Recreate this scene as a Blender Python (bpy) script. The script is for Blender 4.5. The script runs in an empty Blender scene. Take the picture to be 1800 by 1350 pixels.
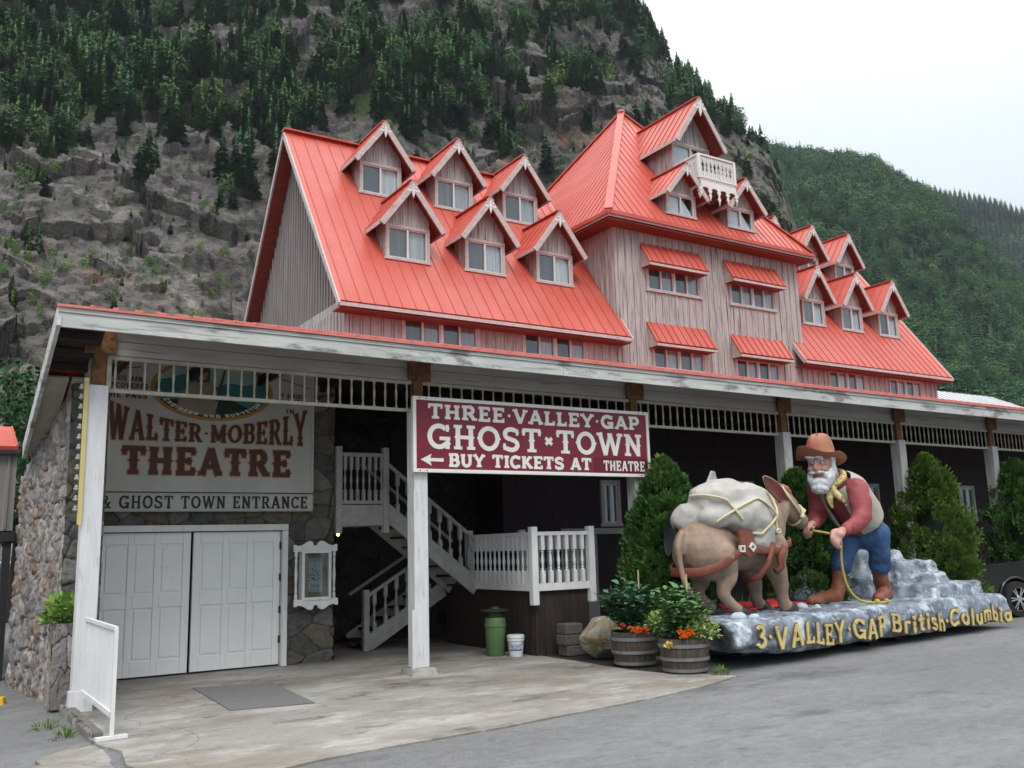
import bpy, bmesh, math, random
import numpy as np
from mathutils import Vector, Matrix, Euler, noise as mnoise
R_ = math.radians
PI = math.pi
random.seed(7)
scene = bpy.context.scene
COL = scene.collection

# ---------------------------------------------------------------- camera
cam = bpy.data.cameras.new('camera')
cam.sensor_width = 36.0
cam.lens = 36.0 * 1603.64 / 1800.0
cam.clip_start, cam.clip_end = 0.1, 20000.0
camo = bpy.data.objects.new('camera', cam)
COL.objects.link(camo)
def cam_axes(yaw, pitch, roll):
    B = Matrix(((1, 0, 0), (0, 0, -1), (0, 1, 0)))
    cy, sy, cp, sp, cr, sr = math.cos(yaw), math.sin(yaw), math.cos(pitch), math.sin(pitch), math.cos(roll), math.sin(roll)
    Rz = Matrix(((cy, sy, 0), (-sy, cy, 0), (0, 0, 1)))
    Rx = Matrix(((1, 0, 0), (0, cp, sp), (0, -sp, cp)))
    Rr = Matrix(((cr, -sr, 0), (sr, cr, 0), (0, 0, 1)))
    return Rr @ Rx @ B @ Rz
RC = cam_axes(R_(-32.53529), R_(10.16591), R_(-1.59099))
mw = Matrix.Identity(4)
for i in range(3):
    mw[i][0], mw[i][1], mw[i][2] = RC[0][i], -RC[1][i], -RC[2][i]
mw[2][3] = 1.9
camo.matrix_world = mw
scene.camera = camo

# ---------------------------------------------------------------- world: bright overcast sky
SUN_EL, SUN_AZ = R_(52), R_(205)        # azimuth of the sun, clockwise from +Y
world = bpy.data.worlds.new('World')
scene.world = world
world.use_nodes = True
wt = world.node_tree
wt.nodes.clear()
def wn(t, **k):
    n = wt.nodes.new(t)
    for a, b in k.items(): setattr(n, a, b)
    return n
w_out = wn('ShaderNodeOutputWorld'); w_bg = wn('ShaderNodeBackground')
w_sky = wn('ShaderNodeTexSky', sky_type='NISHITA', sun_disc=False, sun_elevation=SUN_EL, sun_rotation=SUN_AZ)
w_tc = wn('ShaderNodeTexCoord'); w_sep = wn('ShaderNodeSeparateXYZ'); w_map = wn('ShaderNodeMapping')
w_map.inputs['Scale'].default_value = (1.6, 1.6, 4.5)
w_no = wn('ShaderNodeTexNoise'); w_no.inputs['Scale'].default_value = 1.7; w_no.inputs['Detail'].default_value = 5
w_r = wn('ShaderNodeValToRGB')
w_r.color_ramp.elements[0].position = 0.0; w_r.color_ramp.elements[0].color = (5.0, 6.0, 6.8, 1)
w_r.color_ramp.elements[1].position = 0.75; w_r.color_ramp.elements[1].color = (21.5, 21.8, 22.0, 1)
e = w_r.color_ramp.elements.new(0.24); e.color = (5.7, 6.45, 6.8, 1)
e = w_r.color_ramp.elements.new(0.39); e.color = (7.3, 7.7, 7.8, 1)
e = w_r.color_ramp.elements.new(0.52); e.color = (9.8, 10.0, 10.1, 1)
w_add = wn('ShaderNodeMath', operation='MULTIPLY_ADD'); w_add.inputs[1].default_value = 0.16; w_add.inputs[2].default_value = -0.08
w_sum = wn('ShaderNodeMath', operation='ADD')
w_mix = wn('ShaderNodeMixRGB'); w_mix.inputs[0].default_value = 0.88
w_bg.inputs['Strength'].default_value = 0.12
L = wt.links.new
L(w_tc.outputs['Generated'], w_sep.inputs[0]); L(w_tc.outputs['Generated'], w_map.inputs[0]); L(w_map.outputs[0], w_no.inputs['Vector'])
L(w_no.outputs['Fac'], w_add.inputs[0]); L(w_sep.outputs['Z'], w_sum.inputs[0]); L(w_add.outputs[0], w_sum.inputs[1])
L(w_sum.outputs[0], w_r.inputs[0]); L(w_sky.outputs[0], w_mix.inputs[1]); L(w_r.outputs[0], w_mix.inputs[2])
L(w_mix.outputs[0], w_bg.inputs[0]); L(w_bg.outputs[0], w_out.inputs[0])

sun = bpy.data.lights.new('sun', 'SUN')
sun.energy, sun.angle, sun.color = 1.2, R_(18), (1.0, 0.96, 0.9)
suno = bpy.data.objects.new('sun', sun)
COL.objects.link(suno)
sd = Vector((math.sin(SUN_AZ) * math.cos(SUN_EL), math.cos(SUN_AZ) * math.cos(SUN_EL), math.sin(SUN_EL)))
suno.rotation_euler = sd.to_track_quat('Z', 'Y').to_euler()
suno.location = sd * 100

vs = scene.view_settings
vs.view_transform, vs.look, vs.gamma, vs.use_curve_mapping, vs.exposure = 'Standard', 'None', 1.0, False, 0.22
scene.render.engine = 'CYCLES'
scene.cycles.max_bounces = 6
scene.cycles.diffuse_bounces = 3
scene.cycles.transparent_max_bounces = 12
scene.cycles.use_denoising = True
scene.cycles.caustics_reflective = scene.cycles.caustics_refractive = False

# ---------------------------------------------------------------- materials
def M(name, cols, sc=(1, 1, 1), ns=5.0, detail=6.0, nrough=0.6, rough=0.65, bump=0.0, bsc=None, bns=None, layers=(), spec=0.3,
      metal=0.0, coord='pos', rand=0.0, dist=0.02, vor=None, distort=0.0, crack=()):
    """procedural material: noise between colours, optional stains (layers), bump, per object variation"""
    m = bpy.data.materials.new(name); m.use_nodes = True
    nt = m.node_tree; N = nt.nodes; K = nt.links.new
    b = N['Principled BSDF']
    b.inputs['Roughness'].default_value = rough; b.inputs['Metallic'].default_value = metal
    b.inputs['Specular IOR Level'].default_value = spec
    if coord == 'pos': src = N.new('ShaderNodeNewGeometry').outputs['Position']
    else: src = N.new('ShaderNodeTexCoord').outputs['Object']
    def tex(scale, s, d=detail, ro=nrough, di=0.0):
        mp = N.new('ShaderNodeMapping'); mp.inputs['Scale'].default_value = scale; K(src, mp.inputs[0])
        n = N.new('ShaderNodeTexNoise'); n.inputs['Scale'].default_value = s; n.inputs['Detail'].default_value = d
        n.inputs['Roughness'].default_value = ro; n.inputs['Distortion'].default_value = di
        K(mp.outputs[0], n.inputs['Vector']); return n.outputs['Fac']
    if len(cols) == 1: cols = [cols[0], tuple(c * 0.88 for c in cols[0])]
    f = tex(sc, ns, di=distort)
    rp = N.new('ShaderNodeValToRGB'); el = rp.color_ramp.elements
    n = len(cols); lo, hi = 0.32, 0.68
    while len(el) < n: el.new(0.5)
    for i, c in enumerate(cols):
        el[i].position = lo + (hi - lo) * i / max(1, n - 1); el[i].color = (*c, 1)
    K(f, rp.inputs[0]); cur = rp.outputs[0]
    for (lc, lsc, lns, a, bb, amt) in layers:
        t = tex(lsc, lns)
        mr = N.new('ShaderNodeMapRange'); mr.inputs[1].default_value = a; mr.inputs[2].default_value = bb; mr.inputs[4].default_value = amt
        K(t, mr.inputs[0]); mx = N.new('ShaderNodeMixRGB'); mx.inputs[2].default_value = (*lc, 1)
        K(mr.outputs[0], mx.inputs[0]); K(cur, mx.inputs[1]); cur = mx.outputs[0]
    for (lc, csc, cw_, amt) in crack:            # thin cracks between large distorted cells
        wb = N.new('ShaderNodeTexNoise'); wb.inputs['Scale'].default_value = csc * 2.2; wb.inputs['Detail'].default_value = 6; K(src, wb.inputs['Vector'])
        wv = N.new('ShaderNodeVectorMath'); wv.operation = 'MULTIPLY_ADD'; wv.inputs[1].default_value = (.75 / csc,) * 3; K(wb.outputs['Color'], wv.inputs[0]); K(src, wv.inputs[2])
        vc = N.new('ShaderNodeTexVoronoi'); vc.feature = 'DISTANCE_TO_EDGE'; vc.inputs['Scale'].default_value = csc; K(wv.outputs[0], vc.inputs['Vector'])
        mr = N.new('ShaderNodeMapRange'); mr.inputs[1].default_value = cw_ * .3; mr.inputs[2].default_value = cw_; mr.inputs[3].default_value = amt; mr.inputs[4].default_value = 0; K(vc.outputs['Distance'], mr.inputs[0])
        mx = N.new('ShaderNodeMixRGB'); mx.inputs[2].default_value = (*lc, 1); K(mr.outputs[0], mx.inputs[0]); K(cur, mx.inputs[1]); cur = mx.outputs[0]
    if vor:                                  # cells of stone: (scale vec, scale, joint colour, joint width, colours)
        vsc, vs_, jc, jw, vcols = vor
        mp = N.new('ShaderNodeMapping'); mp.inputs['Scale'].default_value = vsc
        wob = N.new('ShaderNodeTexNoise'); wob.inputs['Scale'].default_value = 3.0
        K(src, wob.inputs['Vector'])
        va = N.new('ShaderNodeVectorMath'); va.operation = 'MULTIPLY_ADD'; va.inputs[1].default_value = (0.25,) * 3
        K(wob.outputs['Color'], va.inputs[0]); K(src, va.inputs[2]); K(va.outputs[0], mp.inputs[0])
        v1 = N.new('ShaderNodeTexVoronoi'); v1.inputs['Scale'].default_value = vs_; K(mp.outputs[0], v1.inputs['Vector'])
        v2 = N.new('ShaderNodeTexVoronoi'); v2.feature = 'DISTANCE_TO_EDGE'; v2.inputs['Scale'].default_value = vs_; K(mp.outputs[0], v2.inputs['Vector'])
        cr = N.new('ShaderNodeValToRGB'); ce = cr.color_ramp.elements; cr.color_ramp.interpolation = 'CONSTANT'
        while len(ce) < len(vcols): ce.new(0.5)
        for i, c in enumerate(vcols): ce[i].position = i / len(vcols); ce[i].color = (*c, 1)
        sp = N.new('ShaderNodeSeparateColor'); K(v1.outputs['Color'], sp.inputs[0]); K(sp.outputs[0], cr.inputs[0])
        mu = N.new('ShaderNodeMixRGB'); mu.blend_type = 'OVERLAY'; mu.inputs[0].default_value = 0.75; K(cr.outputs[0], mu.inputs[1]); K(cur, mu.inputs[2])
        mr = N.new('ShaderNodeMapRange'); mr.inputs[1].default_value = jw * 0.4; mr.inputs[2].default_value = jw; K(v2.outputs['Distance'], mr.inputs[0])
        mj = N.new('ShaderNodeMixRGB'); mj.inputs[1].default_value = (*jc, 1); K(mr.outputs[0], mj.inputs[0]); K(mu.outputs[0], mj.inputs[2]); cur = mj.outputs[0]
        vedge = mr.outputs[0]
    if rand:
        oi = N.new('ShaderNodeObjectInfo'); hs = N.new('ShaderNodeHueSaturation')
        mr = N.new('ShaderNodeMapRange'); mr.inputs[3].default_value = 1 - rand; mr.inputs[4].default_value = 1 + rand
        K(oi.outputs['Random'], mr.inputs[0]); K(mr.outputs[0], hs.inputs['Value']); K(cur, hs.inputs['Color']); cur = hs.outputs[0]
    K(cur, b.inputs['Base Color'])
    if bump or vor:
        bp = N.new('ShaderNodeBump'); bp.inputs['Strength'].default_value = bump or 0.5; bp.inputs['Distance'].default_value = dist
        h = tex(bsc or sc, bns or ns, 8, 0.65)
        if vor:
            ad = N.new('ShaderNodeMath'); ad.operation = 'MULTIPLY_ADD'; ad.inputs[1].default_value = 0.6; K(vedge, ad.inputs[0]); K(h, ad.inputs[2]); h = ad.outputs[0]
        K(h, bp.inputs['Height']); K(bp.outputs[0], b.inputs['Normal'])
    return m
def glass(name, tint=(0.05, 0.06, 0.065), thin=0.35):
    m = bpy.data.materials.new(name); m.use_nodes = True
    nt = m.node_tree; N = nt.nodes; K = nt.links.new; N.clear()
    o = N.new('ShaderNodeOutputMaterial'); g = N.new('ShaderNodeBsdfGlossy'); g.inputs['Roughness'].default_value = 0.03
    g.inputs['Color'].default_value = (0.8, 0.85, 0.88, 1)
    t = N.new('ShaderNodeBsdfTransparent'); t.inputs['Color'].default_value = (thin, thin * 1.03, thin * 1.05, 1)
    fr = N.new('ShaderNodeLayerWeight'); pw = N.new('ShaderNodeMath'); pw.operation = 'POWER'; pw.inputs[1].default_value = 4.5; K(fr.outputs['Facing'], pw.inputs[0])
    sc_ = N.new('ShaderNodeMath'); sc_.operation = 'MULTIPLY_ADD'; sc_.inputs[1].default_value = .9; sc_.inputs[2].default_value = .075; K(pw.outputs[0], sc_.inputs[0])
    mx = N.new('ShaderNodeMixShader'); K(sc_.outputs[0], mx.inputs[0]); K(t.outputs[0], mx.inputs[1]); K(g.outputs[0], mx.inputs[2]); K(mx.outputs[0], o.inputs[0])
    return m
def emit(name, c, s):
    m = bpy.data.materials.new(name); m.use_nodes = True
    b = m.node_tree.nodes['Principled BSDF']; b.inputs['Emission Color'].default_value = (*c, 1); b.inputs['Emission Strength'].default_value = s
    return m

# ---------------------------------------------------------------- mesh collector
WL = {}                                     # world location of every object that may be a parent
class MB:
    def __init__(s): s.v = []; s.f = []; s.mi = []; s.cm = 0
    def add(s, vs, fs):
        n = len(s.v); s.v.extend([tuple(p) for p in vs]); s.f.extend([tuple(i + n for i in f) for f in fs]); s.mi.extend([s.cm] * len(fs)); return s
    def box(s, x0, x1, y0, y1, z0, z1):
        return s.add([(x0, y0, z0), (x1, y0, z0), (x1, y1, z0), (x0, y1, z0), (x0, y0, z1), (x1, y0, z1), (x1, y1, z1), (x0, y1, z1)],
                     [(0, 3, 2, 1), (4, 5, 6, 7), (0, 1, 5, 4), (1, 2, 6, 5), (2, 3, 7, 6), (3, 0, 4, 7)])
    def hexa(s, b, t):                      # bottom 4, top 4 points (same winding, counter clockwise from above)
        return s.add(list(b) + list(t), [(0, 3, 2, 1), (4, 5, 6, 7), (0, 1, 5, 4), (1, 2, 6, 5), (2, 3, 7, 6), (3, 0, 4, 7)])
    def beam(s, p, q, w, h, up=(0, 0, 1)):  # bar from p to q, w across, h along up
        p, q = Vector(p), Vector(q); d = (q - p).normalized(); u = Vector(up); sd_ = d.cross(u).normalized(); u = sd_.cross(d).normalized()
        a, b = sd_ * (w / 2), u * (h / 2)
        r = lambda c: [c - a - b, c + a - b, c + a + b, c - a + b]
        return s.hexa(r(p), r(q)) if False else s.add(r(p) + r(q), [(0, 1, 2, 3), (7, 6, 5, 4), (0, 4, 5, 1), (1, 5, 6, 2), (2, 6, 7, 3), (3, 7, 4, 0)])
    def wall(s, x0, x1, z0, z1, y, holes=()):        # wall face in the plane Y = y with openings (x0, x1, z0, z1) and their reveals
        xs = sorted({x0, x1, *[h[0] for h in holes], *[h[1] for h in holes]}); zs = sorted({z0, z1, *[h[2] for h in holes], *[h[3] for h in holes]})
        for a, b in zip(xs, xs[1:]):
            for c, d in zip(zs, zs[1:]):
                mx, mz = (a + b) / 2, (c + d) / 2
                if any(h[0] < mx < h[1] and h[2] < mz < h[3] for h in holes): continue
                s.add([(a, y, c), (b, y, c), (b, y, d), (a, y, d)], [(0, 1, 2, 3)])
        for a, b, c, d in holes:
            q = [(a, c), (b, c), (b, d), (a, d)]
            for i in range(4):
                (p, r), (t, u) = q[i], q[(i + 1) % 4]; s.add([(p, y, r), (t, y, u), (t, y + .3, u), (p, y + .3, r)], [(3, 2, 1, 0)])
        return s
    def tube(s, pts, r, n=8, close=False):
        pts = [Vector(p) for p in pts]; m = len(pts); rs = r if isinstance(r, (list, tuple)) else [r] * m
        base = len(s.v); prev = None; vs = []
        for i, p in enumerate(pts):
            a = pts[(i - 1) % m] if (close or i) else p; b = pts[(i + 1) % m] if (close or i < m - 1) else p
            d = (b - a).normalized() if (b - a).length > 1e-9 else Vector((0, 0, 1))
            if prev is None:
                x = d.orthogonal().normalized()
            else:
                x = (prev - d * prev.dot(d)); x = x.normalized() if x.length > 1e-6 else d.orthogonal().normalized()
            prev = x; y = d.cross(x)
            for k in range(n):
                t = 2 * PI * k / n; vs.append(p + (x * math.cos(t) + y * math.sin(t)) * rs[i])
        fs = []
        for i in range(m if close else m - 1):
            j = (i + 1) % m
            for k in range(n): fs.append((i * n + k, i * n + (k + 1) % n, j * n + (k + 1) % n, j * n + k))
        if not close: fs += [tuple(range(n))[::-1], tuple((m - 1) * n + k for k in range(n))]
        return s.add(vs, fs)
    def lathe(s, prof, c=(0, 0, 0), n=12, sq=None):   # prof: (r, z) upward
        vs = []; fs = []
        for i, (r, z) in enumerate(prof):
            for k in range(n):
                t = 2 * PI * (k + 0.5) / n; vs.append((c[0] + r * math.cos(t), c[1] + r * math.sin(t), c[2] + z))
        for i in range(len(prof) - 1):
            for k in range(n): fs.append((i * n + k, i * n + (k + 1) % n, (i + 1) * n + (k + 1) % n, (i + 1) * n + k))
        fs += [tuple(range(n))[::-1], tuple((len(prof) - 1) * n + k for k in range(n))]
        return s.add(vs, fs)
    def prism(s, poly, o, ux, uy, th):      # 2-D polygon in the plane (o, ux, uy), extruded th along ux x uy
        o, ux, uy = Vector(o), Vector(ux), Vector(uy); nz = ux.cross(uy).normalized() * th
        a = [o + ux * x + uy * y for x, y in poly]; n = len(a)
        return s.add(a + [p + nz for p in a], [tuple(range(n))[::-1], tuple(range(n, 2 * n))] + [(i, (i + 1) % n, n + (i + 1) % n, n + i) for i in range(n)])
    def slab(s, pts, th):                   # planar polygon thickened downward along its normal
        pts = [Vector(p) for p in pts]; nn = (pts[1] - pts[0]).cross(pts[2] - pts[0]).normalized()
        if nn.z < 0: pts = pts[::-1]; nn = -nn
        n = len(pts); b = [p - nn * th for p in pts]
        return s.add(pts + b, [tuple(range(n)), tuple(range(n, 2 * n))[::-1]] + [(i, n + i, n + (i + 1) % n, (i + 1) % n) for i in range(n)])
    def ell(s, c, r, rot=None, nu=14, nv=9):
        c = Vector(c); r = (r, r, r) if not isinstance(r, (tuple, list)) else r; vs = []; fs = []
        mt = Euler(rot).to_matrix() if rot else None
        for j in range(nv + 1):
            th = PI * j / nv
            for k in range(nu):
                ph = 2 * PI * k / nu
                p = Vector((r[0] * math.sin(th) * math.cos(ph), r[1] * math.sin(th) * math.sin(ph), -r[2] * math.cos(th)))
                vs.append(c + (mt @ p if mt else p))
        for j in range(nv):
            for k in range(nu): fs.append((j * nu + k, j * nu + (k + 1) % nu, (j + 1) * nu + (k + 1) % nu, (j + 1) * nu + k))
        return s.add(vs, fs)
    def chain(s, nodes, sub=3, n=14):       # capsules through (x, y, z, r) nodes, smoothed
        P = [Vector(q[:3]) for q in nodes]; rr = [q[3] for q in nodes]; m = len(P)
        for i in range(m - 1):
            p0, p1, p2, p3 = P[max(0, i - 1)], P[i], P[i + 1], P[min(m - 1, i + 2)]
            for k in range(sub + (1 if i == m - 2 else 0)):
                t = k / sub; q = 0.5 * ((2 * p1) + (p2 - p0) * t + (2 * p0 - 5 * p1 + 4 * p2 - p3) * t * t + (3 * p1 - p0 - 3 * p2 + p3) * t ** 3)
                u = t * t * (3 - 2 * t); s.ell(q, rr[i] * (1 - u) + rr[i + 1] * u, nu=n, nv=8)
        return s
    def build(s, name, mat, parent=None, smooth=False, bevel=0, sub=0, remesh=0, sm=0, disp=None, autosmooth=None, local=False, dtype='CLOUDS'):
        me = bpy.data.meshes.new(name)
        off = WL.get(parent, Vector((0, 0, 0))) if parent and not local else Vector((0, 0, 0))
        me.from_pydata([(p[0] - off[0], p[1] - off[1], p[2] - off[2]) for p in s.v], [], s.f)
        for m in (mat if isinstance(mat, (list, tuple)) else [mat]): me.materials.append(m)
        if max(s.mi, default=0): me.polygons.foreach_set('material_index', s.mi)
        o = bpy.data.objects.new(name, me); COL.objects.link(o)
        if parent: o.parent = parent
        WL[o] = off.copy()
        if smooth or remesh: me.polygons.foreach_set('use_smooth', [True] * len(me.polygons))
        if bevel: b = o.modifiers.new('b', 'BEVEL'); b.width = bevel; b.segments = 2; b.limit_method = 'ANGLE'
        if remesh:
            r = o.modifiers.new('r', 'REMESH'); r.mode = 'VOXEL'; r.voxel_size = remesh; r.use_smooth_shade = True
            if sm: q = o.modifiers.new('s', 'SMOOTH'); q.iterations = sm; q.factor = 0.5
        if sub: q = o.modifiers.new('u', 'SUBSURF'); q.levels = q.render_levels = sub
        if autosmooth:
            me.polygons.foreach_set('use_smooth', [True] * len(me.polygons))
            with_edges = bmesh.new(); with_edges.from_mesh(me)
            for ed in with_edges.edges:
                if len(ed.link_faces) == 2 and ed.calc_face_angle(0) > autosmooth: ed.smooth = False
            with_edges.to_mesh(me); with_edges.free()
        if disp:
            tx = bpy.data.textures.new(name, dtype); tx.noise_scale = disp[1]
            if dtype == 'CLOUDS': tx.noise_depth = 3
            q = o.modifiers.new('d', 'DISPLACE'); q.texture = tx; q.strength = disp[0]; q.mid_level = 0.5; q.texture_coords = 'LOCAL'
        return o
def tag(o, label=None, cat=None, group=None, kind=None):
    for k, v in (('label', label), ('category', cat), ('group', group), ('kind', kind)):
        if v: o[k] = v
    return o
def thing(name, label, cat, loc=(0, 0, 0), group=None):
    o = bpy.data.objects.new(name, None); COL.objects.link(o); o.location = loc; o.empty_display_size = 0.2
    WL[o] = Vector(loc); return tag(o, label, cat, group)
def dup_tree(o, parent, delta=(0, 0, 0), scale=None):
    c = o.copy(); COL.objects.link(c); c.parent = parent
    c.location = o.location + Vector(delta)
    if scale: c.scale = scale
    WL[c] = WL.get(o, Vector()) + Vector(delta)
    for ch in o.children: dup_tree(ch, c)
    return c
def np_mesh(name, v, f, mat, smooth=False, parent=None, mi=None):
    me = bpy.data.meshes.new(name); v = np.asarray(v, np.float32); f = np.asarray(f, np.int32); k = f.shape[1]
    me.vertices.add(len(v)); me.vertices.foreach_set('co', v.ravel())
    me.loops.add(f.size); me.loops.foreach_set('vertex_index', f.ravel())
    me.polygons.add(len(f)); me.polygons.foreach_set('loop_start', np.arange(len(f), dtype=np.int32) * k)
    for m in (mat if isinstance(mat, (list, tuple)) else [mat]): me.materials.append(m)
    if smooth: me.polygons.foreach_set('use_smooth', np.ones(len(f), bool))
    if mi is not None: me.polygons.foreach_set('material_index', np.asarray(mi, np.int32))
    me.update(calc_edges=True)
    o = bpy.data.objects.new(name, me); COL.objects.link(o)
    if parent: o.parent = parent
    WL[o] = WL.get(parent, Vector()) if parent else Vector()
    return o
def vnoise(p, seed=0):                      # value noise on (n, 3)
    p = np.asarray(p, float); i = np.floor(p).astype(np.int64); f = p - i; f = f * f * (3 - 2 * f)
    def h(a, b, c):
        n = (a * 374761393 + b * 668265263 + c * 2147483647 + seed * 144665) & 0xFFFFFFFF
        n = ((n ^ (n >> 13)) * 1274126177) & 0xFFFFFFFF
        return ((n ^ (n >> 16)) & 0xFFFF) / 65535.0
    x, y, z = i[:, 0], i[:, 1], i[:, 2]; u, v, w = f[:, 0], f[:, 1], f[:, 2]
    l = lambda a, b, t: a + (b - a) * t
    return l(l(l(h(x, y, z), h(x + 1, y, z), u), l(h(x, y + 1, z), h(x + 1, y + 1, z), u), v),
             l(l(h(x, y, z + 1), h(x + 1, y, z + 1), u), l(h(x, y + 1, z + 1), h(x + 1, y + 1, z + 1), u), v), w) * 2 - 1
def fbm(p, o=5, seed=0, ridged=False, gain=0.5):
    p = np.asarray(p, float); s = np.zeros(len(p)); a = 1.0
    for k in range(o):
        n = vnoise(p * 2 ** k, seed + k); s += a * ((1 - 2 * np.abs(n)) if ridged else n); a *= gain
    return s
# ---------------------------------------------------------------- palette
m_asphalt = M('asphalt', [(.075, .075, .077), (.15, .15, .15), (.225, .222, .22)], ns=60, detail=9, nrough=.75, rough=.92, bump=.6, bns=120, dist=.012,
              layers=[((.225, .225, .23), (.4, 1, 1), .45, .45, .6, .6), ((.075, .075, .078), (.7, 1, 1), 7, .5, .66, .45), ((.27, .268, .265), (.7, 1, 1), 12, .53, .68, .45), ((.085, .085, .092), (.45, 1, 1), .33, .55, .63, .8), ((.055, .055, .06), (.5, 1, 1), 1.6, .67, .71, .6), ((.36, .35, .34), (1, 1, 1), 90, .64, .70, .6), ((.07, .07, .075), (.25, .6, 1), .8, .64, .68, .7)])
m_concrete = M('concrete', [(.20, .19, .172), (.305, .293, .27)], ns=45, detail=9, nrough=.72, rough=.9, bump=.4, bns=110, dist=.008,
               layers=[((.40, .388, .365), (.7, 1.2, 1), .8, .48, .60, .75), ((.175, .148, .115), (.7, 1.2, 1), .52, .47, .58, .75), ((.085, .074, .062), (.7, 1.3, 1), .8, .56, .63, .85), ((.14, .125, .105), (.8, 1, 1), 6, .52, .66, .45),
                       ((.47, .46, .44), (.5, 1.4, 1), 1.9, .61, .66, .7), ((.05, .042, .036), (.5, 1.5, 1), 1.3, .65, .70, .85), ((.52, .51, .49), (.35, 2.0, 1), 1.2, .63, .67, .75), ((.10, .095, .085), (1, 1, 1), 40, .66, .72, .5)], crack=[((.10, .09, .08), .16, .0035, .55)])
m_mat = M('rubber', [(.13, .128, .128), (.18, .176, .174)], ns=30, rough=.9, bump=.4, bns=90)
m_mulch = M('soil', [(.02, .016, .014), (.07, .06, .05)], ns=25, rough=1, bump=1, bns=40, dist=.04)
m_stone = M('stone', [(.35, .35, .35), (.6, .6, .6)], ns=14, rough=.85, bump=.8, dist=.05, bns=9,
            vor=((1, 1, 1.25), 2.6, (.035, .032, .028), .06, [(.14, .13, .115), (.2, .19, .165), (.095, .1, .095), (.16, .125, .09), (.24, .23, .21), (.12, .12, .125), (.18, .16, .13)]))
m_ledge = M('ledgestone', [(.14, .125, .12), (.26, .24, .225), (.36, .32, .28)], sc=(1, .8, 2.2), ns=3.5, rough=.85, bump=.9, dist=.05, bns=8,
            layers=[((.22, .13, .075), (1, 1, 1), 1.7, .58, .66, .7), ((.11, .115, .12), (1, 1, 2), 2.6, .56, .64, .6)])
m_white = M('white_paint', [(.62, .62, .61), (.72, .72, .71)], sc=(1, 1, .25), ns=6, rough=.55, bump=.1, bns=20,
            layers=[((.40, .40, .40), (1, 1, .3), 9, .62, .70, .5)])
m_post = M('worn_white_paint', [(.55, .55, .56), (.66, .66, .67)], sc=(1, 1, .12), ns=14, rough=.7, bump=.35, bns=22,
           layers=[((.30, .30, .33), (1.4, 1.4, .16), 12, .57, .68, .65), ((.2, .19, .18), (1, 1, .5), 16, .68, .73, .7)])
m_fascia = M('weathered_white_board', [(.42, .43, .41), (.56, .57, .54)], sc=(.25, 1, 1), ns=5, rough=.75, bump=.3, bns=14,
             layers=[((.12, .12, .11), (.5, 1, 1.6), 2.6, .55, .64, .75), ((.2, .19, .17), (.12, 1, 2.2), 8, .57, .64, .6)])
m_stair = M('shaded_stair_paint', [(.32, .315, .295), (.42, .41, .39)], ns=6, rough=.65, layers=[((.2, .19, .17), (1, 1, .4), 7, .6, .7, .5)])  # stair paint darkened in its colour for the deep shade it stands in
m_post2 = M('grey_worn_post', [(.34, .34, .325), (.46, .455, .44)], sc=(1, 1, .14), ns=10, rough=.75, bump=.35, bns=20, layers=[((.16, .155, .145), (1.4, 1.4, .18), 10, .55, .66, .7)])
m_cream = M('cream_paint', [(.33, .31, .25), (.43, .405, .33)], ns=8, rough=.6)
m_rust = M('rusty_bracket', [(.10, .045, .02), (.22, .11, .045)], ns=9, rough=.8, bump=.4, layers=[((.05, .035, .025), (1, 1, 1), 6, .55, .66, .8)])
m_greybeam = M('grey_beam_paint', [(.33, .33, .31), (.42, .42, .40)], sc=(.2, 1, 1), ns=6, rough=.75, bump=.25, layers=[((.16, .155, .14), (.1, 1, 3), 6, .6, .66, .7)])
m_dark = M('dark_brown_boards', [(.020, .014, .012), (.045, .032, .028)], sc=(3, 3, .3), ns=5, rough=.8, bump=.3)
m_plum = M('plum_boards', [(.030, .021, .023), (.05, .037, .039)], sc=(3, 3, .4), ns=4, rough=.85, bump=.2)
m_roof = M('red_metal_roof', [(.45, .070, .047), (.50, .088, .063)], sc=(1, 1, 1), ns=.8, rough=.42, spec=.45, bump=.04, bns=3,
           layers=[((.56, .14, .11), (2.4, .05, .05), 1.0, .5, .7, .5), ((.40, .075, .06), (2.4, .06, .06), 1.7, .55, .72, .6), ((.60, .20, .165), (5, .5, .5), 1.2, .62, .75, .45), ((.30, .06, .05), (6, .35, .35), 2.0, .64, .74, .55), ((.55, .15, .12), (.5, .5, .5), .9, .5, .68, .45)], rand=.03)
m_roofl = M('pink_flashing', [(.52, .15, .125), (.60, .21, .18)], ns=3, rough=.4)
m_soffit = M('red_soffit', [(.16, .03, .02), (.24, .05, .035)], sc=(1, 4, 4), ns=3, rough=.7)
m_wood = M('weathered_boards', [(.23, .212, .205), (.40, .378, .368), (.52, .50, .49)], sc=(7, 7, .35), ns=3, rough=.8, bump=.4, dist=.015, bns=6,
           layers=[((.10, .085, .08), (3.5, 3.5, .22), 5, .57, .66, .8), ((.46, .41, .40), (.5, .5, .25), 1.2, .52, .7, .5), ((.07, .06, .055), (9, 9, 5), 1.6, .70, .73, .8)])
m_woodg = M('grey_gable_boards', [(.18, .165, .16), (.27, .25, .24)], sc=(7, 5, .25), ns=3, rough=.85, bump=.35,
            layers=[((.40, .37, .35), (3, 4, .12), 5, .58, .66, .6)])
m_trim = M('pale_trim', [(.42, .345, .33), (.55, .475, .455)], ns=7, rough=.7, bump=.2, layers=[((.24, .19, .185), (1, 1, 1), 8, .6, .7, .7)])
m_vinyl = M('white_window_frame', [(.60, .59, .58), (.68, .67, .66)], ns=4, rough=.5)
m_curtain = M('curtain', [(.50, .54, .53), (.80, .82, .81)], sc=(14, 1, .15), ns=1.3, rough=.9, rand=.22)
m_blind = M('white_blind', [(.84, .86, .86), (.88, .89, .89)], ns=2, rough=.8)
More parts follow.
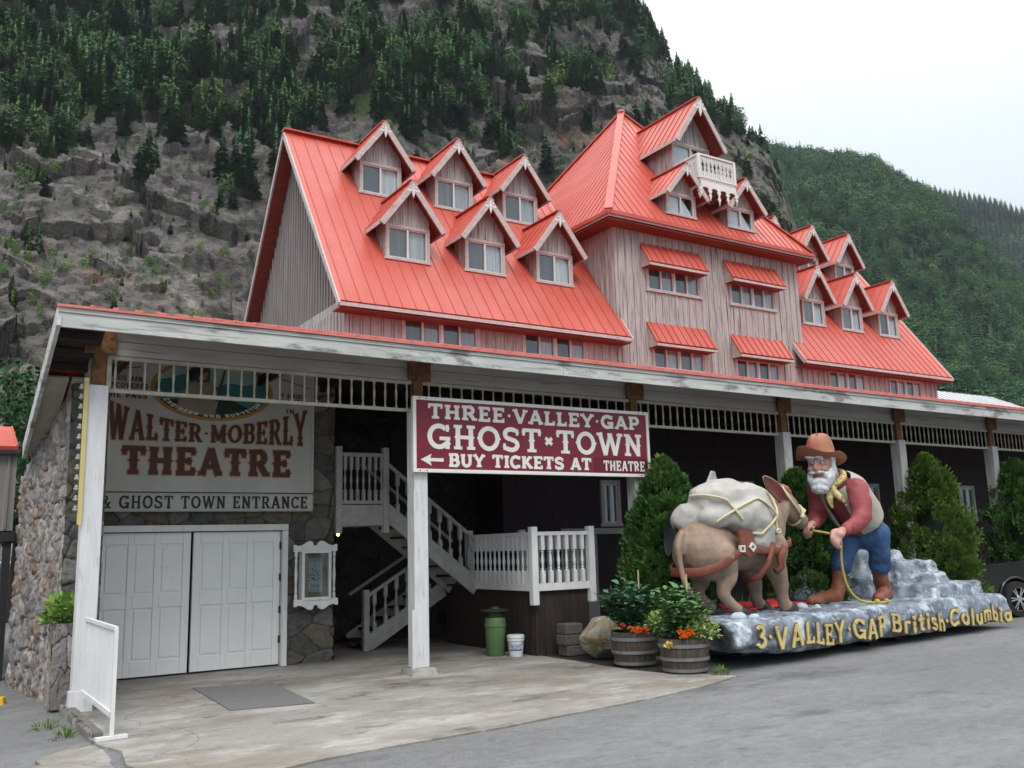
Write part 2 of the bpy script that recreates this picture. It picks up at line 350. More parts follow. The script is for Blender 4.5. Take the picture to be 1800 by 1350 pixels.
m_screen = M('insect_screen', [(.12, .13, .13), (.19, .20, .20)], sc=(9, 1, .3), ns=1.2, rough=.8, rand=.45)
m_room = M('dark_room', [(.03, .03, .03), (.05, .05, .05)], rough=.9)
m_glass = glass('window_glass', thin=.86)
m_signred = M('maroon_sign_paint', [(.155, .010, .025), (.19, .014, .032)], ns=3, rough=.45, spec=.4)
m_signpatch = M('maroon_patch', [(.115, .010, .022), (.13, .012, .026)], ns=3, rough=.5)
m_letter = M('cream_lettering', [(.72, .70, .66), (.78, .76, .72)], ns=6, rough=.6)
m_board = M('grey_white_signboard', [(.43, .42, .385), (.50, .49, .455)], sc=(1, 1, .2), ns=4, rough=.65)
m_black = M('black_lettering', [(.02, .02, .022), (.035, .035, .035)], ns=6, rough=.6)
m_purple = M('plum_lettering', [(.075, .028, .028), (.10, .038, .036)], ns=6, rough=.6)
m_amber = M('amber_outline', [(.36, .17, .03), (.45, .23, .05)], ns=6, rough=.6)
m_chrome = M('chrome', [(.6, .6, .6), (.7, .7, .7)], rough=.2, metal=1.0)
m_blackpaint = M('black_car_paint', [(.006, .006, .007), (.009, .009, .010)], rough=.12, spec=.6)
m_tyre = M('tyre_rubber', [(.012, .012, .012), (.025, .025, .025)], ns=20, rough=.85)
m_bark = M('bark', [(.06, .04, .03), (.12, .09, .07)], ns=12, rough=.9, bump=.5)
m_darkstone = None
m_door = M('door_paint', [(.76, .77, .765), (.81, .82, .815)], ns=2.5, rough=.5, bump=.05, bns=30, layers=[((.45, .45, .44), (1, 1, 1), 5, .64, .74, .4)])
# ---------------------------------------------------------------- ground
def ground():
    def sheet(name, poly, z, mat, label=None, cat=None, kind='structure', th=0.0):
        mb = MB()
        if th: mb.slab([(x, y, z) for x, y in poly], th)
        else: mb.add([(x, y, z) for x, y in poly], [tuple(range(len(poly)))])
        return tag(mb.build(name, mat), label, cat, kind=kind)
    g = sheet('ground', [(-2500, -2500), (2500, -2500), (2500, 2500), (-2500, 2500)], -0.30, m_mulch)
    # the asphalt is a fine grid so that it can fall and rise a little
    n, m = 120, 90
    X = np.linspace(-30, 60, n); Y = np.linspace(-25, 40, m)
    gx, gy = np.meshgrid(X, Y, indexing='ij')
    p = np.stack([gx.ravel() * .22, gy.ravel() * .22, np.zeros(n * m)], 1)
    z = -0.018 + 0.006 * fbm(p, 3, 5)
    z = z - 0.11 * np.clip((1.6 - gx.ravel()) / 1.2, 0, 1) * (np.clip((gy.ravel() - 8) / 3, 0, 1))
    idx = np.arange(n * m).reshape(n, m)
    f = np.stack([idx[:-1, :-1], idx[1:, :-1], idx[1:, 1:], idx[:-1, 1:]], -1).reshape(-1, 4)
    o = np_mesh('road', np.stack([gx.ravel(), gy.ravel(), z], 1), f, m_asphalt, smooth=True); tag(o, kind='structure')
    slab = [(1.72, 12.95), (1.62, 12.2), (1.62, 11.3), (1.66, 10.75), (1.80, 10.3), (1.72, 9.6), (1.9, 8.9), (1.7, 8.2), (2.4, 8.35), (3.26, 8.62), (4.07, 8.72), (4.8, 8.78), (5.45, 8.83), (6.1, 8.95), (6.62, 9.01), (7.3, 9.12), (7.94, 9.22), (9.0, 9.48), (10.0, 9.85), (9.8, 10.3),
            (9.42, 10.75), (9.3, 11.4), (9.33, 12.49), (9.35, 13.64), (9.5, 21), (1.72, 21)]
    sheet('platform', slab, 0.0, m_concrete, th=.22)
    apron = [(1.70, 10.9), (1.48, 11.05), (1.22, 10.75), (1.05, 10.55), (1.08, 10.3), (0.92, 10.1), (1.1, 9.85), (1.25, 9.45), (1.5, 9.2), (1.78, 9.0)]
    sheet('apron', apron, -0.028, m_concrete, th=.2)
    bed = [(9.4, 10.7), (10.1, 10.55), (10.4, 11.2), (10.7, 13.0), (30, 13.6), (30, 17.6), (9.4, 17.6)]
    sheet('garden_bed', bed, -0.012, m_mulch)
    # door mat lying on the concrete
    mb = MB(); mb.slab([(3.33, 11.93, .014), (4.36, 11.74, .014), (4.52, 14.05, .014), (3.43, 14.28, .014)], .012)
    tag(mb.build('rubber_mat', m_mat), 'flat dark grey rubber mat lying on the stained concrete before the white doors', 'mat')
ground()
# ---------------------------------------------------------------- mountains
TREES = []                                   # (x, y, z, height, kind, area)
NEAR = [(-14, .80), (-4.188, 0.875), (13.785, 0.941), (29.537, 0.852), (37.367, 0.728), (41.625, 0.630), (42.477, 0.592), (43.327, 0.56), (44.534, 0.528), (45.731, 0.498), (46.644, 0.476), (47.923, 0.452), (48.925, 0.436), (49.615, 0.418), (49.881, 0.402), (50.315, 0.376), (50.607, 0.35), (50.857, 0.329), (51.38, 0.296), (51.834, 0.252), (52.513, 0.19), (53.678, 0.107), (56, .03), (62, .01)]
HILA = [(38, .44), (44.26, 0.456), (47.834, 0.440), (51.249, 0.414), (52.899, 0.401), (54.518, 0.391), (55.756, 0.377), (57.237, 0.354), (58.682, 0.334), (60.312, 0.302), (61.59, 0.271), (62.769, 0.232), (65.108, 0.182), (69.573, 0.113), (80, .04)]
HILB = [(44, .41), (51.151, 0.399), (54.438, 0.379), (57.554, 0.359), (59.039, 0.346), (60.486, 0.335), (61.885, 0.322), (63.22, 0.307), (65.773, 0.277), (70.435, 0.23), (82, .12)]
BLOBS = [(3.36, 0.504, 3.36, 0.057, 1), (7.73, 0.501, 4.28, 0.053, 1), (12.04, 0.501, 3.11, 0.048, 0.9), (16.9, 0.527, 2.54, 0.064, 1), (18.74, 0.488, 1.82, 0.028, 0.8), (4.97, 0.576, 5.17, 0.026, 0.8), (13.58, 0.61, 3.58, 0.021, 0.7), (23.15, 0.558, 2.66, 0.058, 1), (26.96, 0.568, 3.08, 0.052, 1), (30.45, 0.583, 2.72, 0.045, 0.9), (34.38, 0.611, 1.94, 0.034, 0.8), (31.54, 0.524, 2.31, 0.022, 0.6), (25.41, 0.502, 2.28, 0.018, 0.7), (39.46, 0.622, 3.06, 0.026, 1), (42.8, 0.582, 1.87, 0.029, 0.8), (45.9, 0.506, 1.98, 0.028, 1), (47.92, 0.466, 1.58, 0.021, 1), (43.99, 0.601, 2.23, 0.022, 0.6), (11.12, 0.452, 2.02, 0.027, 0.6), (9.88, 0.416, 1.97, 0.013, 0.3), (14.58, 0.419, 2.09, 0.034, 0.35), (14.3, 0.379, 1.37, 0.013, 0.5), (3.71, 0.398, 1.18, 0.037, 0.35), (3.17, 0.218, 1.13, 0.029, 0.4), (4.03, 0.302, 0.58, 0.012, 0.3), (15.66, 0.388, 1.39, 0.02, 0.4), (37.34, 0.541, 2.29, 0.029, 0.35), (33.01, 0.481, 1.53, 0.029, 0.35), (27.67, 0.475, 2.28, 0.014, 0.3), (8, .70, 8, .07, .9), (24, .70, 9, .06, .9), (34, .70, 6, .04, .9)]
m_rock = M('mountain_rock', [(.062, .055, .053), (.115, .103, .098), (.162, .146, .137), (.23, .21, .195)], sc=(1, 1, 1.6), ns=.16, detail=12, nrough=.74, rough=.95, bump=1.0, bns=.55, dist=1.6, distort=.4,
           layers=[((.27, .15, .095), (1, 1, .5), .035, .57, .66, .75), ((.36, .33, .29), (1, 1, .4), .03, .60, .70, .6), ((.20, .165, .18), (1, 1, 1), .012, .5, .64, .5), ((.055, .05, .05), (.45, .45, 2.4), .35, .61, .67, .65), ((.075, .068, .068), (1.6, 1.6, .35), .12, .63, .69, .5),
                   ((.085, .10, .04), (1, 1, 1.5), .22, .56, .61, .8), ((.06, .085, .03), (1, 1, 1.3), .07, .56, .62, .75)], crack=[((.07, .063, .06), .035, .022, .6), ((.08, .073, .07), .13, .035, .4)])
def veg_mix(m, attr, cols):
    nt = m.node_tree; N = nt.nodes; K = nt.links.new; b = N['Principled BSDF']; old = b.inputs['Base Color'].links[0].from_socket
    at = N.new('ShaderNodeAttribute'); at.attribute_name = attr
    no = N.new('ShaderNodeTexNoise'); no.inputs['Scale'].default_value = .09; no.inputs['Detail'].default_value = 9; no.inputs['Roughness'].default_value = .7
    g = N.new('ShaderNodeNewGeometry'); K(g.outputs['Position'], no.inputs['Vector'])
    rp = N.new('ShaderNodeValToRGB'); rp.color_ramp.elements[0].position = .35; rp.color_ramp.elements[1].position = .68
    rp.color_ramp.elements[0].color = (*cols[0], 1); rp.color_ramp.elements[1].color = (*cols[1], 1); K(no.outputs['Fac'], rp.inputs[0])
    ad = N.new('ShaderNodeMath'); ad.operation = 'ADD'; K(at.outputs['Fac'], ad.inputs[0]); K(no.outputs['Fac'], ad.inputs[1])
    mr = N.new('ShaderNodeMapRange'); mr.inputs[1].default_value = .86; mr.inputs[2].default_value = 1.02; K(ad.outputs[0], mr.inputs[0])
    mx = N.new('ShaderNodeMixRGB'); K(mr.outputs[0], mx.inputs[0]); K(old, mx.inputs[1]); K(rp.outputs[0], mx.inputs[2]); K(mx.outputs[0], b.inputs['Base Color'])
veg_mix(m_rock, 'plants', [(.030, .046, .016), (.085, .11, .035)])
m_forestfloor = M('forest_floor', [(.010, .026, .010), (.028, .050, .018)], ns=.05, rough=1)
def density(az, te):
    d = np.full(len(az), .02)
    for a, t, ra, rt, s in BLOBS: d = np.maximum(d, s * np.exp(-(((az - a) / ra) ** 2 + ((te - t) / rt) ** 2) * 1.1))
    return d
def mountain(name, sil, az0, az1, na, nr, r0, r1f, amp, mat, label, pw, seed, dens=None):
    az = np.linspace(az0, az1, na); t = np.linspace(0, 1.12, nr)
    te_top = np.interp(az, [q[0] for q in sil], [q[1] for q in sil])
    A, T = np.meshgrid(az, t, indexing='ij'); TT = te_top[:, None]
    r1 = r1f(A); rr = r0 + (r1 - r0) * T
    h = np.where(T <= 1, 1 - (1 - np.clip(T, 0, 1)) ** pw, 1 - (T - 1) * 2.2)
    te = TT * h
    x = rr * np.sin(np.radians(A)); y = rr * np.cos(np.radians(A)); z = 1.9 + rr * te
    P = np.stack([x.ravel(), y.ravel(), z.ravel()], 1)
    def crags(Q, sd):                        # blocky faceted rock: every cell of a jittered lattice is a tilted plane
        Q = Q + .35 * np.stack([vnoise(Q * 1.3, sd + 70), vnoise(Q * 1.3, sd + 71), vnoise(Q * 1.3, sd + 72)], 1)
        I = np.floor(Q).astype(np.int64); best = np.full(len(Q), 9.); val = np.zeros(len(Q))
        def hh(c, k):
            n = (c[:, 0] * 73856093 ^ c[:, 1] * 19349663 ^ c[:, 2] * 83492791 ^ (k + sd) * 2654435761) & 0xFFFFFFFF
            n = ((n ^ (n >> 15)) * 2246822519) & 0xFFFFFFFF; n = ((n ^ (n >> 13)) * 3266489917) & 0xFFFFFFFF; return ((n ^ (n >> 16)) & 0xFFFF) / 65535.0
        for a in (-1, 0, 1):
            for b in (-1, 0, 1):
                for c in (-1, 0, 1):
                    ce = I + np.array([a, b, c]); fpt = ce + np.stack([hh(ce, 1), hh(ce, 2), hh(ce, 3)], 1); dv = Q - fpt; dd = (dv ** 2).sum(1); m = dd < best
                    tilt = (np.stack([hh(ce, 4), hh(ce, 5), hh(ce, 6)], 1) - .5) * np.array([1.1, 1.1, 1.9]); vv = hh(ce, 7) + (tilt * dv).sum(1); val = np.where(m, vv, val); best = np.where(m, dd, best)
        return val
    fade = np.clip(T.ravel() * 7, 0, 1) * (0.30 + .70 * np.clip((1 - T.ravel()) * 6, 0, 1))
    n1 = fbm(P / np.array([80., 80, 60]), 5, seed, False, .5)
    if dens: d = fade * (amp * .75 * n1 + amp * .40 * (crags(P / np.array([40., 40, 30]), seed) - .5) + amp * .15 * (crags(P / np.array([14., 14, 10.]), seed + 40) - .5) + amp * .07 * (crags(P / np.array([4.5, 4.5, 3.]), seed + 90) - .5) + .8 * fbm(P / 3.5, 3, seed + 5))
    else: d = fade * amp * .8 * n1
    ux = -np.sin(np.radians(A)).ravel(); uy = -np.cos(np.radians(A)).ravel()      # towards the valley
    P[:, 0] += ux * d * .8; P[:, 1] += uy * d * .8; P[:, 2] += d * .28
    idx = np.arange(na * nr).reshape(na, nr)
    f = np.stack([idx[:-1, :-1], idx[:-1, 1:], idx[1:, 1:], idx[1:, :-1]], -1).reshape(-1, 4)
    o = np_mesh(name, P, f, mat, smooth=False); tag(o, label, 'mountain', kind='structure')
    teP = (P[:, 2] - 1.9) / np.hypot(P[:, 0], P[:, 1]); azP = np.degrees(np.arctan2(P[:, 0], P[:, 1]))
    q = dens(azP, teP) if dens else np.ones(len(P))
    q = np.clip(q + .25 * fbm(P / 30., 3, seed + 3) * (q > .06), 0, 1)
    at = o.data.attributes.new('plants', 'FLOAT', 'POINT'); at.data.foreach_set('value', (.15 + .55 * q + .12 * fbm(P / 45., 4, seed + 31)).astype(np.float32))
    return P, q, T.ravel(), teP, azP
rng = np.random.default_rng(11)
def scatter(P, q, T, teP, azP, n, hmin, hmax, tmax=1.03, az0=1):
    inf = (azP > az0) & (azP < 63.5) & (T < tmax) & (T > .02)
    w = q * inf * np.where((teP < .30) & (azP > 14), .12, 1) * np.where((teP < .36) & (azP < 14), .45, 1); w = w / w.sum()
    k = rng.choice(len(P), n, p=w)
    return np.concatenate([P[k] + rng.normal(0, 1.2, (n, 3)) * (1, 1, 0), rng.uniform(hmin, hmax, (n, 1)) * rng.choice([.55, .8, 1, 1.1], (n, 1)) * np.where((teP[k] < .38) & (azP[k] < 40), .62, 1)[:, None]], 1)
Pn = mountain('mountain_slope', NEAR, -14, 60, 980, 560, 150, lambda A: 560 - 60 * (A - 20) / 30, 26, m_rock, 'steep rocky mountainside with dark conifers', 1.25, 3, density)
Pa = mountain('forest_hill', HILA, 36, 80, 220, 120, 420, lambda A: 1000 + 0 * A, 40, m_forestfloor, 'forested hill beyond the cliff', 1.15, 21)
Pb = mountain('far_ridge', HILB, 42, 82, 160, 60, 1200, lambda A: 1800 + 0 * A, 60, m_forestfloor, 'far forested ridge', 1.1, 33)
tn = scatter(*Pn, 4200, 10, 19); ta = scatter(*Pa, 11000, 14, 23, az0=46); tb = scatter(*Pb, 6000, 17, 26, az0=56)

m_needle = [M('conifer_green_%d' % i, c, ns=.25, detail=4, rough=.9, spec=.1, rand=.30) for i, c in enumerate((
    [(.034, .092, .040), (.076, .160, .064)], [(.054, .115, .038), (.110, .20, .062)], [(.11, .175, .045), (.185, .265, .07)]))]
m_trunk = M('conifer_trunk', [(.05, .04, .035), (.09, .075, .065)], ns=2, rough=.9)
def conifer(seed, lev, bl, wid=.17):
    r = np.random.default_rng(seed); v = []; f = []; mi = []
    for k in range(5):                      # trunk
        pass
    a = [(math.cos(2 * PI * k / 4) * .012, math.sin(2 * PI * k / 4) * .012) for k in range(4)]
    v += [(x, y, -.06) for x, y in a] + [(0, 0, .97)]; f += [(k, (k + 1) % 4, 4) for k in range(4)]; mi += [1] * 4
    for l in range(lev):
        h = .08 + .9 * (l / (lev - 1)) ** .95
        R = wid * (1 - h) ** .78 + .012
        for b in range(bl):
            if r.random() < .10: continue
            t = 2 * PI * (b + r.random() * .8) / bl + l * .7; q = R * r.uniform(.55, 1.2); w = q * .34 + .008; dz = r.uniform(.01, .05)
            c, s = math.cos(t), math.sin(t); i = len(v); hh = h + r.normal(0, .008)
            v += [(0, 0, hh + .03), (c * q * .55 - s * w, s * q * .55 + c * w, hh - dz * .6), (c * q, s * q, hh - dz * 1.3), (c * q * .55 + s * w, s * q * .55 - c * w, hh - dz * .6)]
            f += [(i, i + 1, i + 2), (i, i + 2, i + 3)]; mi += [0] * 2
    return np.array(v), np.array(f), np.array(mi)
def bushy(seed, n=260):
    r = np.random.default_rng(seed); v = []; f = []
    for k in range(n):
        d = r.normal(0, 1, 3); d /= np.linalg.norm(d); p = np.array([0, 0, .55]) + d * np.array([.28, .28, .42]) * r.uniform(.5, 1)
        u = r.normal(0, 1, 3); u /= np.linalg.norm(u); w = np.cross(u, d); s = r.uniform(.03, .06); i = len(v)
        v += [p - u * s, p + w * s, p + u * s]; f += [(i, i + 1, i + 2)]
    return np.array(v), np.array(f), np.zeros(len(f), int)
HI = [conifer(s, 17, 8, w) for s, w in ((1, .23), (2, .20), (3, .26), (4, .19))]
LO = [conifer(s, 9, 6, .23) for s in (11, 12, 13)]; BU = [bushy(s) for s in (21, 22)]
def forest(name, arr, kinds, mats, label, cat):
    V = []; F = []; MI = []; n = 0
    for i, (x, y, z, h) in enumerate(arr):
        v, f, mi = kinds[rng.integers(len(kinds))]; a = rng.uniform(0, 6.28); c, s = math.cos(a), math.sin(a); hw = h * rng.uniform(.9, 1.25)
        w = np.stack([(v[:, 0] * c - v[:, 1] * s) * hw + x, (v[:, 0] * s + v[:, 1] * c) * hw + y, v[:, 2] * h + z - .4], 1)
        V.append(w); F.append(f + n); MI.append(np.where(mi == 1, 3, rng.choice([0, 0, 1, 1, 2], p=[.3, .25, .2, .15, .1]))); n += len(v)
    o = np_mesh(name, np.concatenate(V), np.concatenate(F), mats + [m_trunk], mi=np.concatenate(MI)); return tag(o, label, cat, kind='stuff')
# the 300 conifers that show largest: nearest to the camera and in view
dist = np.hypot(tn[:, 0], tn[:, 1]); te_ = (tn[:, 2] - 1.9) / dist; az_ = np.degrees(np.arctan2(tn[:, 0], tn[:, 1])); order = np.argsort(dist / tn[:, 3] + 99 * ((te_ < .36) & (az_ > 14)) + 99 * ((te_ < .24) | (te_ > .66))); big = order[:300]; rest = order[300:]
CONS = []
for k, (v, f, mi) in enumerate(HI):
    for c in range(2):
        me = np_mesh('conifer_tree', v, f, [m_needle[c], m_trunk], mi=mi); CONS.append(me.data); bpy.data.objects.remove(me)
for i in big:
    x, y, z, h = tn[i]; o = bpy.data.objects.new('conifer_tree', CONS[rng.integers(8)]); COL.objects.link(o)
    o.location = (x, y, z - .4); o.scale = (h * 1.05, h * 1.05, h); o.rotation_euler = (0, 0, rng.uniform(0, 6.28))
    tag(o, 'dark green conifer growing on the rocky mountainside behind the hotel', 'tree', 'conifers on the mountainside')
ok = np.where((Pn[3] > .15) & (Pn[3] < .68) & (Pn[4] > 1) & (Pn[4] < 52) & (Pn[1] < .5) & ~((Pn[4] > 15) & (Pn[3] < .33)))[0]; kk = rng.choice(ok, 1500)
low = np.concatenate([Pn[0][kk], rng.uniform(1.6, 5.0, (1500, 1))], 1)
forest('cliff_scrub', low, BU + BU + HI[:1], m_needle[1:] + m_needle[2:], 'low green scrub rooted all over the rocky cliff', 'scrub')
forest('conifer_forest', tn[rest], HI[:3] + BU[:1], m_needle, 'dense conifers covering the upper mountainside', 'forest')
m_far = [M('far_green_%d' % i, c, ns=.12, detail=4, rough=.95, spec=.05) for i, c in enumerate(([(.026, .074, .036), (.054, .122, .056)], [(.040, .096, .036), (.080, .158, .056)], [(.070, .132, .040), (.125, .20, .06)]))]
forest('hill_forest', ta, LO + BU, m_far, 'mixed green forest covering the hill on the right', 'forest')
forest('ridge_forest', tb, LO, m_far, 'distant hazy forest on the far ridge', 'forest')
# ---------------------------------------------------------------- entrance canopy
def zf(X): return -0.0034 * (X - 1.19)
PX = [1.81, 6.64, 11.22, 15.36, 19.34, 23.22, 27.1]
canopy = thing('entrance_canopy', 'long white canopy with red metal edge, square posts and hanging spindle rails', 'canopy', (1.84, 13.34, 0))
def canopy_parts():
    root = canopy; XR = 40.0
    # posts
    first = None
    for i, x in enumerate(PX):
        mb = MB(); w = .125
        mb.box(x - w, x + w, 13.34 - w, 13.34 + w, .10 if i else .02, 4.22 + zf(x))
        p = mb.build('post', m_post if i < 2 else m_post2, root, bevel=.012)
        b = MB(); b.box(x - .085, x + .085, 13.27, 13.41, 4.22 + zf(x), 4.99 + zf(x)); b.box(x - .20, x + .20, 13.205, 13.265, 4.66 + zf(x), 4.96 + zf(x))
        for dx, zz in ((-.13, 4.74), (.13, 4.74), (.13, 4.88), (-.13, 4.88), (0, 4.35), (0, 4.5)):
            b.ell((x + dx, 13.20 if abs(dx) > .1 else 13.265, zz + zf(x)), .02, nu=8, nv=5)
        b.build('bracket', m_rust, p, bevel=.006)
        f = MB()
        if i == 0:
            f.hexa([(x - .17, 13.18, 0), (x + .12, 13.18, 0), (x + .12, 13.36, 0), (x - .17, 13.36, 0)], [(x - .16, 13.20, .25), (x + .11, 13.20, .25), (x + .11, 13.35, .25), (x - .16, 13.35, .25)])
            f.build('base_board', m_post, p)
        else:
            f.hexa([(x - .24, 13.1, -.04), (x + .24, 13.1, -.04), (x + .24, 13.58, -.04), (x - .24, 13.58, -.04)], [(x - .2, 13.14, .10), (x + .2, 13.14, .10), (x + .2, 13.54, .10), (x - .2, 13.54, .10)])
            f.build('footing', m_concrete, p, bevel=.02)
        if i == 1:
            k = MB(); k.box(x - .175, x - .128, 13.20, 13.24, .02, .98); k.build('cover_strip', m_post, p)
    # beam boards between posts, under the eave
    for i in range(len(PX) - 1):
        a, b = PX[i], PX[i + 1]; mb = MB()
        mb.hexa([(a + .09, 13.31, 4.665 + zf(a)), (b - .09, 13.31, 4.665 + zf(b)), (b - .09, 13.40, 4.665 + zf(b)), (a + .09, 13.40, 4.665 + zf(a))],
                [(a + .09, 13.31, 4.86 + zf(a)), (b - .09, 13.31, 4.86 + zf(b)), (b - .09, 13.40, 4.86 + zf(b)), (a + .09, 13.40, 4.86 + zf(a))])
        mb.hexa([(a + .09, 13.315, 4.868 + zf(a)), (b - .09, 13.315, 4.868 + zf(b)), (b - .09, 13.40, 4.868 + zf(b)), (a + .09, 13.40, 4.868 + zf(a))],
                [(a + .09, 13.315, 5.03 + zf(a)), (b - .09, 13.315, 5.03 + zf(b)), (b - .09, 13.40, 5.03 + zf(b)), (a + .09, 13.40, 5.03 + zf(a))])
        mb.build('beam_board', m_greybeam, root)
    a = PX[-1]; MB().box(a + .09, XR, 13.31, 13.40, 4.60, 4.93).build('beam_board', m_greybeam, root)
    # side beam from the first post back to the stone wall
    MB().box(1.72, 1.86, 13.44, 16.0, 4.45, 4.95).build('side_beam', m_cream, root)
    # fascia in three lengths, with a thin drip board
    f = MB()
    for a, b in ((1.19, 9.0), (9.0, 20.0), (20.0, XR)):
        for (y0, y1, z0, z1) in ((12.46, 12.50, 4.80, 4.985), (12.44, 12.50, 4.99, 5.045)):
            f.hexa([(a, y0, z0 + zf(a)), (b - .006, y0, z0 + zf(b)), (b - .006, y1, z0 + zf(b)), (a, y1, z0 + zf(a))], [(a, y0, z1 + zf(a)), (b - .006, y0, z1 + zf(b)), (b - .006, y1, z1 + zf(b)), (a, y1, z1 + zf(a))])
    f.build('fascia', m_fascia, root)
    # left rake board, falling to the back, and the boarded soffit beside it
    k = MB(); k.beam((1.20, 12.46, 4.925), (1.20, 16.35, 3.62), .05, .25); k.build('rake_board', m_fascia, root)
    k = MB(); k.slab([(1.23, 12.52, 5.0), (1.80, 12.52, 5.0), (1.80, 13.9, 4.53), (1.23, 13.9, 4.53)], .02)
    for y, z in ((12.9, 4.85), (13.3, 4.71), (13.7, 4.58)): k.box(1.24, 1.74, y - .03, y + .03, z - .11, z - .01)
    k.build('soffit', m_dark, root)
    k = MB(); k.slab([(1.23, 13.95, 4.44), (1.52, 13.95, 4.44), (1.52, 16.3, 3.60), (1.23, 16.3, 3.60)], .03)
    k.slab([(1.56, 13.95, 4.44), (1.74, 13.95, 4.44), (1.74, 16.3, 3.60), (1.56, 16.3, 3.60)], .03)
    k.build('soffit_panel', m_cream, root)
    MB().slab([(1.18, 12.5, 5.06), (1.8, 12.5, 5.06), (1.8, 16.4, 3.74), (1.18, 16.4, 3.74)], .03).build('side_roof', m_roof, root)
    # main roof: a short front slope that rises, then a long fall to the back
    r = MB()
    r.slab([(1.19, 12.42, 5.075), (XR, 12.42, 5.075 + zf(XR)), (XR, 13.62, 5.398 + zf(XR)), (3.2, 13.62, 5.398)], .025)
    x = 1.6
    while x < XR:
        d = min(1.2, max(.05, (x - 1.19) / 2.0 * 1.2)); z0 = 5.075 + zf(x); r.beam((x, 12.40, z0 + .012), (x, 12.40 + d, z0 + .012 + d * .269), .035, .03); x += .3
    r.box(1.19, XR, 12.405, 12.42, 4.985, 5.00) if False else None
    r.hexa([(1.17, 12.405, 5.05), (XR, 12.405, 5.05 + zf(XR)), (XR, 12.44, 5.05 + zf(XR)), (1.17, 12.44, 5.05)], [(1.17, 12.405, 5.085), (XR, 12.405, 5.085 + zf(XR)), (XR, 12.44, 5.085 + zf(XR)), (1.17, 12.44, 5.085)])
    r.build('roof', m_roofl, root)
    r = MB(); r.slab([(1.84, 13.0, 5.24), (XR, 13.0, 5.24 + zf(XR)), (XR, 21.9, 5.06 + zf(XR)), (1.84, 21.9, 5.06)], .05)
    x = 2.4
    while x < XR: r.box(x - .04, x + .04, 13.42, 21.8, 4.86 + zf(x), 5.03 + zf(x)); x += 1.2
    r.build('ceiling', m_dark, root)
    g = MB(); g.slab([(3.2, 13.66, 5.42), (XR, 13.66, 5.42 + zf(XR)), (XR, 21.95, 5.12 + zf(XR)), (1.84, 21.95, 5.12), (1.84, 13.66, 5.30)], .04); g.build('back_roof', m_roof, root)
    # spindle rails
    proto = MB(); proto.lathe([(.020, 0), (.020, .05), (.011, .06), (.017, .075), (.011, .09), (.013, .12), (.021, .24), (.013, .345), (.017, .36), (.011, .375), (.020, .39), (.020, .44)], n=8)
    cnt = 0; sp0 = None
    for i in range(len(PX) - 1):
        a, b = PX[i] + .10, PX[i + 1] - .10; mb = MB()
        for z0, z1 in ((4.145, 4.195), (4.605, 4.655)):
            mb.hexa([(a, 13.31, z0 + zf(a)), (b, 13.31, z0 + zf(b)), (b, 13.37, z0 + zf(b)), (a, 13.37, z0 + zf(a))], [(a, 13.31, z1 + zf(a)), (b, 13.31, z1 + zf(b)), (b, 13.37, z1 + zf(b)), (a, 13.37, z1 + zf(a))])
        if i < 1: mb.box(a, a + .06, 13.305, 13.375, 4.197, 4.603)
        rail = mb.build('spindle_rail', m_cream, root)
        n = 24 if i == 0 else 21
        if i < 4:
            for k in range(n):
                x = a + (b - a) * (k + .6) / n
                if sp0 is None:
                    sp0 = proto.build('spindle', m_cream, rail, autosmooth=.6, local=True); sp0.location = Vector((x, 13.34, 4.18 + zf(x))) - WL[rail]
                else:
                    o = sp0.copy(); COL.objects.link(o); o.parent = rail; o.location = Vector((x, 13.34, 4.18 + zf(x))) - WL[rail]
        else:
            q = MB()
            for k in range(n):
                x = a + (b - a) * (k + .6) / n
                q.lathe([(.020, 0), (.020, .05), (.012, .08), (.021, .24), (.012, .37), (.020, .40), (.020, .44)], (x, 13.34, 4.18 + zf(x)), 6)
            o = q.build('spindle', m_cream, rail); o['kind'] = 'stuff'
    # spindles and ledge of the short side rail beside the first post
    s = MB()
    for k in range(11):
        y = 13.6 + k * .21; z = 4.05
        s.lathe([(.022, 0), (.022, .05), (.011, .08), (.022, .2), (.011, .32), (.022, .36), (.022, .42)], (1.79, y, z), 8)
    s.beam((1.79, 13.48, 4.02), (1.79, 16.0, 4.02), .06, .05)
    s.build('side_rail', m_cream, root)
canopy_parts()
# yellow cover strip and insulators climbing the first post
mb = MB(); mb.beam((1.655, 13.19, 2.35), (1.655, 13.19, 4.30), .055, .035, up=(0, 1, 0))
strip = mb.build('cable_cover', M('yellowed_plastic', [(.50, .42, .16), (.56, .48, .20)], ns=5)); tag(strip, 'yellowed vertical cable cover strip fixed to the front left canopy post', 'cable cover')
mb = MB()
for k in range(13):
    z = 2.52 + k * .135; mb.lathe([(.010, 0), (.030, .012), (.036, .03), (.014, .045), (.026, .055), (.012, .075)], (1.60, 13.20, z), 8); mb.beam((1.60, 13.22, z + .03), (1.655, 13.22, z + .03), .014, .014)
mb.build('insulator', m_greybeam, strip, smooth=True)

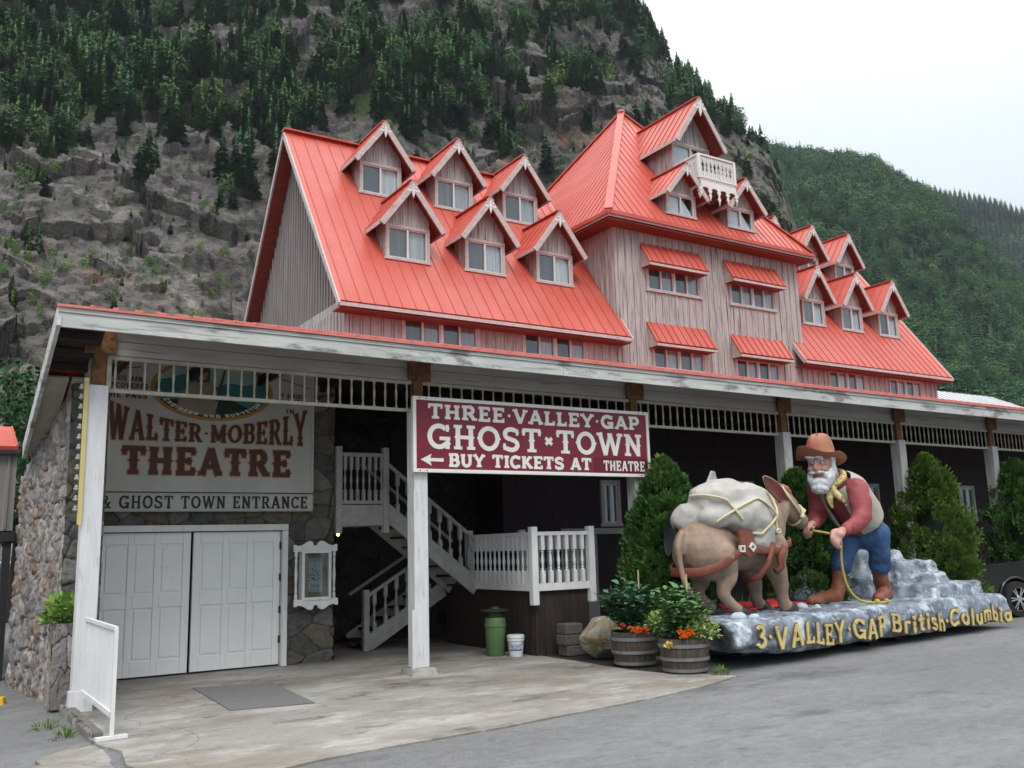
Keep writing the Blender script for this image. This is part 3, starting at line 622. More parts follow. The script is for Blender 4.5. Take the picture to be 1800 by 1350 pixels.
# ---------------------------------------------------------------- stone theatre
theatre = thing('stone_theatre', 'rubble stone theatre front with wide white double doors under the canopy', 'building', (4, 16, 0))
def stone_sheet(name, o, ux, uy, W, H, nx, ny, mat, cell, amp, seed, parent, cut=None):
    """a wall of set stones: each cell of a jittered pattern stands out by its own amount"""
    r = np.random.default_rng(seed); u, v = np.meshgrid(np.linspace(0, W, nx), np.linspace(0, H, ny), indexing='ij')
    cw, ch = cell; pu, pv = u.ravel() / cw, v.ravel() / ch
    pu = pu + .25 * vnoise(np.stack([pu, pv, pu * 0], 1), seed); pv = pv + .25 * vnoise(np.stack([pu, pv, pu * 0 + 7], 1), seed)
    i, j = np.floor(pu).astype(int), np.floor(pv).astype(int); d1 = np.full(len(pu), 9.); d2 = d1.copy(); cid = np.zeros(len(pu))
    def hh(a, b, k): 
        n = (a * 73856093 ^ b * 19349663 ^ (k + seed) * 83492791) & 0xFFFFFF; n = (n * 1103515245 + 12345) & 0x7FFFFFFF; return ((n >> 8) & 0xFFFF) / 65535
    for a in (-1, 0, 1):
        for b in (-1, 0, 1):
            ci, cj = i + a, j + b; fx = ci + .15 + .7 * hh(ci, cj, 1); fy = cj + .15 + .7 * hh(ci, cj, 2); d = np.hypot(pu - fx, pv - fy)
            m = d < d1; d2 = np.where(m, d1, np.minimum(d2, d)); cid = np.where(m, hh(ci, cj, 3), cid); d1 = np.where(m, d, d1)
    e = np.clip((d2 - d1) / .16, 0, 1); hgt = amp * (e ** .5) * (.45 + .55 * cid) + amp * .25 * fbm(np.stack([u.ravel() * 9, v.ravel() * 9, u.ravel() * 0], 1), 3, seed)
    o, ux, uy = np.array(o, float), np.array(ux, float), np.array(uy, float); nz = np.cross(ux, uy); nz /= np.linalg.norm(nz)
    P = o + u.ravel()[:, None] * ux + v.ravel()[:, None] * uy + hgt[:, None] * nz
    idx = np.arange(nx * ny).reshape(nx, ny); f = np.stack([idx[:-1, :-1], idx[1:, :-1], idx[1:, 1:], idx[:-1, 1:]], -1).reshape(-1, 4)
    if cut is not None:
        c = P[f].mean(1); f = f[~cut(c)]
    off = np.array(WL[parent]); ob = np_mesh(name, P - off, f, mat, parent=parent)
    at = ob.data.attributes.new('stone', 'FLOAT', 'POINT'); at.data.foreach_set('value', cid.astype(np.float32))
    a2 = ob.data.attributes.new('joint', 'FLOAT', 'POINT'); a2.data.foreach_set('value', e.astype(np.float32)); return ob
def stone_mat(name, cols, joint, ns=9):
    m = M(name, [(.30, .30, .30), (.62, .62, .62)], ns=ns, detail=9, nrough=.65, rough=.9, bump=.8, dist=.03, bns=22)
    nt = m.node_tree; N = nt.nodes; K = nt.links.new; b = N['Principled BSDF']; old = b.inputs['Base Color'].links[0].from_socket
    a = N.new('ShaderNodeAttribute'); a.attribute_name = 'stone'; j = N.new('ShaderNodeAttribute'); j.attribute_name = 'joint'
    cr = N.new('ShaderNodeValToRGB'); ce = cr.color_ramp.elements
    while len(ce) < len(cols): ce.new(.5)
    for i, c in enumerate(cols): ce[i].position = i / (len(cols) - 1); ce[i].color = (*c, 1)
    K(a.outputs['Fac'], cr.inputs[0]); mu = N.new('ShaderNodeMixRGB'); mu.blend_type = 'OVERLAY'; mu.inputs[0].default_value = .8; K(cr.outputs[0], mu.inputs[1]); K(old, mu.inputs[2])
    mr = N.new('ShaderNodeMapRange'); mr.inputs[1].default_value = .1; mr.inputs[2].default_value = .5; K(j.outputs['Fac'], mr.inputs[0])
    mj = N.new('ShaderNodeMixRGB'); mj.inputs[1].default_value = (*joint, 1); K(mr.outputs[0], mj.inputs[0]); K(mu.outputs[0], mj.inputs[2]); K(mj.outputs[0], b.inputs['Base Color']); return m
m_rubble = stone_mat('rubble_stone', [(.07, .075, .07), (.125, .115, .085), (.10, .10, .10), (.155, .14, .115), (.10, .075, .05), (.20, .19, .17), (.08, .087, .087), (.13, .095, .06)], (.04, .037, .032))
m_shadestone = stone_mat('shaded_rubble_stone', [(.03, .03, .028), (.055, .05, .042), (.04, .04, .04), (.065, .06, .05)], (.012, .011, .010))  # rubble stone coloured nearly black to imitate the deep shade around the stairs
m_kerb = M('kerb_stone', [(.12, .11, .10), (.24, .225, .21)], sc=(3, 3, 1), ns=6, rough=.95, bump=.9, bns=14, dist=.03)
m_ledgew = stone_mat('ledge_stone', [(.17, .155, .15), (.30, .28, .265), (.22, .195, .18), (.42, .39, .36), (.27, .18, .125), (.21, .21, .22), (.36, .33, .30)], (.055, .05, .045))
def theatre_parts():
    t = theatre
    cut = lambda c: ((c[:, 0] > 2.28) & (c[:, 0] < 5.30) & (c[:, 2] < 2.30))
    stone_sheet('front_wall', (1.6, 16.02, -.1), (1, 0, 0), (0, 0, 1), 4.65, 5.2, 240, 260, m_rubble, (.42, .32), .07, 5, t, cut)
    stone_sheet('side_wall', (6.25, 16.02, -.1), (0, 1, 0), (0, 0, 1), 3.0, 5.2, 90, 150, m_shadestone, (.42, .32), .06, 8, t)
    # core behind the stones, with the door recess left open
    c = MB(); c.box(1.66, 2.28, 16.04, 20, -.1, 5.0); c.box(5.30, 6.22, 16.04, 20, -.1, 5.0); c.box(2.28, 5.30, 16.04, 20, 2.3, 5.0); c.box(2.28, 5.30, 16.3, 20, -.1, 2.3); c.build('core', m_dark, t)
    # outer side wall of long ledge stones
    stone_sheet('outer_wall', (1.30, 17.2, -.25), (.118, -.993, 0), (0, 0, 1), 3.15, 5.0, 170, 260, m_ledgew, (.17, .27), .10, 3, t, lambda c: c[:, 2] > 4.42 - .36 * (c[:, 1] - 13.9))
    stone_sheet('corner_wall', (1.58, 14.08, -.25), (1, 0, 0), (0, 0, 1), .50, 4.6, 34, 220, m_rubble, (.36, .27), .07, 12, t)
    c = MB(); c.hexa([(1.40, 17.2, -.25), (1.72, 14.12, -.25), (2.05, 14.12, -.25), (2.05, 17.2, -.25)], [(1.40, 17.2, 3.28), (1.72, 14.12, 4.36), (2.05, 14.12, 4.36), (2.05, 17.2, 3.28)]); c.build('wall_core', m_kerb, t)
    # doors
    fr = MB(); fr.box(2.16, 2.27, 15.93, 16.1, 0, 2.31); fr.box(5.29, 5.39, 15.93, 16.1, 0, 2.31); fr.box(2.16, 5.39, 15.925, 16.1, 2.315, 2.42); fr.build('door_frame', m_white, t, bevel=.008)
    for (x0, x1) in ((2.28, 3.745), (3.79, 5.28)):
        d = MB(); d.box(x0, x1, 16.06, 16.10, .03, 2.30); y = 16.035; w = x1 - x0
        # stiles, rails and raised panels
        xs = [x0, x0 + .12, x0 + .12 + (w - .24) * .333, x0 + .12 + (w - .24) * .667, x1 - .12, x1]
        bars = [(xs[0], xs[1]), (xs[4], xs[5])] + [(xs[k] - .045, xs[k] + .045) for k in (2, 3)]
        for a, b in bars: d.box(a, b, y, 16.058, .03, 2.30)
        for z0, z1 in ((.03, .27), (1.10, 1.32), (2.12, 2.30)):
            for k in range(3):
                a = xs[1 + k] + (.047 if k else .002); b = xs[2 + k] - (.047 if k < 2 else .002); d.box(a, b, y + .001, 16.058, z0, z1)
        for z0, z1 in ((.27, 1.10), (1.32, 2.12)):
            for k in range(3):
                a = xs[1 + k] + (.047 if k else .002) + .035; b = xs[2 + k] - (.047 if k < 2 else .002) - .035
                d.hexa([(a, 16.042, z0 + .035), (b, 16.042, z0 + .035), (b, 16.058, z0 + .035), (a, 16.058, z0 + .035)], [(a, 16.042, z1 - .035), (b, 16.042, z1 - .035), (b, 16.058, z1 - .035), (a, 16.058, z1 - .035)])
        o = d.build('door', m_door, t, bevel=.004)
        if x0 > 3:
            for z in (.45, .95, 1.5, 2.05): MB().box(5.262, 5.288, 16.00, 16.034, z - .06, z + .06).build('hinge', m_black, o)
theatre_parts()
# low ledge-stone planter and kerb beside the first post
def kerb_bits():
    k = thing('stone_kerb', 'low rough stone kerb edging the left side of the concrete platform', 'kerb', (1.5, 12.3, 0))
    stone_sheet('kerb_face', (1.62, 14.1, -.22), (.02, -1, 0), (0, 0, 1), 2.9, .30, 120, 16, m_ledgew, (.14, .34), .05, 17, k)
    stone_sheet('kerb_top', (1.585, 14.1, .06), (.02, -1, 0), (1, 0, 0), 2.9, .22, 120, 12, m_ledgew, (.2, .3), .03, 18, k) if False else None
    c = MB(); c.hexa([(1.60, 11.25, -.22), (1.80, 11.25, -.22), (1.75, 14.1, -.22), (1.58, 14.1, -.22)], [(1.62, 11.28, .05), (1.77, 11.28, .05), (1.73, 14.1, .075), (1.60, 14.1, .075)]); c.build('kerb_body', m_kerb, k, bevel=.02)
    p = thing('stone_planter', 'dark ledge stone planter box standing between the stone wall and the left canopy post', 'planter', (1.6, 13.9, 0))
    stone_sheet('planter_face', (1.47, 13.62, 0), (1, 0, 0), (0, 0, 1), .26, 1.08, 26, 90, m_ledgew, (.09, .40), .04, 23, p)
    stone_sheet('planter_side', (1.50, 14.1, 0), (0, -1, 0), (0, 0, 1), .48, 1.08, 30, 90, m_ledgew, (.07, .40), .04, 24, p)
    MB().box(1.505, 1.72, 13.63, 14.05, 0, 1.02).build('planter_body', m_kerb, p)
kerb_bits()
# ---------------------------------------------------------------- the hotel
hotel = thing('grand_hotel', 'tall weathered wooden hotel with red metal roofs, dormers and a central tower', 'hotel', (22.25, 22, 0))
S1, YE, ZE = 1.402, 21.47, 8.30          # wing roof slope, eave
S2, YT, ZT = 1.365, 21.40, 12.35         # tower roof
GAP = MB()                               # dark strips laid beside the battens to imitate their shadow lines
def ribs(mb, poly, sp=.40, w=.026, h=.024, off=.2):
    """standing seams up the slope of a planar polygon; poly[0]->poly[1] is the eave"""
    P = [Vector(p) for p in poly]; e = (P[1] - P[0]).normalized(); nn = (P[1] - P[0]).cross(P[2] - P[0]).normalized()
    if nn.z < 0: nn = -nn
    up = nn.cross(e).normalized(); up = up if up.z > 0 else -up
    q = [((p - P[0]).dot(e), (p - P[0]).dot(up)) for p in P]; s0, s1 = min(a for a, b in q), max(a for a, b in q); s = s0 + off
    while s < s1:
        ts = []
        for i in range(len(q)):
            (a0, b0), (a1, b1) = q[i], q[(i + 1) % len(q)]
            if (a0 - s) * (a1 - s) < 0: ts.append(b0 + (b1 - b0) * (s - a0) / (a1 - a0))
        if len(ts) >= 2 and max(ts) - min(ts) > .1:
            a = P[0] + e * s + up * (min(ts) - .0) + nn * (h / 2 - .004); b = P[0] + e * s + up * max(ts) + nn * (h / 2 - .004); mb.beam(a, b, w, h, up=nn)
        s += sp
def board_wall(name, o, ux, W, z0, z1, parent, mat=None, sp=.30, holes=(), top=None, nrm=None):
    """boards with battens over the joints; top(s) gives the height at s"""
    mat = mat or m_wood; mb = MB(); o = Vector(o); ux = Vector(ux).normalized(); n = ux.cross(Vector((0, 0, 1)))
    mb2 = MB(); s = sp * .5
    while s < W:
        t = (top(s) if top else z1); segs = [(z0, t)]
        for (a, b, c, d) in holes:
            if a - .02 < s < b + .02: segs = [(x, min(y, c)) for x, y in segs if x < c] + [(max(x, d), y) for x, y in segs if y > d]
        for a, b in segs:
            if b - a > .05: GAP.beam(o + ux * (s + .035) + n * .003 + Vector((0, 0, a - o.z)), o + ux * (s + .035) + n * .003 + Vector((0, 0, b - o.z)), .022, .006, up=n)  # dark strip imitating the batten's shadow line
            if b - a > .05: mb2.beam(o + ux * s + n * .018 + Vector((0, 0, a - o.z)), o + ux * s + n * .018 + Vector((0, 0, b - o.z)), .045, .032, up=n)
        s += sp
    return mb2
def window(parent, o, ux, w, h, panes=2, sill=True, cur=(0, 1), blind=False, name='window', mats=None, recess=.05):
    """framed sliding window; o is the lower left corner on the wall face, ux along the wall; outward normal is ux x z"""
    o = Vector(o); ux = Vector(ux).normalized(); n = ux.cross(Vector((0, 0, 1))); Z = Vector((0, 0, 1))
    def bx(mb, a, b, c, d, n0, n1):
        p = [o + ux * x + Z * z + n * nn for nn in (n1, n0) for x, z in ((a, c), (b, c), (b, d), (a, d))]
        mb.add(p, [(0, 1, 2, 3), (7, 6, 5, 4), (0, 4, 5, 1), (1, 5, 6, 2), (2, 6, 7, 3), (3, 7, 4, 0)])
    fr = MB(); t = .085
    bx(fr, 0, w, h - t, h, -.02, .05); bx(fr, -.03, w + .03, -.01, t * .8, -.02, .062)
    bx(fr, 0, t, t * .8, h - t, -.02, .046); bx(fr, w - t, w, t * .8, h - t, -.02, .046)
    F = fr.build(name, m_trim, parent)
    sa = MB(); iw = (w - 2 * t) / (panes // 2 if panes > 2 else 1)
    units = panes // 2 if panes > 2 else 1
    g = MB(); c1 = MB(); c2 = MB(); sc = MB(); rm = MB()
    for u in range(units):
        a = t + iw * u + (.0 if u == 0 else .03); b = t + iw * (u + 1) - (.0 if u == units - 1 else .03); m = (a + b) / 2; z0, z1 = t * .8, h - t; k = .035
        bx(sa, a, b, z0, z0 + k, -.05, .02); bx(sa, a, b, z1 - k, z1, -.05, .02); bx(sa, a, a + k, z0 + k, z1 - k, -.05, .02); bx(sa, b - k, b, z0 + k, z1 - k, -.05, .02); bx(sa, m - .028, m + .028, z0 + k, z1 - k, -.05, .026)
        if units > 1 and u < units - 1: bx(fr if False else sa, b + .002, b + .058, z0, z1, -.04, .04)
        bx(g, a + k, b - k, z0 + k, z1 - k, -.03, -.026); bx(rm, a, b, z0, z1, -.52, -.5)
        for side in (0, 1):
            x0, x1 = (a + k, m - .02) if side == 0 else (m + .02, b - k)
            if side == 0 and not blind: bx(sc, x0, x1, z0 + k, z1 - k, -.047, -.043)
            if blind:
                pts = [(x0, z0 + k), (x1 - (.0 if side == 0 else (x1 - x0) * .22), z0 + k), (x0 + (x1 - x0) * (1 if side == 0 else .25), z1 - k), (x0, z1 - k)]
                if side == 1: pts = [(x0, z0 + k), (x1, z0 + k), (x1, z0 + k + .08), (x0 + (x1 - x0) * .25, z1 - k), (x0, z1 - k)]
                q = [o + ux * x + Z * z - n * .085 for x, z in pts]; c1.add(q, [tuple(range(len(q)))])
            elif side in cur:
                nn = 26; vs = []
                for i in range(nn + 1):
                    x = x0 - .02 + (x1 - x0 + .04) * i / nn; dd = -.085 - .020 * math.sin(i * 1.55 + u) - .010 * math.sin(i * .7); vs += [o + ux * x + Z * (z0) + n * dd, o + ux * x + Z * (z1) + n * (dd - .01)]
                (c1 if side == 1 else c2).add(vs, [(2 * i, 2 * i + 2, 2 * i + 3, 2 * i + 1) for i in range(nn)])
    # all panes and curtains of one window stay one mesh per part
    def sub(mb, nm, mt, **kw):
        if mb.v: mb.build(nm, mt, F, **kw)
    sub(sa, 'sash', m_vinyl); sub(g, 'pane', m_glass); sub(sc, 'insect_screen', m_screen)
    for q in (c2,): c1.add(q.v, q.f) if q.v else None
    sub(c1, 'curtain', m_blind if blind else m_curtain, smooth=not blind); sub(rm, 'room_back', m_room)
    return F
def hotel_parts():
    H = hotel
    # wing walls (solid cores) ------------------------------------------------
    L0, L1, T0, T1, R0, R1 = 8.88, 18.1, 18.08, 26.82, 26.8, 34.9
    WIN = [(19.36, 21.80, 10.08, 11.00), (23.16, 25.50, 10.05, 10.95), (19.44, 21.80, 7.45, 8.28), (23.2, 25.48, 7.42, 8.22), (10.5, 12.96, 7.3, 8.28), (14.42, 16.8, 7.3, 8.25), (28.06, 30.3, 7.2, 8.2), (31.68, 33.86, 7.2, 8.15)]
    def core(x0, x1, y0, y1, z1):
        w = MB(); hs = [(a, b, c, d) for a, b, c, d in WIN if x0 < a < x1]; w.wall(x0, x1, 0, z1, y0, hs)
        w.add([(x0, y0, 0), (x1, y0, 0), (x1, y1, 0), (x0, y1, 0), (x0, y0, z1), (x1, y0, z1), (x1, y1, z1), (x0, y1, z1)], [(4, 5, 6, 7), (1, 2, 6, 5), (2, 3, 7, 6), (3, 0, 4, 7)]); return w
    w = core(L0, L1, 22.0, 30.4, 8.55); lw = w.build('left_wing_wall', m_wood, H)
    w = core(R0, R1, 22.0, 30.4, 8.55); rw = w.build('right_wing_wall', m_wood, H)
    w = core(T0, T1, 21.99, 30.41, 12.35); tw = w.build('tower_wall', m_wood, H)
    g = MB(); g.add([(8.97, 22.0, 8.3), (8.97, 30.4, 8.3), (8.97, 26.2, 14.85)], [(0, 1, 2)])
    gb = g.build('gable', m_woodg, H)
    b = MB(); y = 22.1
    while y < 30.3:
        zt = ZE + S1 * (min(y, 52.4 - y) - YE) - .25
        if zt > 8.4: b.beam((8.955, y, 8.3), (8.955, y, zt), .045, .03, up=(-1, 0, 0))
        y += .22
    b.build('battens', m_woodg, gb)
    g = MB(); g.add([(34.8, 22.0, 8.3), (34.8, 30.4, 8.3), (34.8, 26.2, 14.85)], [(2, 1, 0)]); g.build('gable', m_woodg, H)
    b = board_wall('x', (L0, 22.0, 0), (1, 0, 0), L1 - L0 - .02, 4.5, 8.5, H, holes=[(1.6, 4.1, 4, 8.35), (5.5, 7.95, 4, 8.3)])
    y = 22.05
    while y < 30: b.beam((L0 - .015, y, 4.5), (L0 - .015, y, 8.30), .045, .03, up=(-1, 0, 0)); y += .24
    b.box(L0 - .04, L0 + .1, 21.96, 22.04, 4.5, 8.3)
    b.build('battens', m_wood, lw)
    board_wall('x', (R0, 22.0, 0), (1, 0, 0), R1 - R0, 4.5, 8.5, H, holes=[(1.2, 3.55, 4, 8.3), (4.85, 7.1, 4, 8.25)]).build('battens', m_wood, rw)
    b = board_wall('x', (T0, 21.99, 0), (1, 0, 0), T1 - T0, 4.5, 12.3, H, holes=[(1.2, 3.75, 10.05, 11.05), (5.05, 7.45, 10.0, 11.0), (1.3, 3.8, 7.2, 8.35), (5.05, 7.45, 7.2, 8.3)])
    y = 22.1
    while y < 30: b.beam((T0 - .015, y, 8), (T0 - .015, y, 12.3), .045, .03, up=(-1, 0, 0)); y += .30
    b.build('battens', m_wood, tw); GAP.build('batten_shade_lines', m_room, H)
    # wing roofs ----------------------------------------------------------------
    for nm, x0, x1 in (('left_wing_roof', 8.5, 18.22), ('right_wing_roof', 26.25, 35.25)):
        r = MB(); zr = ZE + S1 * (26.2 - YE)
        front = [(x0, YE, ZE), (x1, YE, ZE), (x1, 26.2, zr), (x0, 26.2, zr)]; back = [(x1, 30.93, ZE), (x0, 30.93, ZE), (x0, 26.205, zr - .005), (x1, 26.205, zr - .005)]
        r.slab(front, .10); r.slab(back, .10); ribs(r, front, .405); 
        r.beam((x0 - .02, 26.2, zr + .03), (x1, 26.2, zr + .03), .32, .05)
        ro = r.build(nm, m_roof, H)
        e = MB(); e.box(x0, x1, YE - .03, YE - .002, ZE - .15, ZE - .05); e.build('eave_board', m_trim, ro)
        s = MB(); s.box(x0 + .03, x1 - .03, YE + .03, 21.97, ZE - .21, ZE - .17); s.build('soffit', m_soffit, ro)
        for sx, xx in ((0, x0), (1, x1)):
            k = MB(); k.beam((xx, YE, ZE - .12), (xx, 26.2, zr - .12), .05, .14, up=(0, -1, 1)); k.beam((xx, 26.2, zr - .12), (xx, 30.93, ZE - .12), .05, .14, up=(0, 1, 1)); k.build('rake_board', m_trim if sx == 0 else m_trim, ro)
            k = MB(); a, c = (xx + .03, 8.95) if sx == 0 else (34.82, xx - .03)
            if (nm[0] == 'l' and sx == 0) or (nm[0] == 'r' and sx == 1):
                k.slab([(a, 26.2, zr - .16), (c, 26.2, zr - .16), (c, 30.9, ZE - .12), (a, 30.9, ZE - .12)], .04); k.slab([(a, YE, ZE - .16), (c, YE, ZE - .16), (c, 26.2, zr - .16), (a, 26.2, zr - .16)], .04)
                k.build('soffit', m_soffit, ro)
    # tower roof ---------------------------------------------------------------------
    x0, x1, y0, y1, ax, ay, az = 17.45, 27.08, YT, 31.0, 22.25, 26.2, 18.90; A = (ax, ay, az)
    r = MB(); c = [(x0, y0, ZT), (x1, y0, ZT), (x1, y1, ZT), (x0, y1, ZT)]
    r.add(c + [A] + [(p[0], p[1], ZT - .06) for p in c], [(0, 1, 4), (1, 2, 4), (2, 3, 4), (3, 0, 4), (0, 5, 6, 1), (1, 6, 7, 2), (2, 7, 8, 3), (3, 8, 5, 0), (5, 8, 7, 6)])
    for i in range(4): ribs(r, [c[i], c[(i + 1) % 4], A], .30)
    for p in c: r.beam(Vector(p) + Vector((0, 0, .03)), Vector(A) + Vector((0, 0, .03)), .26, .05)
    r.ell((ax, ay, az + .02), (.16, .16, .12))
    tr = r.build('tower_roof', m_roof, H)
    e = MB(); e.box(x0 + .01, x1 - .01, y0 - .03, y0, ZT - .22, ZT - .13); e.box(x0 - .03, x0, y0 - .03, y1, ZT - .22, ZT - .13); e.box(x1, x1 + .03, y0 - .03, y1, ZT - .30, ZT - .065); e.build('eave_board', m_trim, tr)
    e = MB(); e.box(x0 + .01, x1 - .01, y0 - .09, y0 - .034, ZT - .15, ZT - .03); e.box(x0 - .09, x0 - .034, y0 - .09, y1, ZT - .15, ZT - .03); e.build('gutter', m_roof, tr)
    e = MB(); e.slab([(x0, y0, ZT - .26), (x1, y0, ZT - .26), (x1, 22, ZT - .26), (x0, 22, ZT - .26)], .03); e.slab([(x0, 22, ZT - .26), (18.06, 22, ZT - .26), (18.06, y1, ZT - .26), (x0, y1, ZT - .26)], .03); e.slab([(26.84, 22, ZT - .26), (x1, 22, ZT - .26), (x1, y1, ZT - .26), (26.84, y1, ZT - .26)], .03); e.build('soffit', m_soffit, tr)
    # dormers ------------------------------------------------------------------------
    def star(mb, x, y, z, k=1.0, th=.035):   # fretwork gable ornament hanging from the apex
        mb.prism([(0, -.10), (.05, .06), (.035, .20), (0, .46), (-.035, .20), (-.05, .06)][::1], (x, y, z - .40 * k), (k, 0, 0), (0, 0, -k * -1), th) if False else None
        P = lambda pts: mb.prism([(a * k, b * k) for a, b in pts], (x, y, z), (1, 0, 0), (0, 0, 1), th)
        P([(0, -.52), (.055, -.34), (.03, -.22), (.03, -.02), (-.03, -.02), (-.03, -.22), (-.055, -.34)])
        for s in (-1, 1):
            q = [(.03, -.24), (.14, -.31), (.235, -.27), (.20, -.20), (.13, -.235), (.03, -.19)]
            P(q if s > 0 else [(-a, b) for a, b in q][::-1])
            q = [(.03, -.14), (.11, -.17), (.15, -.10), (.12, -.085), (.10, -.125), (.03, -.10)]
            P(q if s > 0 else [(-a, b) for a, b in q][::-1])
    def dormer(xc, yf, zb, hw, zw, rw, ze, za, ov, slope, ye0, ze0, blind=False, win=True, nm='dormer'):
        yb = lambda z: ye0 + (z - ze0) / slope           # where the main roof has height z
        m = MB(); zside = ze + (rw - hw) / rw * (za - ze) - .02
        face = [(xc - hw, yf, zb - .03), (xc + hw, yf, zb - .03), (xc + hw, yf, zside), (xc, yf, za - .06), (xc - hw, yf, zside)]
        n = 5; b = [(x, yf + .05, z) for x, y, z in face]
        # face above and around the window
        m.add([(xc - hw, yf, zw), (xc + hw, yf, zw), (xc + hw, yf, zside), (xc, yf, za - .06), (xc - hw, yf, zside)], [(0, 1, 2, 3, 4)])
        for s in (-1, 1):
            x = xc + s * hw; q = [(x, yf, zb - .05), (x, yf, zside), (x, yb(zside) + .1, zside), (x, yb(zb) + .1, zb - .05)]
            m.add(q, [(0, 1, 2, 3) if s < 0 else (3, 2, 1, 0)])
            for k in range(1, 5):
                y = yf + .27 * k
                zlo = ze0 + slope * (y - ye0)
                if zlo < zside - .1: m.beam((x + s * .012, y, zlo - .05), (x + s * .012, y, zside), .04, .025, up=(s, 0, 0))
        for k in range(-4, 5):
            xx = xc + k * .26 + .06; zt = za - .1 - abs(xx - xc) * (za - ze) / rw
            if abs(xx - xc) < hw and zt > zw + .1: m.beam((xx, yf - .012, zw), (xx, yf - .012, zt), .04, .026, up=(0, -1, 0))
        D = m.build(nm, m_wood, H)
        r = MB(); y0 = yf - ov; th = .05
        for s in (-1, 1):
            q = [(xc + s * rw, y0, ze), (xc, y0, za), (xc, yb(za) + .1, za), (xc + s * rw, yb(ze) + .1, ze)]
            r.slab(q, th); rb = [(xc + s * rw, yb(ze), ze), (xc + s * rw, y0, ze), (xc, y0, za), (xc, yb(za), za)]; ribs(r, rb, .36, .026, .03)
        r.beam((xc, y0 - .02, za + .02), (xc, yb(za) + .05, za + .02), .18, .035)
        ro = r.build('dormer_roof', m_roof, D)
        sf = MB()
        for s in (-1, 1):
            sf.slab([(xc + s * rw * .97, y0 + .03, ze - .06 + .03), (xc + s * .03, y0 + .03, za - .09), (xc + s * .03, yf - .03, za - .09), (xc + s * rw * .97, yf - .03, ze - .06 + .03)], .02)
            sf.slab([(xc + s * rw * .97, yf - .02, ze - .03), (xc + s * hw * 1.0, yf - .02, zside - .05), (xc + s * hw, yb(zside), zside - .05), (xc + s * rw * .97, yb(ze), ze - .03)], .02)
        sf.build('soffit', m_soffit, D)
        bb = MB(); dz = za - ze
        for s in (-1, 1):
            d = Vector((s * rw, 0, -dz)); u = Vector((s * dz, 0, rw)).normalized()
            a = Vector((xc, y0 - .022, za)) - u * .085; c = Vector((xc + s * rw, y0 - .022, ze)) - u * .085 + d.normalized() * .04
            bb.beam(a, c, .045, .17, up=u)
            a = Vector((xc, y0 - .035, za)) - u * .035; c = Vector((xc + s * rw, y0 - .035, ze)) - u * .035 + d.normalized() * .05
            bb.beam(a, c, .02, .05, up=u)
        for s in (-1, 1): bb.beam((xc + s * rw, y0, ze - .05), (xc + s * rw, yb(ze) - .05, ze - .05), .03, .12)
        bb.build('bargeboard', m_trim, D)
        o = MB(); k = min(1, rw / 1.2) * (1.25 if nm != 'dormer' else 1); star(o, xc, y0 - .02, za - .10, k); o.build('gable_ornament', m_white, D)
        if win: window(D, (xc - hw + .0, yf - .002, zb), (1, 0, 0), 2 * hw, zw - zb, 2, blind=blind)
        return D
    for wing, xs in (('l', (11.06, 13.64, 16.20)), ('r', (28.45, 30.75, 33.10))):
        first = {}
        for x in xs:
            for key, yf, zb in (('low', 22.72, 10.04), ('up', 24.60, 12.67)):
                hw = .70 if wing == 'l' else .65; rw = 1.02 if wing == 'l' else .93
                if key not in first:
                    first[key] = (x, dormer(x, yf, zb, hw, zb + 1.05, rw, zb + .97, zb + 2.32, .38, S1, YE, ZE))
                else:
                    dup_tree(first[key][1], H, (x - first[key][0], 0, 0))
    for x in (20.85, 23.70): dormer(x, 21.72, 12.80, .67, 13.62, .95, 13.47, 14.60, .40, S2, YT, ZT, blind=True)
    # balcony dormer
    D = dormer(22.27, 22.55, 14.15, .92, 16.05, 1.22, 15.82, 17.62, .62, S2, YT, ZT, win=False, nm='balcony_dormer')
    window(D, (22.27 - .92, 22.53, 14.16), (1, 0, 0), 1.84, 1.86, 2, blind=True)
    b = MB(); X0, X1, Y0, Y1, ZF, ZR = 21.40, 23.08, 21.28, 22.53, 14.16, 15.02
    b.box(X0 - .03, X1 + .03, Y0 - .03, Y1 - .02, ZF - .10, ZF); B = b.build('balcony', m_trim, H)
    k = MB(); k.beam((X0 - .04, Y0, ZR), (X1 + .04, Y0, ZR), .10, .06); k.beam((X0, Y0, ZR), (X0, Y1, ZR), .10, .058); k.beam((X1, Y0, ZR), (X1, Y1, ZR), .10, .058)
    k.beam((X0, Y0, ZF + .06), (X1, Y0, ZF + .06), .05, .06); k.beam((X0, Y0, ZF + .06), (X0, Y1, ZF + .06), .05, .058); k.beam((X1, Y0, ZF + .06), (X1, Y1, ZF + .06), .05, .058)
    for x, y in ((X0, Y0), (X1, Y0)): k.box(x - .05, x + .05, y - .05, y + .05, ZF, ZR - .03)
    k.build('handrail', m_white, B)
    pts = [(X0 + (X1 - X0) * (i + .5) / 9, Y0) for i in range(9)] + [(X0, Y0 + .1 + .19 * i) for i in range(6)] + [(X1, Y0 + .1 + .19 * i) for i in range(6)]
    q0 = None
    for x, y in pts:
        if q0 is None:
            q = MB()
            for s in (-1, 1):
                q.prism([(.078 * s if False else a * s, z) for a, z in ((.012, 0), (.078, 0), (.078, .16), (.03, .22), (.055, .33), (.022, .42), (.06, .52), (.078, .60), (.078, .72), (.012, .72))][::s], (0, .012, 0), (1, 0, 0), (0, 0, 1), .025)
            q0 = q.build('baluster', m_white, B, local=True); q0.location = Vector((x, y, ZF + .09)) - WL[B]; base = (x, y)
        else:
            o = q0.copy(); COL.objects.link(o); o.parent = B; o.location = Vector((x, y, ZF + .09)) - WL[B]
            if y > Y0 + .05: o.rotation_euler = (0, 0, PI / 2)
    la = MB()
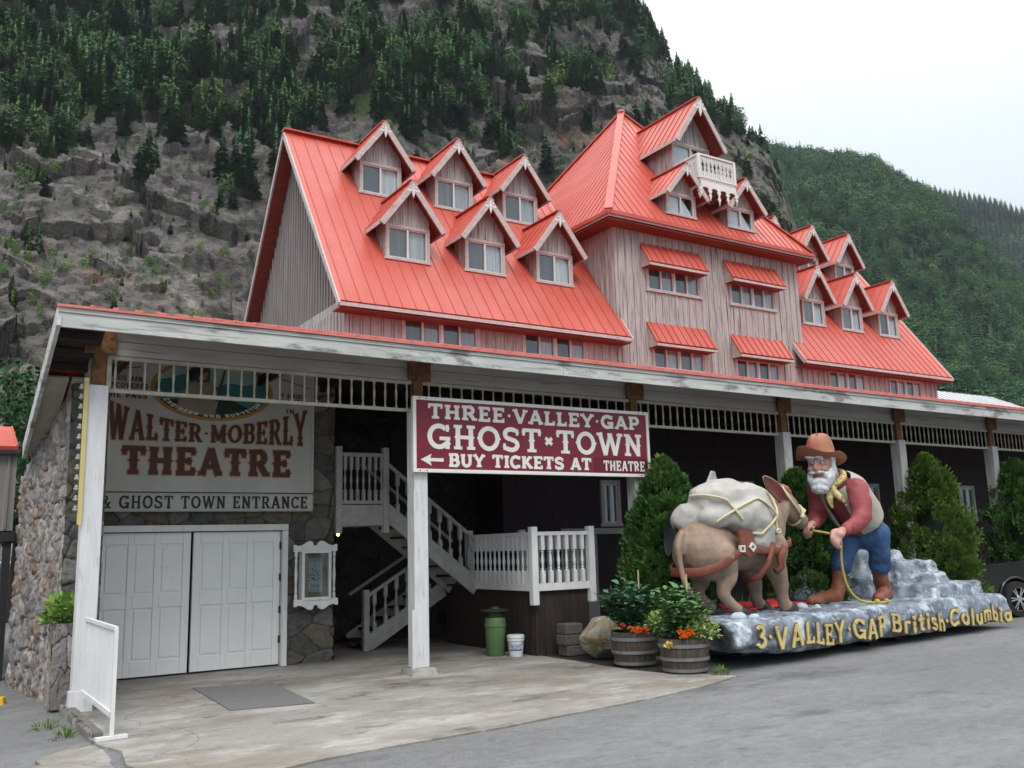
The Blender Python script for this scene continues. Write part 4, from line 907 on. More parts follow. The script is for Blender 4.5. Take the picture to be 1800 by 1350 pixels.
    def lace(o, ux, W, n, deep):
        o = Vector(o); ux = Vector(ux)
        w = W / n
        la.prism([(0, -.02), (W, -.02), (W, -.22), (0, -.22)][::-1], o, ux, (0, 0, 1), .035)
        for i in range(n + 1):
            d = deep(i / n)
            x = w * i; a = [(x - .07, -.22), (x + .07, -.22), (x + .05, -.30), (x + .10, -.36), (x + .045, -.40), (x + .03, -.42 - d * .4), (x + .075, -.46 - d * .6), (x + .03, -.50 - d * .7), (x, -.60 - d), (x - .03, -.50 - d * .7), (x - .075, -.46 - d * .6), (x - .03, -.42 - d * .4), (x - .045, -.40), (x - .10, -.36), (x - .05, -.30)]
            la.prism(a[::-1], o, ux, (0, 0, 1), .034)
        for i in range(n):
            cx = w * (i + .5); pts = [(cx + (w / 2 - .03) * math.cos(t), -.36 + .13 * math.sin(t)) for t in [PI * j / 8 for j in range(9)]]
            for j in range(8):
                (x0, z0), (x1, z1) = pts[j], pts[j + 1]; la.prism([(x0, z0), (x1, z1), (x1, -.221), (x0, -.221)], o, ux, (0, 0, 1), .033)
    lace((X0, Y0 - .02, ZF - .08), (1, 0, 0), X1 - X0, 4, lambda t: .22 * (1 - abs(2 * t - 1)))
    lace((X0 - .02, Y1, ZF - .08), (0, -1, 0), Y1 - Y0, 3, lambda t: .05)
    lace((X1 + .02, Y0, ZF - .08), (0, 1, 0), Y1 - Y0, 3, lambda t: .05)
    la.build('fretwork', m_white, B)
    # awnings and windows ------------------------------------------------------------------
    aw = [(19.15, 21.80, 11.70, 10.95), (22.95, 25.50, 11.68, 10.93), (19.28, 22.0, 9.02, 8.30), (23.05, 25.60, 9.0, 8.27)]
    a0 = None
    for (x0, x1, zt, zb) in aw:
        if a0 is None:
            r = MB(); q = [(x0 - .02, 21.50, zb), (x1 + .02, 21.50, zb), (x1, 21.97, zt), (x0, 21.97, zt)]; r.slab(q, .04); ribs(r, q, .30, .024, .03, .15)
            a0 = r.build('window_awning', m_roof, H)
            k = MB(); k.box(x0, x1, 21.505, 21.53, zb - .13, zb - .05)
            for x in (x0 + .03, x1 - .03): k.add([(x, 21.53, zb - .12), (x, 21.97, zb - .12), (x, 21.97, zt - .08), (x, 21.53, zb - .05)], [(0, 1, 2, 3)])
            k.build('awning_trim', m_trim, a0); k = MB(); k.box(x0 + .04, x1 - .04, 21.53, 21.96, zb - .13, zb - .10); k.build('soffit', m_soffit, a0); ref = (x0, x1, zt)
        else: dup_tree(a0, H, (x0 - ref[0], 0, zt - ref[2]))
    for (x0, x1, z0, z1) in WIN:
        window(H, (x0, 21.985 if 18 < x0 < 26 else 21.995, z0), (1, 0, 0), x1 - x0, z1 - z0, 4)
hotel_parts()
# ---------------------------------------------------------------- lettering: strokes of a slab-serif sign painter's alphabet
def V(x, a=0, b=1, k=1): return ('l', x, a, x, b, k)
def D(x0, y0, x1, y1, k=1): return ('l', x0, y0, x1, y1, k)
def Hh(x0, x1, y, k=.72): return ('l', x0, y, x1, y, k)
def A(cx, cy, rx, ry, a0, a1, k=1): return ('a', cx, cy, rx, ry, a0, a1, k)
def sb(x, w=.30): return ('s', x, 0, w)
def st(x, w=.30): return ('s', x, 1, w)
GL = {
 'A': (.86, [D(.13, 0, .43, 1, .8), D(.73, 0, .43, 1, 1.05), Hh(.25, .62, .32), sb(.13, .26), sb(.73, .26)]),
 'B': (.76, [V(.2), Hh(.04, .44, .935), Hh(.2, .46, .52), Hh(.04, .46, .065), A(.44, .735, .17, .205, -90, 90), A(.46, .295, .19, .23, -90, 90)]),
 'C': (.80, [A(.42, .5, .31, .425, 42, 318), V(.70, .70, .98, .6), V(.70, .03, .28, .45)]),
 'D': (.82, [V(.2), Hh(.04, .40, .935), Hh(.04, .40, .065), A(.40, .5, .30, .435, -90, 90)]),
 'E': (.74, [V(.2), Hh(.04, .66, .935), Hh(.2, .50, .51), Hh(.04, .66, .065), V(.63, .74, 1, .6), V(.63, 0, .27, .6), V(.50, .38, .64, .5)]),
 'F': (.70, [V(.2), Hh(.04, .64, .935), Hh(.2, .50, .51), V(.61, .74, 1, .6), V(.50, .38, .64, .5), sb(.2, .32)]),
 'G': (.88, [A(.44, .5, .33, .425, 42, 322), V(.74, .0, .44, .9), Hh(.46, .84, .42), V(.74, .70, .98, .6)]),
 'H': (.86, [V(.19), V(.67), Hh(.19, .67, .5), sb(.19), sb(.67), st(.19), st(.67)]),
 'I': (.40, [V(.2), sb(.2, .34), st(.2, .34)]),
 'K': (.84, [V(.19), D(.24, .42, .66, .96, .9), D(.36, .55, .70, .04, 1), sb(.19), sb(.70, .26), st(.19), st(.66, .26)]),
 'L': (.70, [V(.2), Hh(.04, .62, .065), st(.2, .34), V(.60, 0, .30, .6)]),
 'M': (1.0, [V(.17, k=.85), V(.82), D(.18, .97, .50, .12, 1), D(.50, .12, .80, .97, .8), sb(.17, .28), sb(.82, .30), st(.14, .2), st(.86, .2)]),
 'N': (.86, [V(.18, k=.85), V(.68, k=.85), D(.19, .95, .67, .05, 1.05), sb(.18, .28), st(.68, .28), st(.13, .2)]),
 'O': (.88, [A(.44, .5, .33, .425, 0, 360)]),
 'P': (.74, [V(.2), Hh(.04, .44, .935), Hh(.2, .44, .46), A(.43, .70, .20, .24, -90, 90), sb(.2, .34)]),
 'R': (.84, [V(.2), Hh(.04, .44, .935), Hh(.2, .44, .48), A(.43, .71, .19, .23, -90, 90), D(.44, .48, .68, .05, 1), sb(.2, .32), sb(.73, .2)]),
 'S': (.74, [A(.37, .73, .24, .205, 40, 270), A(.37, .28, .25, .215, 90, -145), V(.61, .68, .95, .55), V(.11, .05, .33, .55)]),
 'T': (.80, [V(.4), Hh(.05, .75, .935), V(.08, .70, 1, .6), V(.72, .70, 1, .6), sb(.4, .36)]),
 'U': (.84, [V(.18, .34, 1), V(.66, .34, 1, .9), A(.42, .34, .24, .27, 180, 360), st(.18), st(.66)]),
 'V': (.84, [D(.12, 1, .42, 0, 1.05), D(.72, 1, .42, 0, .8), st(.13, .28), st(.71, .28)]),
 'W': (1.16, [D(.12, 1, .36, 0, 1.05), D(.58, .95, .36, 0, .8), D(.58, .95, .80, 0, 1.05), D(1.04, 1, .80, 0, .8), st(.13, .26), st(.58, .2), st(1.03, .26)]),
 'Y': (.82, [V(.41, 0, .46), D(.10, 1, .41, .42, .95), D(.72, 1, .41, .42, .85), sb(.41, .34), st(.11, .26), st(.71, .26)]),
 '&': (.86, [A(.38, .76, .15, .17, 0, 360, .8), A(.36, .28, .24, .22, 60, 330, .9), D(.28, .64, .72, .04, .9), D(.58, .22, .74, .46, .8), Hh(.62, .86, .46, .5), sb(.76, .2)]),
 '3': (.72, [A(.34, .74, .22, .20, 150, -90), A(.34, .28, .25, .22, 90, -155), Hh(.26, .36, .515)]),
 '.': (.34, [('d', .17, .5, .075)]), 'x': (.50, [D(.12, .36, .38, .64, .7), D(.12, .64, .38, .36, .7)]), ' ': (.42, []),
 '-': (.40, [Hh(.06, .34, .5)]), "'": (.2, [V(.1, .75, 1, .6)]), '"': (.34, [V(.1, .75, 1, .6), V(.24, .75, 1, .6)]),
 'i': (.30, [V(.14, 0, .62), ('d', .14, .82, .085)]), 'r': (.52, [V(.15, 0, .66), A(.36, .42, .20, .20, 60, 165, .9)]), 't': (.46, [V(.2, .06, .92), Hh(.04, .40, .64), Hh(.2, .36, .07)]),
 's': (.54, [A(.27, .47, .16, .15, 30, 270), A(.27, .18, .17, .145, 90, -150)]), 'h': (.64, [V(.15, 0, 1), A(.34, .36, .19, .24, 0, 180), V(.53, 0, .38)]),
 'o': (.62, [A(.31, .32, .21, .27, 0, 360)]), 'l': (.30, [V(.15, 0, 1)]), 'u': (.64, [V(.13, .28, .64), A(.31, .28, .18, .22, 180, 360), V(.49, 0, .64)]),
 'm': (.96, [V(.13, 0, .64), A(.30, .40, .17, .2, 0, 180), V(.47, 0, .42), A(.64, .40, .17, .2, 0, 180), V(.81, 0, .42)]), 'a': (.62, [A(.29, .30, .18, .24, 0, 360), V(.50, 0, .62)]), 'b': (.64, [V(.14, 0, 1), A(.32, .30, .19, .24, 0, 360)]),
}
ROUND = set('CGOSUBDPRJ3')
def letters(mb, text, u0, u1, v0, v1, fmap, wt=.17, serif=True, th=.006, grow=0.0, track=.05, spur=False, hm=None):
    """set text between u0..u1, cap height v0..v1; fmap(u, v, depth) gives the 3-D point"""
    tot = sum(GL[c][0] + track for c in text) - track; sx = (u1 - u0) / tot; H = v1 - v0; x = 0.0; q = 0
    def poly(pts):
        nonlocal q
        dp = th + (q % 29) * .0004; q += 1; n = len(pts)
        a = [fmap(u0 + sx * (x + px), v0 + H * py, dp) for px, py in pts]; b = [fmap(u0 + sx * (x + px), v0 + H * py, 0.0) for px, py in pts]
        mb.add(a + b, [tuple(range(n))] + [(i, n + i, n + (i + 1) % n, (i + 1) % n) for i in range(n)])
    asp = (hm or H) / sx                                           # letter units of height per unit of width
    for c in text:
        w_, strokes = GL[c]; g = grow
        for s in strokes:
            if s[0] == 'l':
                _, x0, y0, x1, y1, k = s; dx, dy = (x1 - x0), (y1 - y0) * asp; l = math.hypot(dx, dy) or 1; hw = wt * k / 2 + g; nx, ny = -dy / l * hw, dx / l * hw / asp; ex, ey = dx / l * g, dy / l * g / asp
                if abs(dx) < 1e-6 and not spur or abs(dx) > 1e-6: poly([(x0 - nx - ex, y0 - ny - ey), (x1 - nx + ex, y1 - ny + ey), (x1 + nx + ex, y1 + ny + ey), (x0 + nx - ex, y0 + ny - ey)][::-1] if False else [(x0 + nx - ex, y0 + ny - ey), (x0 - nx - ex, y0 - ny - ey), (x1 - nx + ex, y1 - ny + ey), (x1 + nx + ex, y1 + ny + ey)])
                else:                                      # stems with a pointed spur half way up
                    m = (y0 + y1) / 2; k2 = hw * 1.65; e = .06
                    poly([(x0 - hw, y0 - ey), (x0 + hw, y0 - ey), (x0 + hw, m - e), (x0 + k2, m), (x0 + hw, m + e), (x0 + hw, y1 + ey), (x0 - hw, y1 + ey), (x0 - hw, m + e), (x0 - k2, m), (x0 - hw, m - e)])
            elif s[0] == 'a':
                _, cx, cy, rx, ry, a0, a1, k = s; n = max(5, int(abs(a1 - a0) / 17)); hw = wt * k / 2 + g; hv = hw / asp * .92
                for i in range(n):
                    t0, t1 = R_(a0 + (a1 - a0) * i / n), R_(a0 + (a1 - a0) * (i + 1) / n)
                    if a1 < a0: t0, t1 = t1, t0
                    poly([(cx + (rx - hw) * math.cos(t0), cy + (ry - hv) * math.sin(t0)), (cx + (rx + hw) * math.cos(t0), cy + (ry + hv) * math.sin(t0)), (cx + (rx + hw) * math.cos(t1), cy + (ry + hv) * math.sin(t1)), (cx + (rx - hw) * math.cos(t1), cy + (ry - hv) * math.sin(t1))])
                if spur and a1 - a0 == 360:
                    for sg in (-1, 1):
                        xx = cx + sg * (rx + hw - .01); poly([(xx, cy - .07), (xx + sg * .06, cy), (xx, cy + .07)][::sg])
            elif s[0] == 's' and serif:
                _, xx, yy, w = s; h = wt * .62 / asp; y0 = 0 if yy == 0 else 1 - h; poly([(xx - w / 2 - g, y0 - g / asp), (xx + w / 2 + g, y0 - g / asp), (xx + w / 2 + g, y0 + h + g / asp), (xx - w / 2 - g, y0 + h + g / asp)])
            elif s[0] == 'd':
                _, xx, yy, r = s; poly([(xx + (r + g) * math.cos(2 * PI * i / 10), yy + (r + g) / asp * math.sin(2 * PI * i / 10)) for i in range(10)])
        x += w_ + track
    return mb
def plane_map(x0, z0, y):                                   # sign face looking towards -Y
    return lambda u, v, d: (x0 + u, y - d, z0 + v)

# maroon ghost town sign on the second and third posts
def ghost_sign():
    X0, X1, Z0, Z1, Y = 6.47, 11.43, 3.13, 4.365, 13.16; W, H = X1 - X0, Z1 - Z0
    t = thing('wooden_sign', 'maroon wooden sign with white letters reading THREE VALLEY GAP GHOST TOWN', 'sign', (X0, Y, Z0))
    b = MB(); b.box(X0 + .02, X1 - .02, Y - .005, Y + .035, Z0 + .02, Z1 - .02); b.build('panel', m_signred, t)
    b = MB(); k = .058
    for q in ((X0, X1, Z0, Z0 + k), (X0, X1, Z1 - k, Z1), (X0, X0 + k, Z0 + k, Z1 - k), (X1 - k, X1, Z0 + k, Z1 - k)): b.box(q[0], q[1], Y - .03, Y + .04, q[2], q[3])
    b.build('frame', m_letter, t, bevel=.005)
    b = MB()
    for x in (X0 + .12, X0 + .24, X1 - .12, X1 - .24):
        for z in (Z0 + .03, Z1 - .03): b.ell((x, Y - .031, z), (.012, .008, .012), nu=8, nv=5)
    b.build('bolt', m_rust, t)
    b = MB(); b.box(X0 + W * .735, X1 - k, Y - .012, Y - .006, Z0 + k, Z0 + H * .275); b.build('patch_panel', m_signpatch, t)
    m = plane_map(X0, Z0, Y - .006)
    def line(*a, **k): L_ = MB(); letters(L_, *a, **k); L_.build('lettering', m_letter, t)
    line('THREE.VALLEY.GAP', .055 * W, .955 * W, .715 * H, .91 * H, m, .19)
    line('GHOSTxTOWN', .050 * W, .965 * W, .315 * H, .645 * H, m, .165, spur=True)
    line('BUY TICKETS AT', .13 * W, .72 * W, .085 * H, .255 * H, m, .22)
    m2 = plane_map(X0, Z0, Y - .013); line('THEATRE', .775 * W, .972 * W, .085 * H, .235 * H, m2, .20, serif=False)
    b = MB(); b.prism([(.028 * W, .168 * H), (.068 * W, .245 * H), (.062 * W, .19 * H), (.112 * W, .19 * H), (.112 * W, .146 * H), (.062 * W, .146 * H), (.068 * W, .09 * H)][::-1], (X0, Y - .006, Z0), (1, 0, 0), (0, 0, 1), .006); b.build('arrow', m_letter, t)
ghost_sign()

# theatre sign hung on the stone wall
def theatre_sign():
    X0, X1, Z0, Z1, Y = 2.12, 5.80, 2.965, 5.12, 15.86; W, H = X1 - X0, Z1 - Z0
    t = thing('theatre_sign', 'large pale board lettered WALTER MOBERLY THEATRE with an oval mountain painting', 'sign', (X0, Y, Z0))
    b = MB(); b.box(X0, X1, Y, Y + .05, Z0, Z1); b.box(X1 - .05, X1 + .005, Y - .02, Y + .06, Z0 - .01, Z1); b.build('panel', m_board, t)
    def arch(u, v, d):                                       # letters grow taller towards both ends
        q = abs(2 * (u + X0 - 3.98) / 3.3); return (X0 + u, Y - .002 - d, 3.81 + v * (.30 + .33 * q ** 1.9))
    for mt, gr, dp in ((m_amber, .045, .003), (m_purple, 0.0, .016)):
        b = MB(); letters(b, 'WALTER.MOBERLY', 2.33 - X0, 5.66 - X0, 0, 1, arch, .20, th=dp, grow=gr, track=.09, spur=True, hm=.43)
        b.build('letter_outline' if gr else 'lettering', mt, t); b = MB()
        letters(b, 'THEATRE', 2.57, 5.38, 3.25, 3.70, lambda u, v, d: (u, Y - .002 - d, v), .23, th=dp, grow=gr * .8, track=.10, spur=True)
        b.build('letter_outline' if gr else 'lettering', mt, t)
    # painted oval
    cx, cz, rx, rz = 4.0, 4.72, 1.04, .54; b = MB()
    E = lambda k, kz=None: [(cx + rx * k * math.cos(2 * PI * i / 48), cz + rz * (kz or k) * math.sin(2 * PI * i / 48)) for i in range(48)]
    def flat(pts, d, mat, nm):
        q = MB(); q.prism(pts[::-1], (0, Y - d, 0), (1, 0, 0), (0, 0, 1), .002) if False else q.add([(x, Y - d, z) for x, z in pts], [tuple(range(len(pts)))]); return q.build(nm, mat, t)
    flat(E(1.0), .003, m_amber, 'oval_border')
    m_sky = M('painted_sky', [(.22, .34, .34), (.36, .46, .42)], ns=2.2, rough=.6); m_lake = M('painted_lake', [(.03, .17, .18), (.05, .25, .25)], sc=(1, 1, 3), ns=2.5, rough=.6)
    m_hills = M('painted_hills', [(.03, .12, .13), (.06, .19, .20)], ns=3, rough=.6); m_greens = M('painted_trees', [(.012, .035, .022), (.03, .06, .03)], ns=8, rough=.6); m_coat = M('painted_coat', [(.24, .20, .15), (.32, .27, .21)], ns=6, rough=.6); m_skin = M('painted_face', [(.28, .16, .11), (.34, .21, .15)], ns=9, rough=.6); m_brown = M('painted_brown', [(.07, .045, .03), (.11, .07, .05)], ns=8, rough=.6)
    ins = E(.93, .90); flat(ins, .005, m_sky, 'painted_sky')
    clip = lambda f0: [(x, min(z, f0(x))) for x, z in ins]
    flat(clip(lambda x: cz + .14 + .07 * math.sin(4.2 * x) + .05 * math.sin(9 * x + 1)), .007, m_hills, 'painted_hills')
    flat(clip(lambda x: cz - .06), .009, m_lake, 'painted_lake'); flat(clip(lambda x: cz - .20 + .10 * math.sin(5 * x) * (x > cx)), .011, m_greens, 'painted_shore')
    flat([(cx - .62, cz - .42), (cx + .02, cz - .455), (cx + .10, cz - .1), (cx - .02, cz + .10), (cx - .22, cz + .16), (cx - .42, cz + .08), (cx - .56, cz - .12)], .013, m_coat, 'painted_coat')
    flat([(cx - .30, cz + .12), (cx - .08, cz + .12), (cx - .06, cz + .32), (cx - .14, cz + .42), (cx - .27, cz + .40), (cx - .33, cz + .26)], .015, m_brown, 'painted_hair')
    flat([(cx - .27, cz + .16), (cx - .14, cz + .16), (cx - .11, cz + .28), (cx - .17, cz + .36), (cx - .26, cz + .33)], .017, m_skin, 'painted_face')
    flat([(cx + .02, cz - .20), (cx + .07, cz - .20), (cx + .20, cz + .36), (cx + .16, cz + .36)], .017, m_brown, 'painted_staff')
    # ribbon of small white letters along the lower rim, and the side captions
    def rim(u, v, d): a = R_(205 + 130 * u); k = .885 - .085 * v; return (cx + rx * k * math.cos(a), Y - .014 - d, cz + rz * k * math.sin(a))
    b = MB(); letters(b, 'ENGINEER AND SURVEYOR', 0, 1, 0, 1, rim, .2, serif=False, th=.002, track=.16, hm=.03); b.build('rim_lettering', m_letter, t)
    b = MB(); mm = plane_map(0, 0, Y - .001)
    for tx, a, c, z in (('THIS MAN', 2.36, 2.83, 4.78), ('DISCOVERED', 2.24, 2.93, 4.66), ('THE PASS', 2.25, 2.92, 4.50), ('BY AERIAL', 5.14, 5.60, 4.66), ('SURVEY', 5.10, 5.64, 4.55), ('IN', 5.28, 5.44, 4.38)):
        letters(b, tx, a, c, z, z + .085, mm, .20, serif=False, th=.002, track=.12)
    b.build('caption', m_black, t)
    b = MB(); b.beam((2.2, Y - .006, 4.93), (2.8, Y - .006, 5.03), .012, .012); b.beam((5.2, Y - .006, 5.0), (5.7, Y - .006, 4.86), .012, .012); b.build('scroll_line', m_black, t)
    s = thing('entrance_sign', 'narrow pale board lettered GHOST TOWN ENTRANCE mounted above the double doors', 'sign', (X0, Y - .1, 2.66))
    MB().box(2.05, 5.80, Y - .01, Y + .05, 2.645, 2.945).build('panel', m_board, s)
    b = MB(); k = .018
    for q in ((2.05, 5.80, 2.64, 2.64 + k), (2.05, 5.80, 2.945 - k, 2.947), (5.785, 5.805, 2.68, 2.98)): b.box(q[0], q[1], Y - .02, Y + .05, q[2], q[3])
    b.build('frame', m_greybeam, s)
    b = MB(); letters(b, '& GHOST TOWN ENTRANCE', 2.28, 5.70, 2.69, 2.90, plane_map(0, 0, Y - .011), .19, th=.003, track=.10); b.build('lettering', m_black, s)
theatre_sign()

# carved white notice board
def notice():
    X0, X1, Z0, Z1, Y = 5.50, 6.18, 1.06, 1.98, 15.80
    t = thing('notice_board', 'carved white framed notice board with a faded poster, right of the double doors', 'notice board', (X0, Y, Z0))
    def crest(z, s):
        n = 40; top = []
        for i in range(n + 1):
            x = X0 - .06 + (X1 - X0 + .12) * i / n; u = abs(2 * i / n - 1)
            h = .05 + .085 * math.exp(-((u - .28) / .26) ** 2) + .02 * (u > .88)
            if u < .10: h = .055
            top.append((x, z + s * h))
        return [(X0 - .06, z - s * .05)] + top + [(X1 + .06, z - s * .05)]
    b = MB()
    for z, s in ((Z1, 1), (Z0, -1)):
        p = crest(z, s); b.prism(p if s < 0 else p[::-1], (0, Y - .03, 0), (1, 0, 0), (0, 0, 1), .04) if False else b.prism(p, (0, Y + .01 if s > 0 else Y - .03, 0), (1, 0, 0), (0, 0, 1), .04 if s > 0 else .04)
    for x in (X0 - .01, X1 + .01): b.lathe([(.028, Z0 - .05), (.028, Z0 + .13), (.016, Z0 + .15), (.026, Z0 + .2), (.017, Z0 + .28), (.030, (Z0 + Z1) / 2), (.017, Z1 - .28), (.026, Z1 - .2), (.016, Z1 - .15), (.028, Z1 - .13), (.028, Z1 + .05)], (x, Y, 0), 10)
    b.build('carved_frame', m_white, t)
    b = MB(); a, c, d, e = X0 + .07, X1 - .07, Z0 + .03, Z1 - .03; k = .05
    for q in ((a, c, d, d + k), (a, c, e - k, e), (a, a + k, d + k, e - k), (c - k, c, d + k, e - k)): b.box(q[0], q[1], Y - .09, Y + .1, q[2], q[3])
    b.build('case', m_white, t, bevel=.006)
    MB().box(a + .02, c - .02, Y - .01, Y + .1, d + .02, e - .02).build('cork', M('cork', [(.20, .13, .07), (.28, .22, .12), (.17, .11, .07)], ns=6, rough=.9), t)
    x0 = (a + c) / 2 - .13; p = MB(); p.box(x0, x0 + .26, Y - .014, Y - .011, d + .13, e - .13); po = p.build('poster', M('poster_paper', [(.40, .43, .43), (.47, .49, .48)], ns=4, rough=.8), t)
    p = MB(); p.box(x0, x0 + .26, Y - .017, Y - .0145, d + .13, d + .19); p.box(x0, x0 + .26, Y - .017, Y - .0145, e - .20, e - .13); p.build('poster_band', M('poster_blue', [(.22, .32, .38), (.28, .38, .43)], rough=.8), po)
    p = MB(); r = random.Random(3)
    for i in range(26):
        xx, zz = x0 + .13 + r.gauss(-.03, .045), (d + e) / 2 - .02 + r.gauss(0, .07); s = r.uniform(.008, .02); p.add([(xx - s, Y - .018, zz - s * .6), (xx + s, Y - .018, zz - s * .4), (xx + s * .4, Y - .018, zz + s), (xx - s * .7, Y - .018, zz + s * .6)], [(0, 1, 2, 3)])
    for z in (d + .22, d + .25): p.box(x0 + .04, x0 + .22, Y - .0185, Y - .0175, z, z + .008)
    p.build('poster_print', m_black, po)
    g = MB(); g.box(a + k, c - k, Y - .05, Y - .045, d + k, e - k); g.build('pane', m_glass, t)
notice()
# ---------------------------------------------------------------- stairs beside the theatre
def baluster_mb(h, r=.035):
    q = MB(); sq = lambda z0, z1: q.box(-r, r, -r, r, z0, z1)
    sq(0, h * .26); sq(h * .70, h)
    q.lathe([(r * .9, h * .26), (r * .5, h * .285), (r * .8, h * .31), (r * .45, h * .33), (r * .8, h * .43), (r * .95, h * .46), (r * .6, h * .56), (r * .45, h * .64), (r * .8, h * .655), (r * .5, h * .675), (r * .95, h * .70)], n=10)
    return q
def stairs():
    t = thing('staircase', 'white balustraded staircase turning at a dark boarded landing beside the theatre', 'staircase', (9.2, 15, 0))
    B0 = {}
    def bal(x, y, z, h, parent, r=.035):
        mt = m_white if parent is not None and parent.name.startswith('landing_railing') else m_stair
        k = (round(h, 2), r, mt.name)
        if k not in B0: o = baluster_mb(h, r).build('baluster', mt, parent, autosmooth=.7, local=True); B0[k] = o
        else: o = B0[k].copy(); COL.objects.link(o); o.parent = parent
        o.location = Vector((x, y, z)) - WL[parent]
    # landing
    X0, X1, Y0, Y1, ZL = 9.22, 10.50, 13.90, 17.3, 1.14
    b = MB(); b.box(X0 + .04, X1 - .04, Y0 + .05, Y0 + .10, -.05, ZL - .03); b.box(X0 + .04, X0 + .09, Y0 + .10, Y1, -.05, ZL - .03); b.box(X1 - .09, X1 - .04, Y0 + .10, Y1, -.05, ZL - .03)
    x = X0 + .1
    while x < X1 - .1: b.box(x, x + .012, Y0 + .044, Y0 + .05, 0, ZL - .05); x += .14
    y = Y0 + .2
    while y < Y1: b.box(X0 + .034, X0 + .04, y, y + .012, 0, ZL - .05); y += .14
    sk = b.build('landing_skirt', m_dark, t)
    MB().box(X0, X1, Y0, Y1, ZL - .028, ZL + .01).build('landing_floor', m_dark, t)
    # railing on the landing: front and left sides
    r = MB()
    for z0, z1 in ((ZL - .02, ZL + .11), (ZL + .96, ZL + 1.03)):
        r.box(X0 + .06, X1 - .06, Y0 - .02, Y0 + .04, z0, z1); r.box(X0 - .02, X0 + .04, Y0 + .06, 16.2, z0, z1); r.box(X1 - .06, X1, Y0 + .06, 16.2, z0, z1)
    R = r.build('landing_railing', m_white, t, bevel=.006)
    for x, y in ((X0, Y0), (X1, Y0), (X0 + .01, 16.25), (X1, 16.25)): MB().box(x - .065, x + .065, y - .065, y + .065, ZL - .26 if y < 15 else ZL, ZL + 1.12).build('newel', m_white, R, bevel=.01)
    for k in range(6): bal(X0 + .20 + k * .178, Y0 + .01, ZL + .11, .85, R)
    for k in range(13): bal(X0 + .01, Y0 + .20 + k * .165, ZL + .11, .85, R)
    for k in range(13): bal(X1 - .03, Y0 + .20 + k * .165, ZL + .11, .85, R)
    # upper flight: rises to the left in front
    def flight(xa, za, xb, zb, y0, y1, nm):
        s = MB(); sl = (zb - za) / (xb - xa)
        for y in (y0, y1):
            s.beam((xa, y, za), (xb, y, zb), .06, .30)
        F = s.build(nm, m_stair, t)
        tr = MB(); n = int(abs(zb - za) / .18)
        for i in range(n + 1):
            x = xa + (xb - xa) * i / n; z = za + (zb - za) * i / n + .04; tr.box(x - .15, x + .15, y0 + .03, y1 - .03, z - .02, z + .02)
        tr.build('tread', m_dark, F)
        [MB().beam((xa, y, za + .92), (xb, y, zb + .92), .07, .06).build('handrail', m_stair, F) for y in (y0, y1)]
        k = int(abs(xb - xa) / .21)
        for i in range(k):
            x = xa + (xb - xa) * (i + .6) / k; z = za + (zb - za) * (i + .6) / k
            bal(x, y0, z + .12, .78, F)
        return F
    flight(9.25, 1.14, 7.22, 2.70, 16.0, 17.0, 'upper_flight')
    F = flight(7.42, .12, 9.1, 1.10, 17.15, 18.1, 'lower_flight')
    MB().box(7.32, 7.44, 17.08, 17.20, -.02, 1.16).build('newel', m_stair, F, bevel=.01)
    # upper landing
    b = MB(); b.box(6.30, 7.26, 15.94, 17.2, 2.38, 2.76); b.box(6.30, 7.26, 15.92, 15.94, 2.55, 2.57); U = b.build('upper_landing', m_stair, t)
    for z0, z1 in ((2.78, 2.84), (3.66, 3.73)): MB().box(6.36, 7.24, 15.94, 16.0, z0, z1).build('handrail', m_stair, U)
    for x in (6.33, 7.27): MB().box(x - .06, x + .06, 15.91, 16.03, 2.24, 3.84).build('newel', m_stair, U, bevel=.01)
    for i in range(7): bal(6.46 + i * .122, 15.97, 2.82, .85, U, .029)
stairs()
# lit bulb under the upper landing
bu = thing('light_bulb', 'small glowing amber bulb hanging under the upper stair landing', 'lamp', (6.46, 16.3, 2.30))
MB().ell((6.46, 16.3, 2.24), (.032, .032, .042)).build('bulb', emit('lit_amber', (1.0, .45, .10), 5.0), bu, smooth=True)
MB().lathe([(.02, 2.28), (.024, 2.33), (.03, 2.38)], (6.46, 16.3, 0), 10).build('socket', m_black, bu)
pl = bpy.data.lights.new('bulb_light', 'POINT'); pl.energy = 1.2; pl.color = (1, .55, .2); pl.shadow_soft_size = .04
po = bpy.data.objects.new('bulb_light', pl); COL.objects.link(po); po.parent = bu; po.location = (0, 0, -.13)

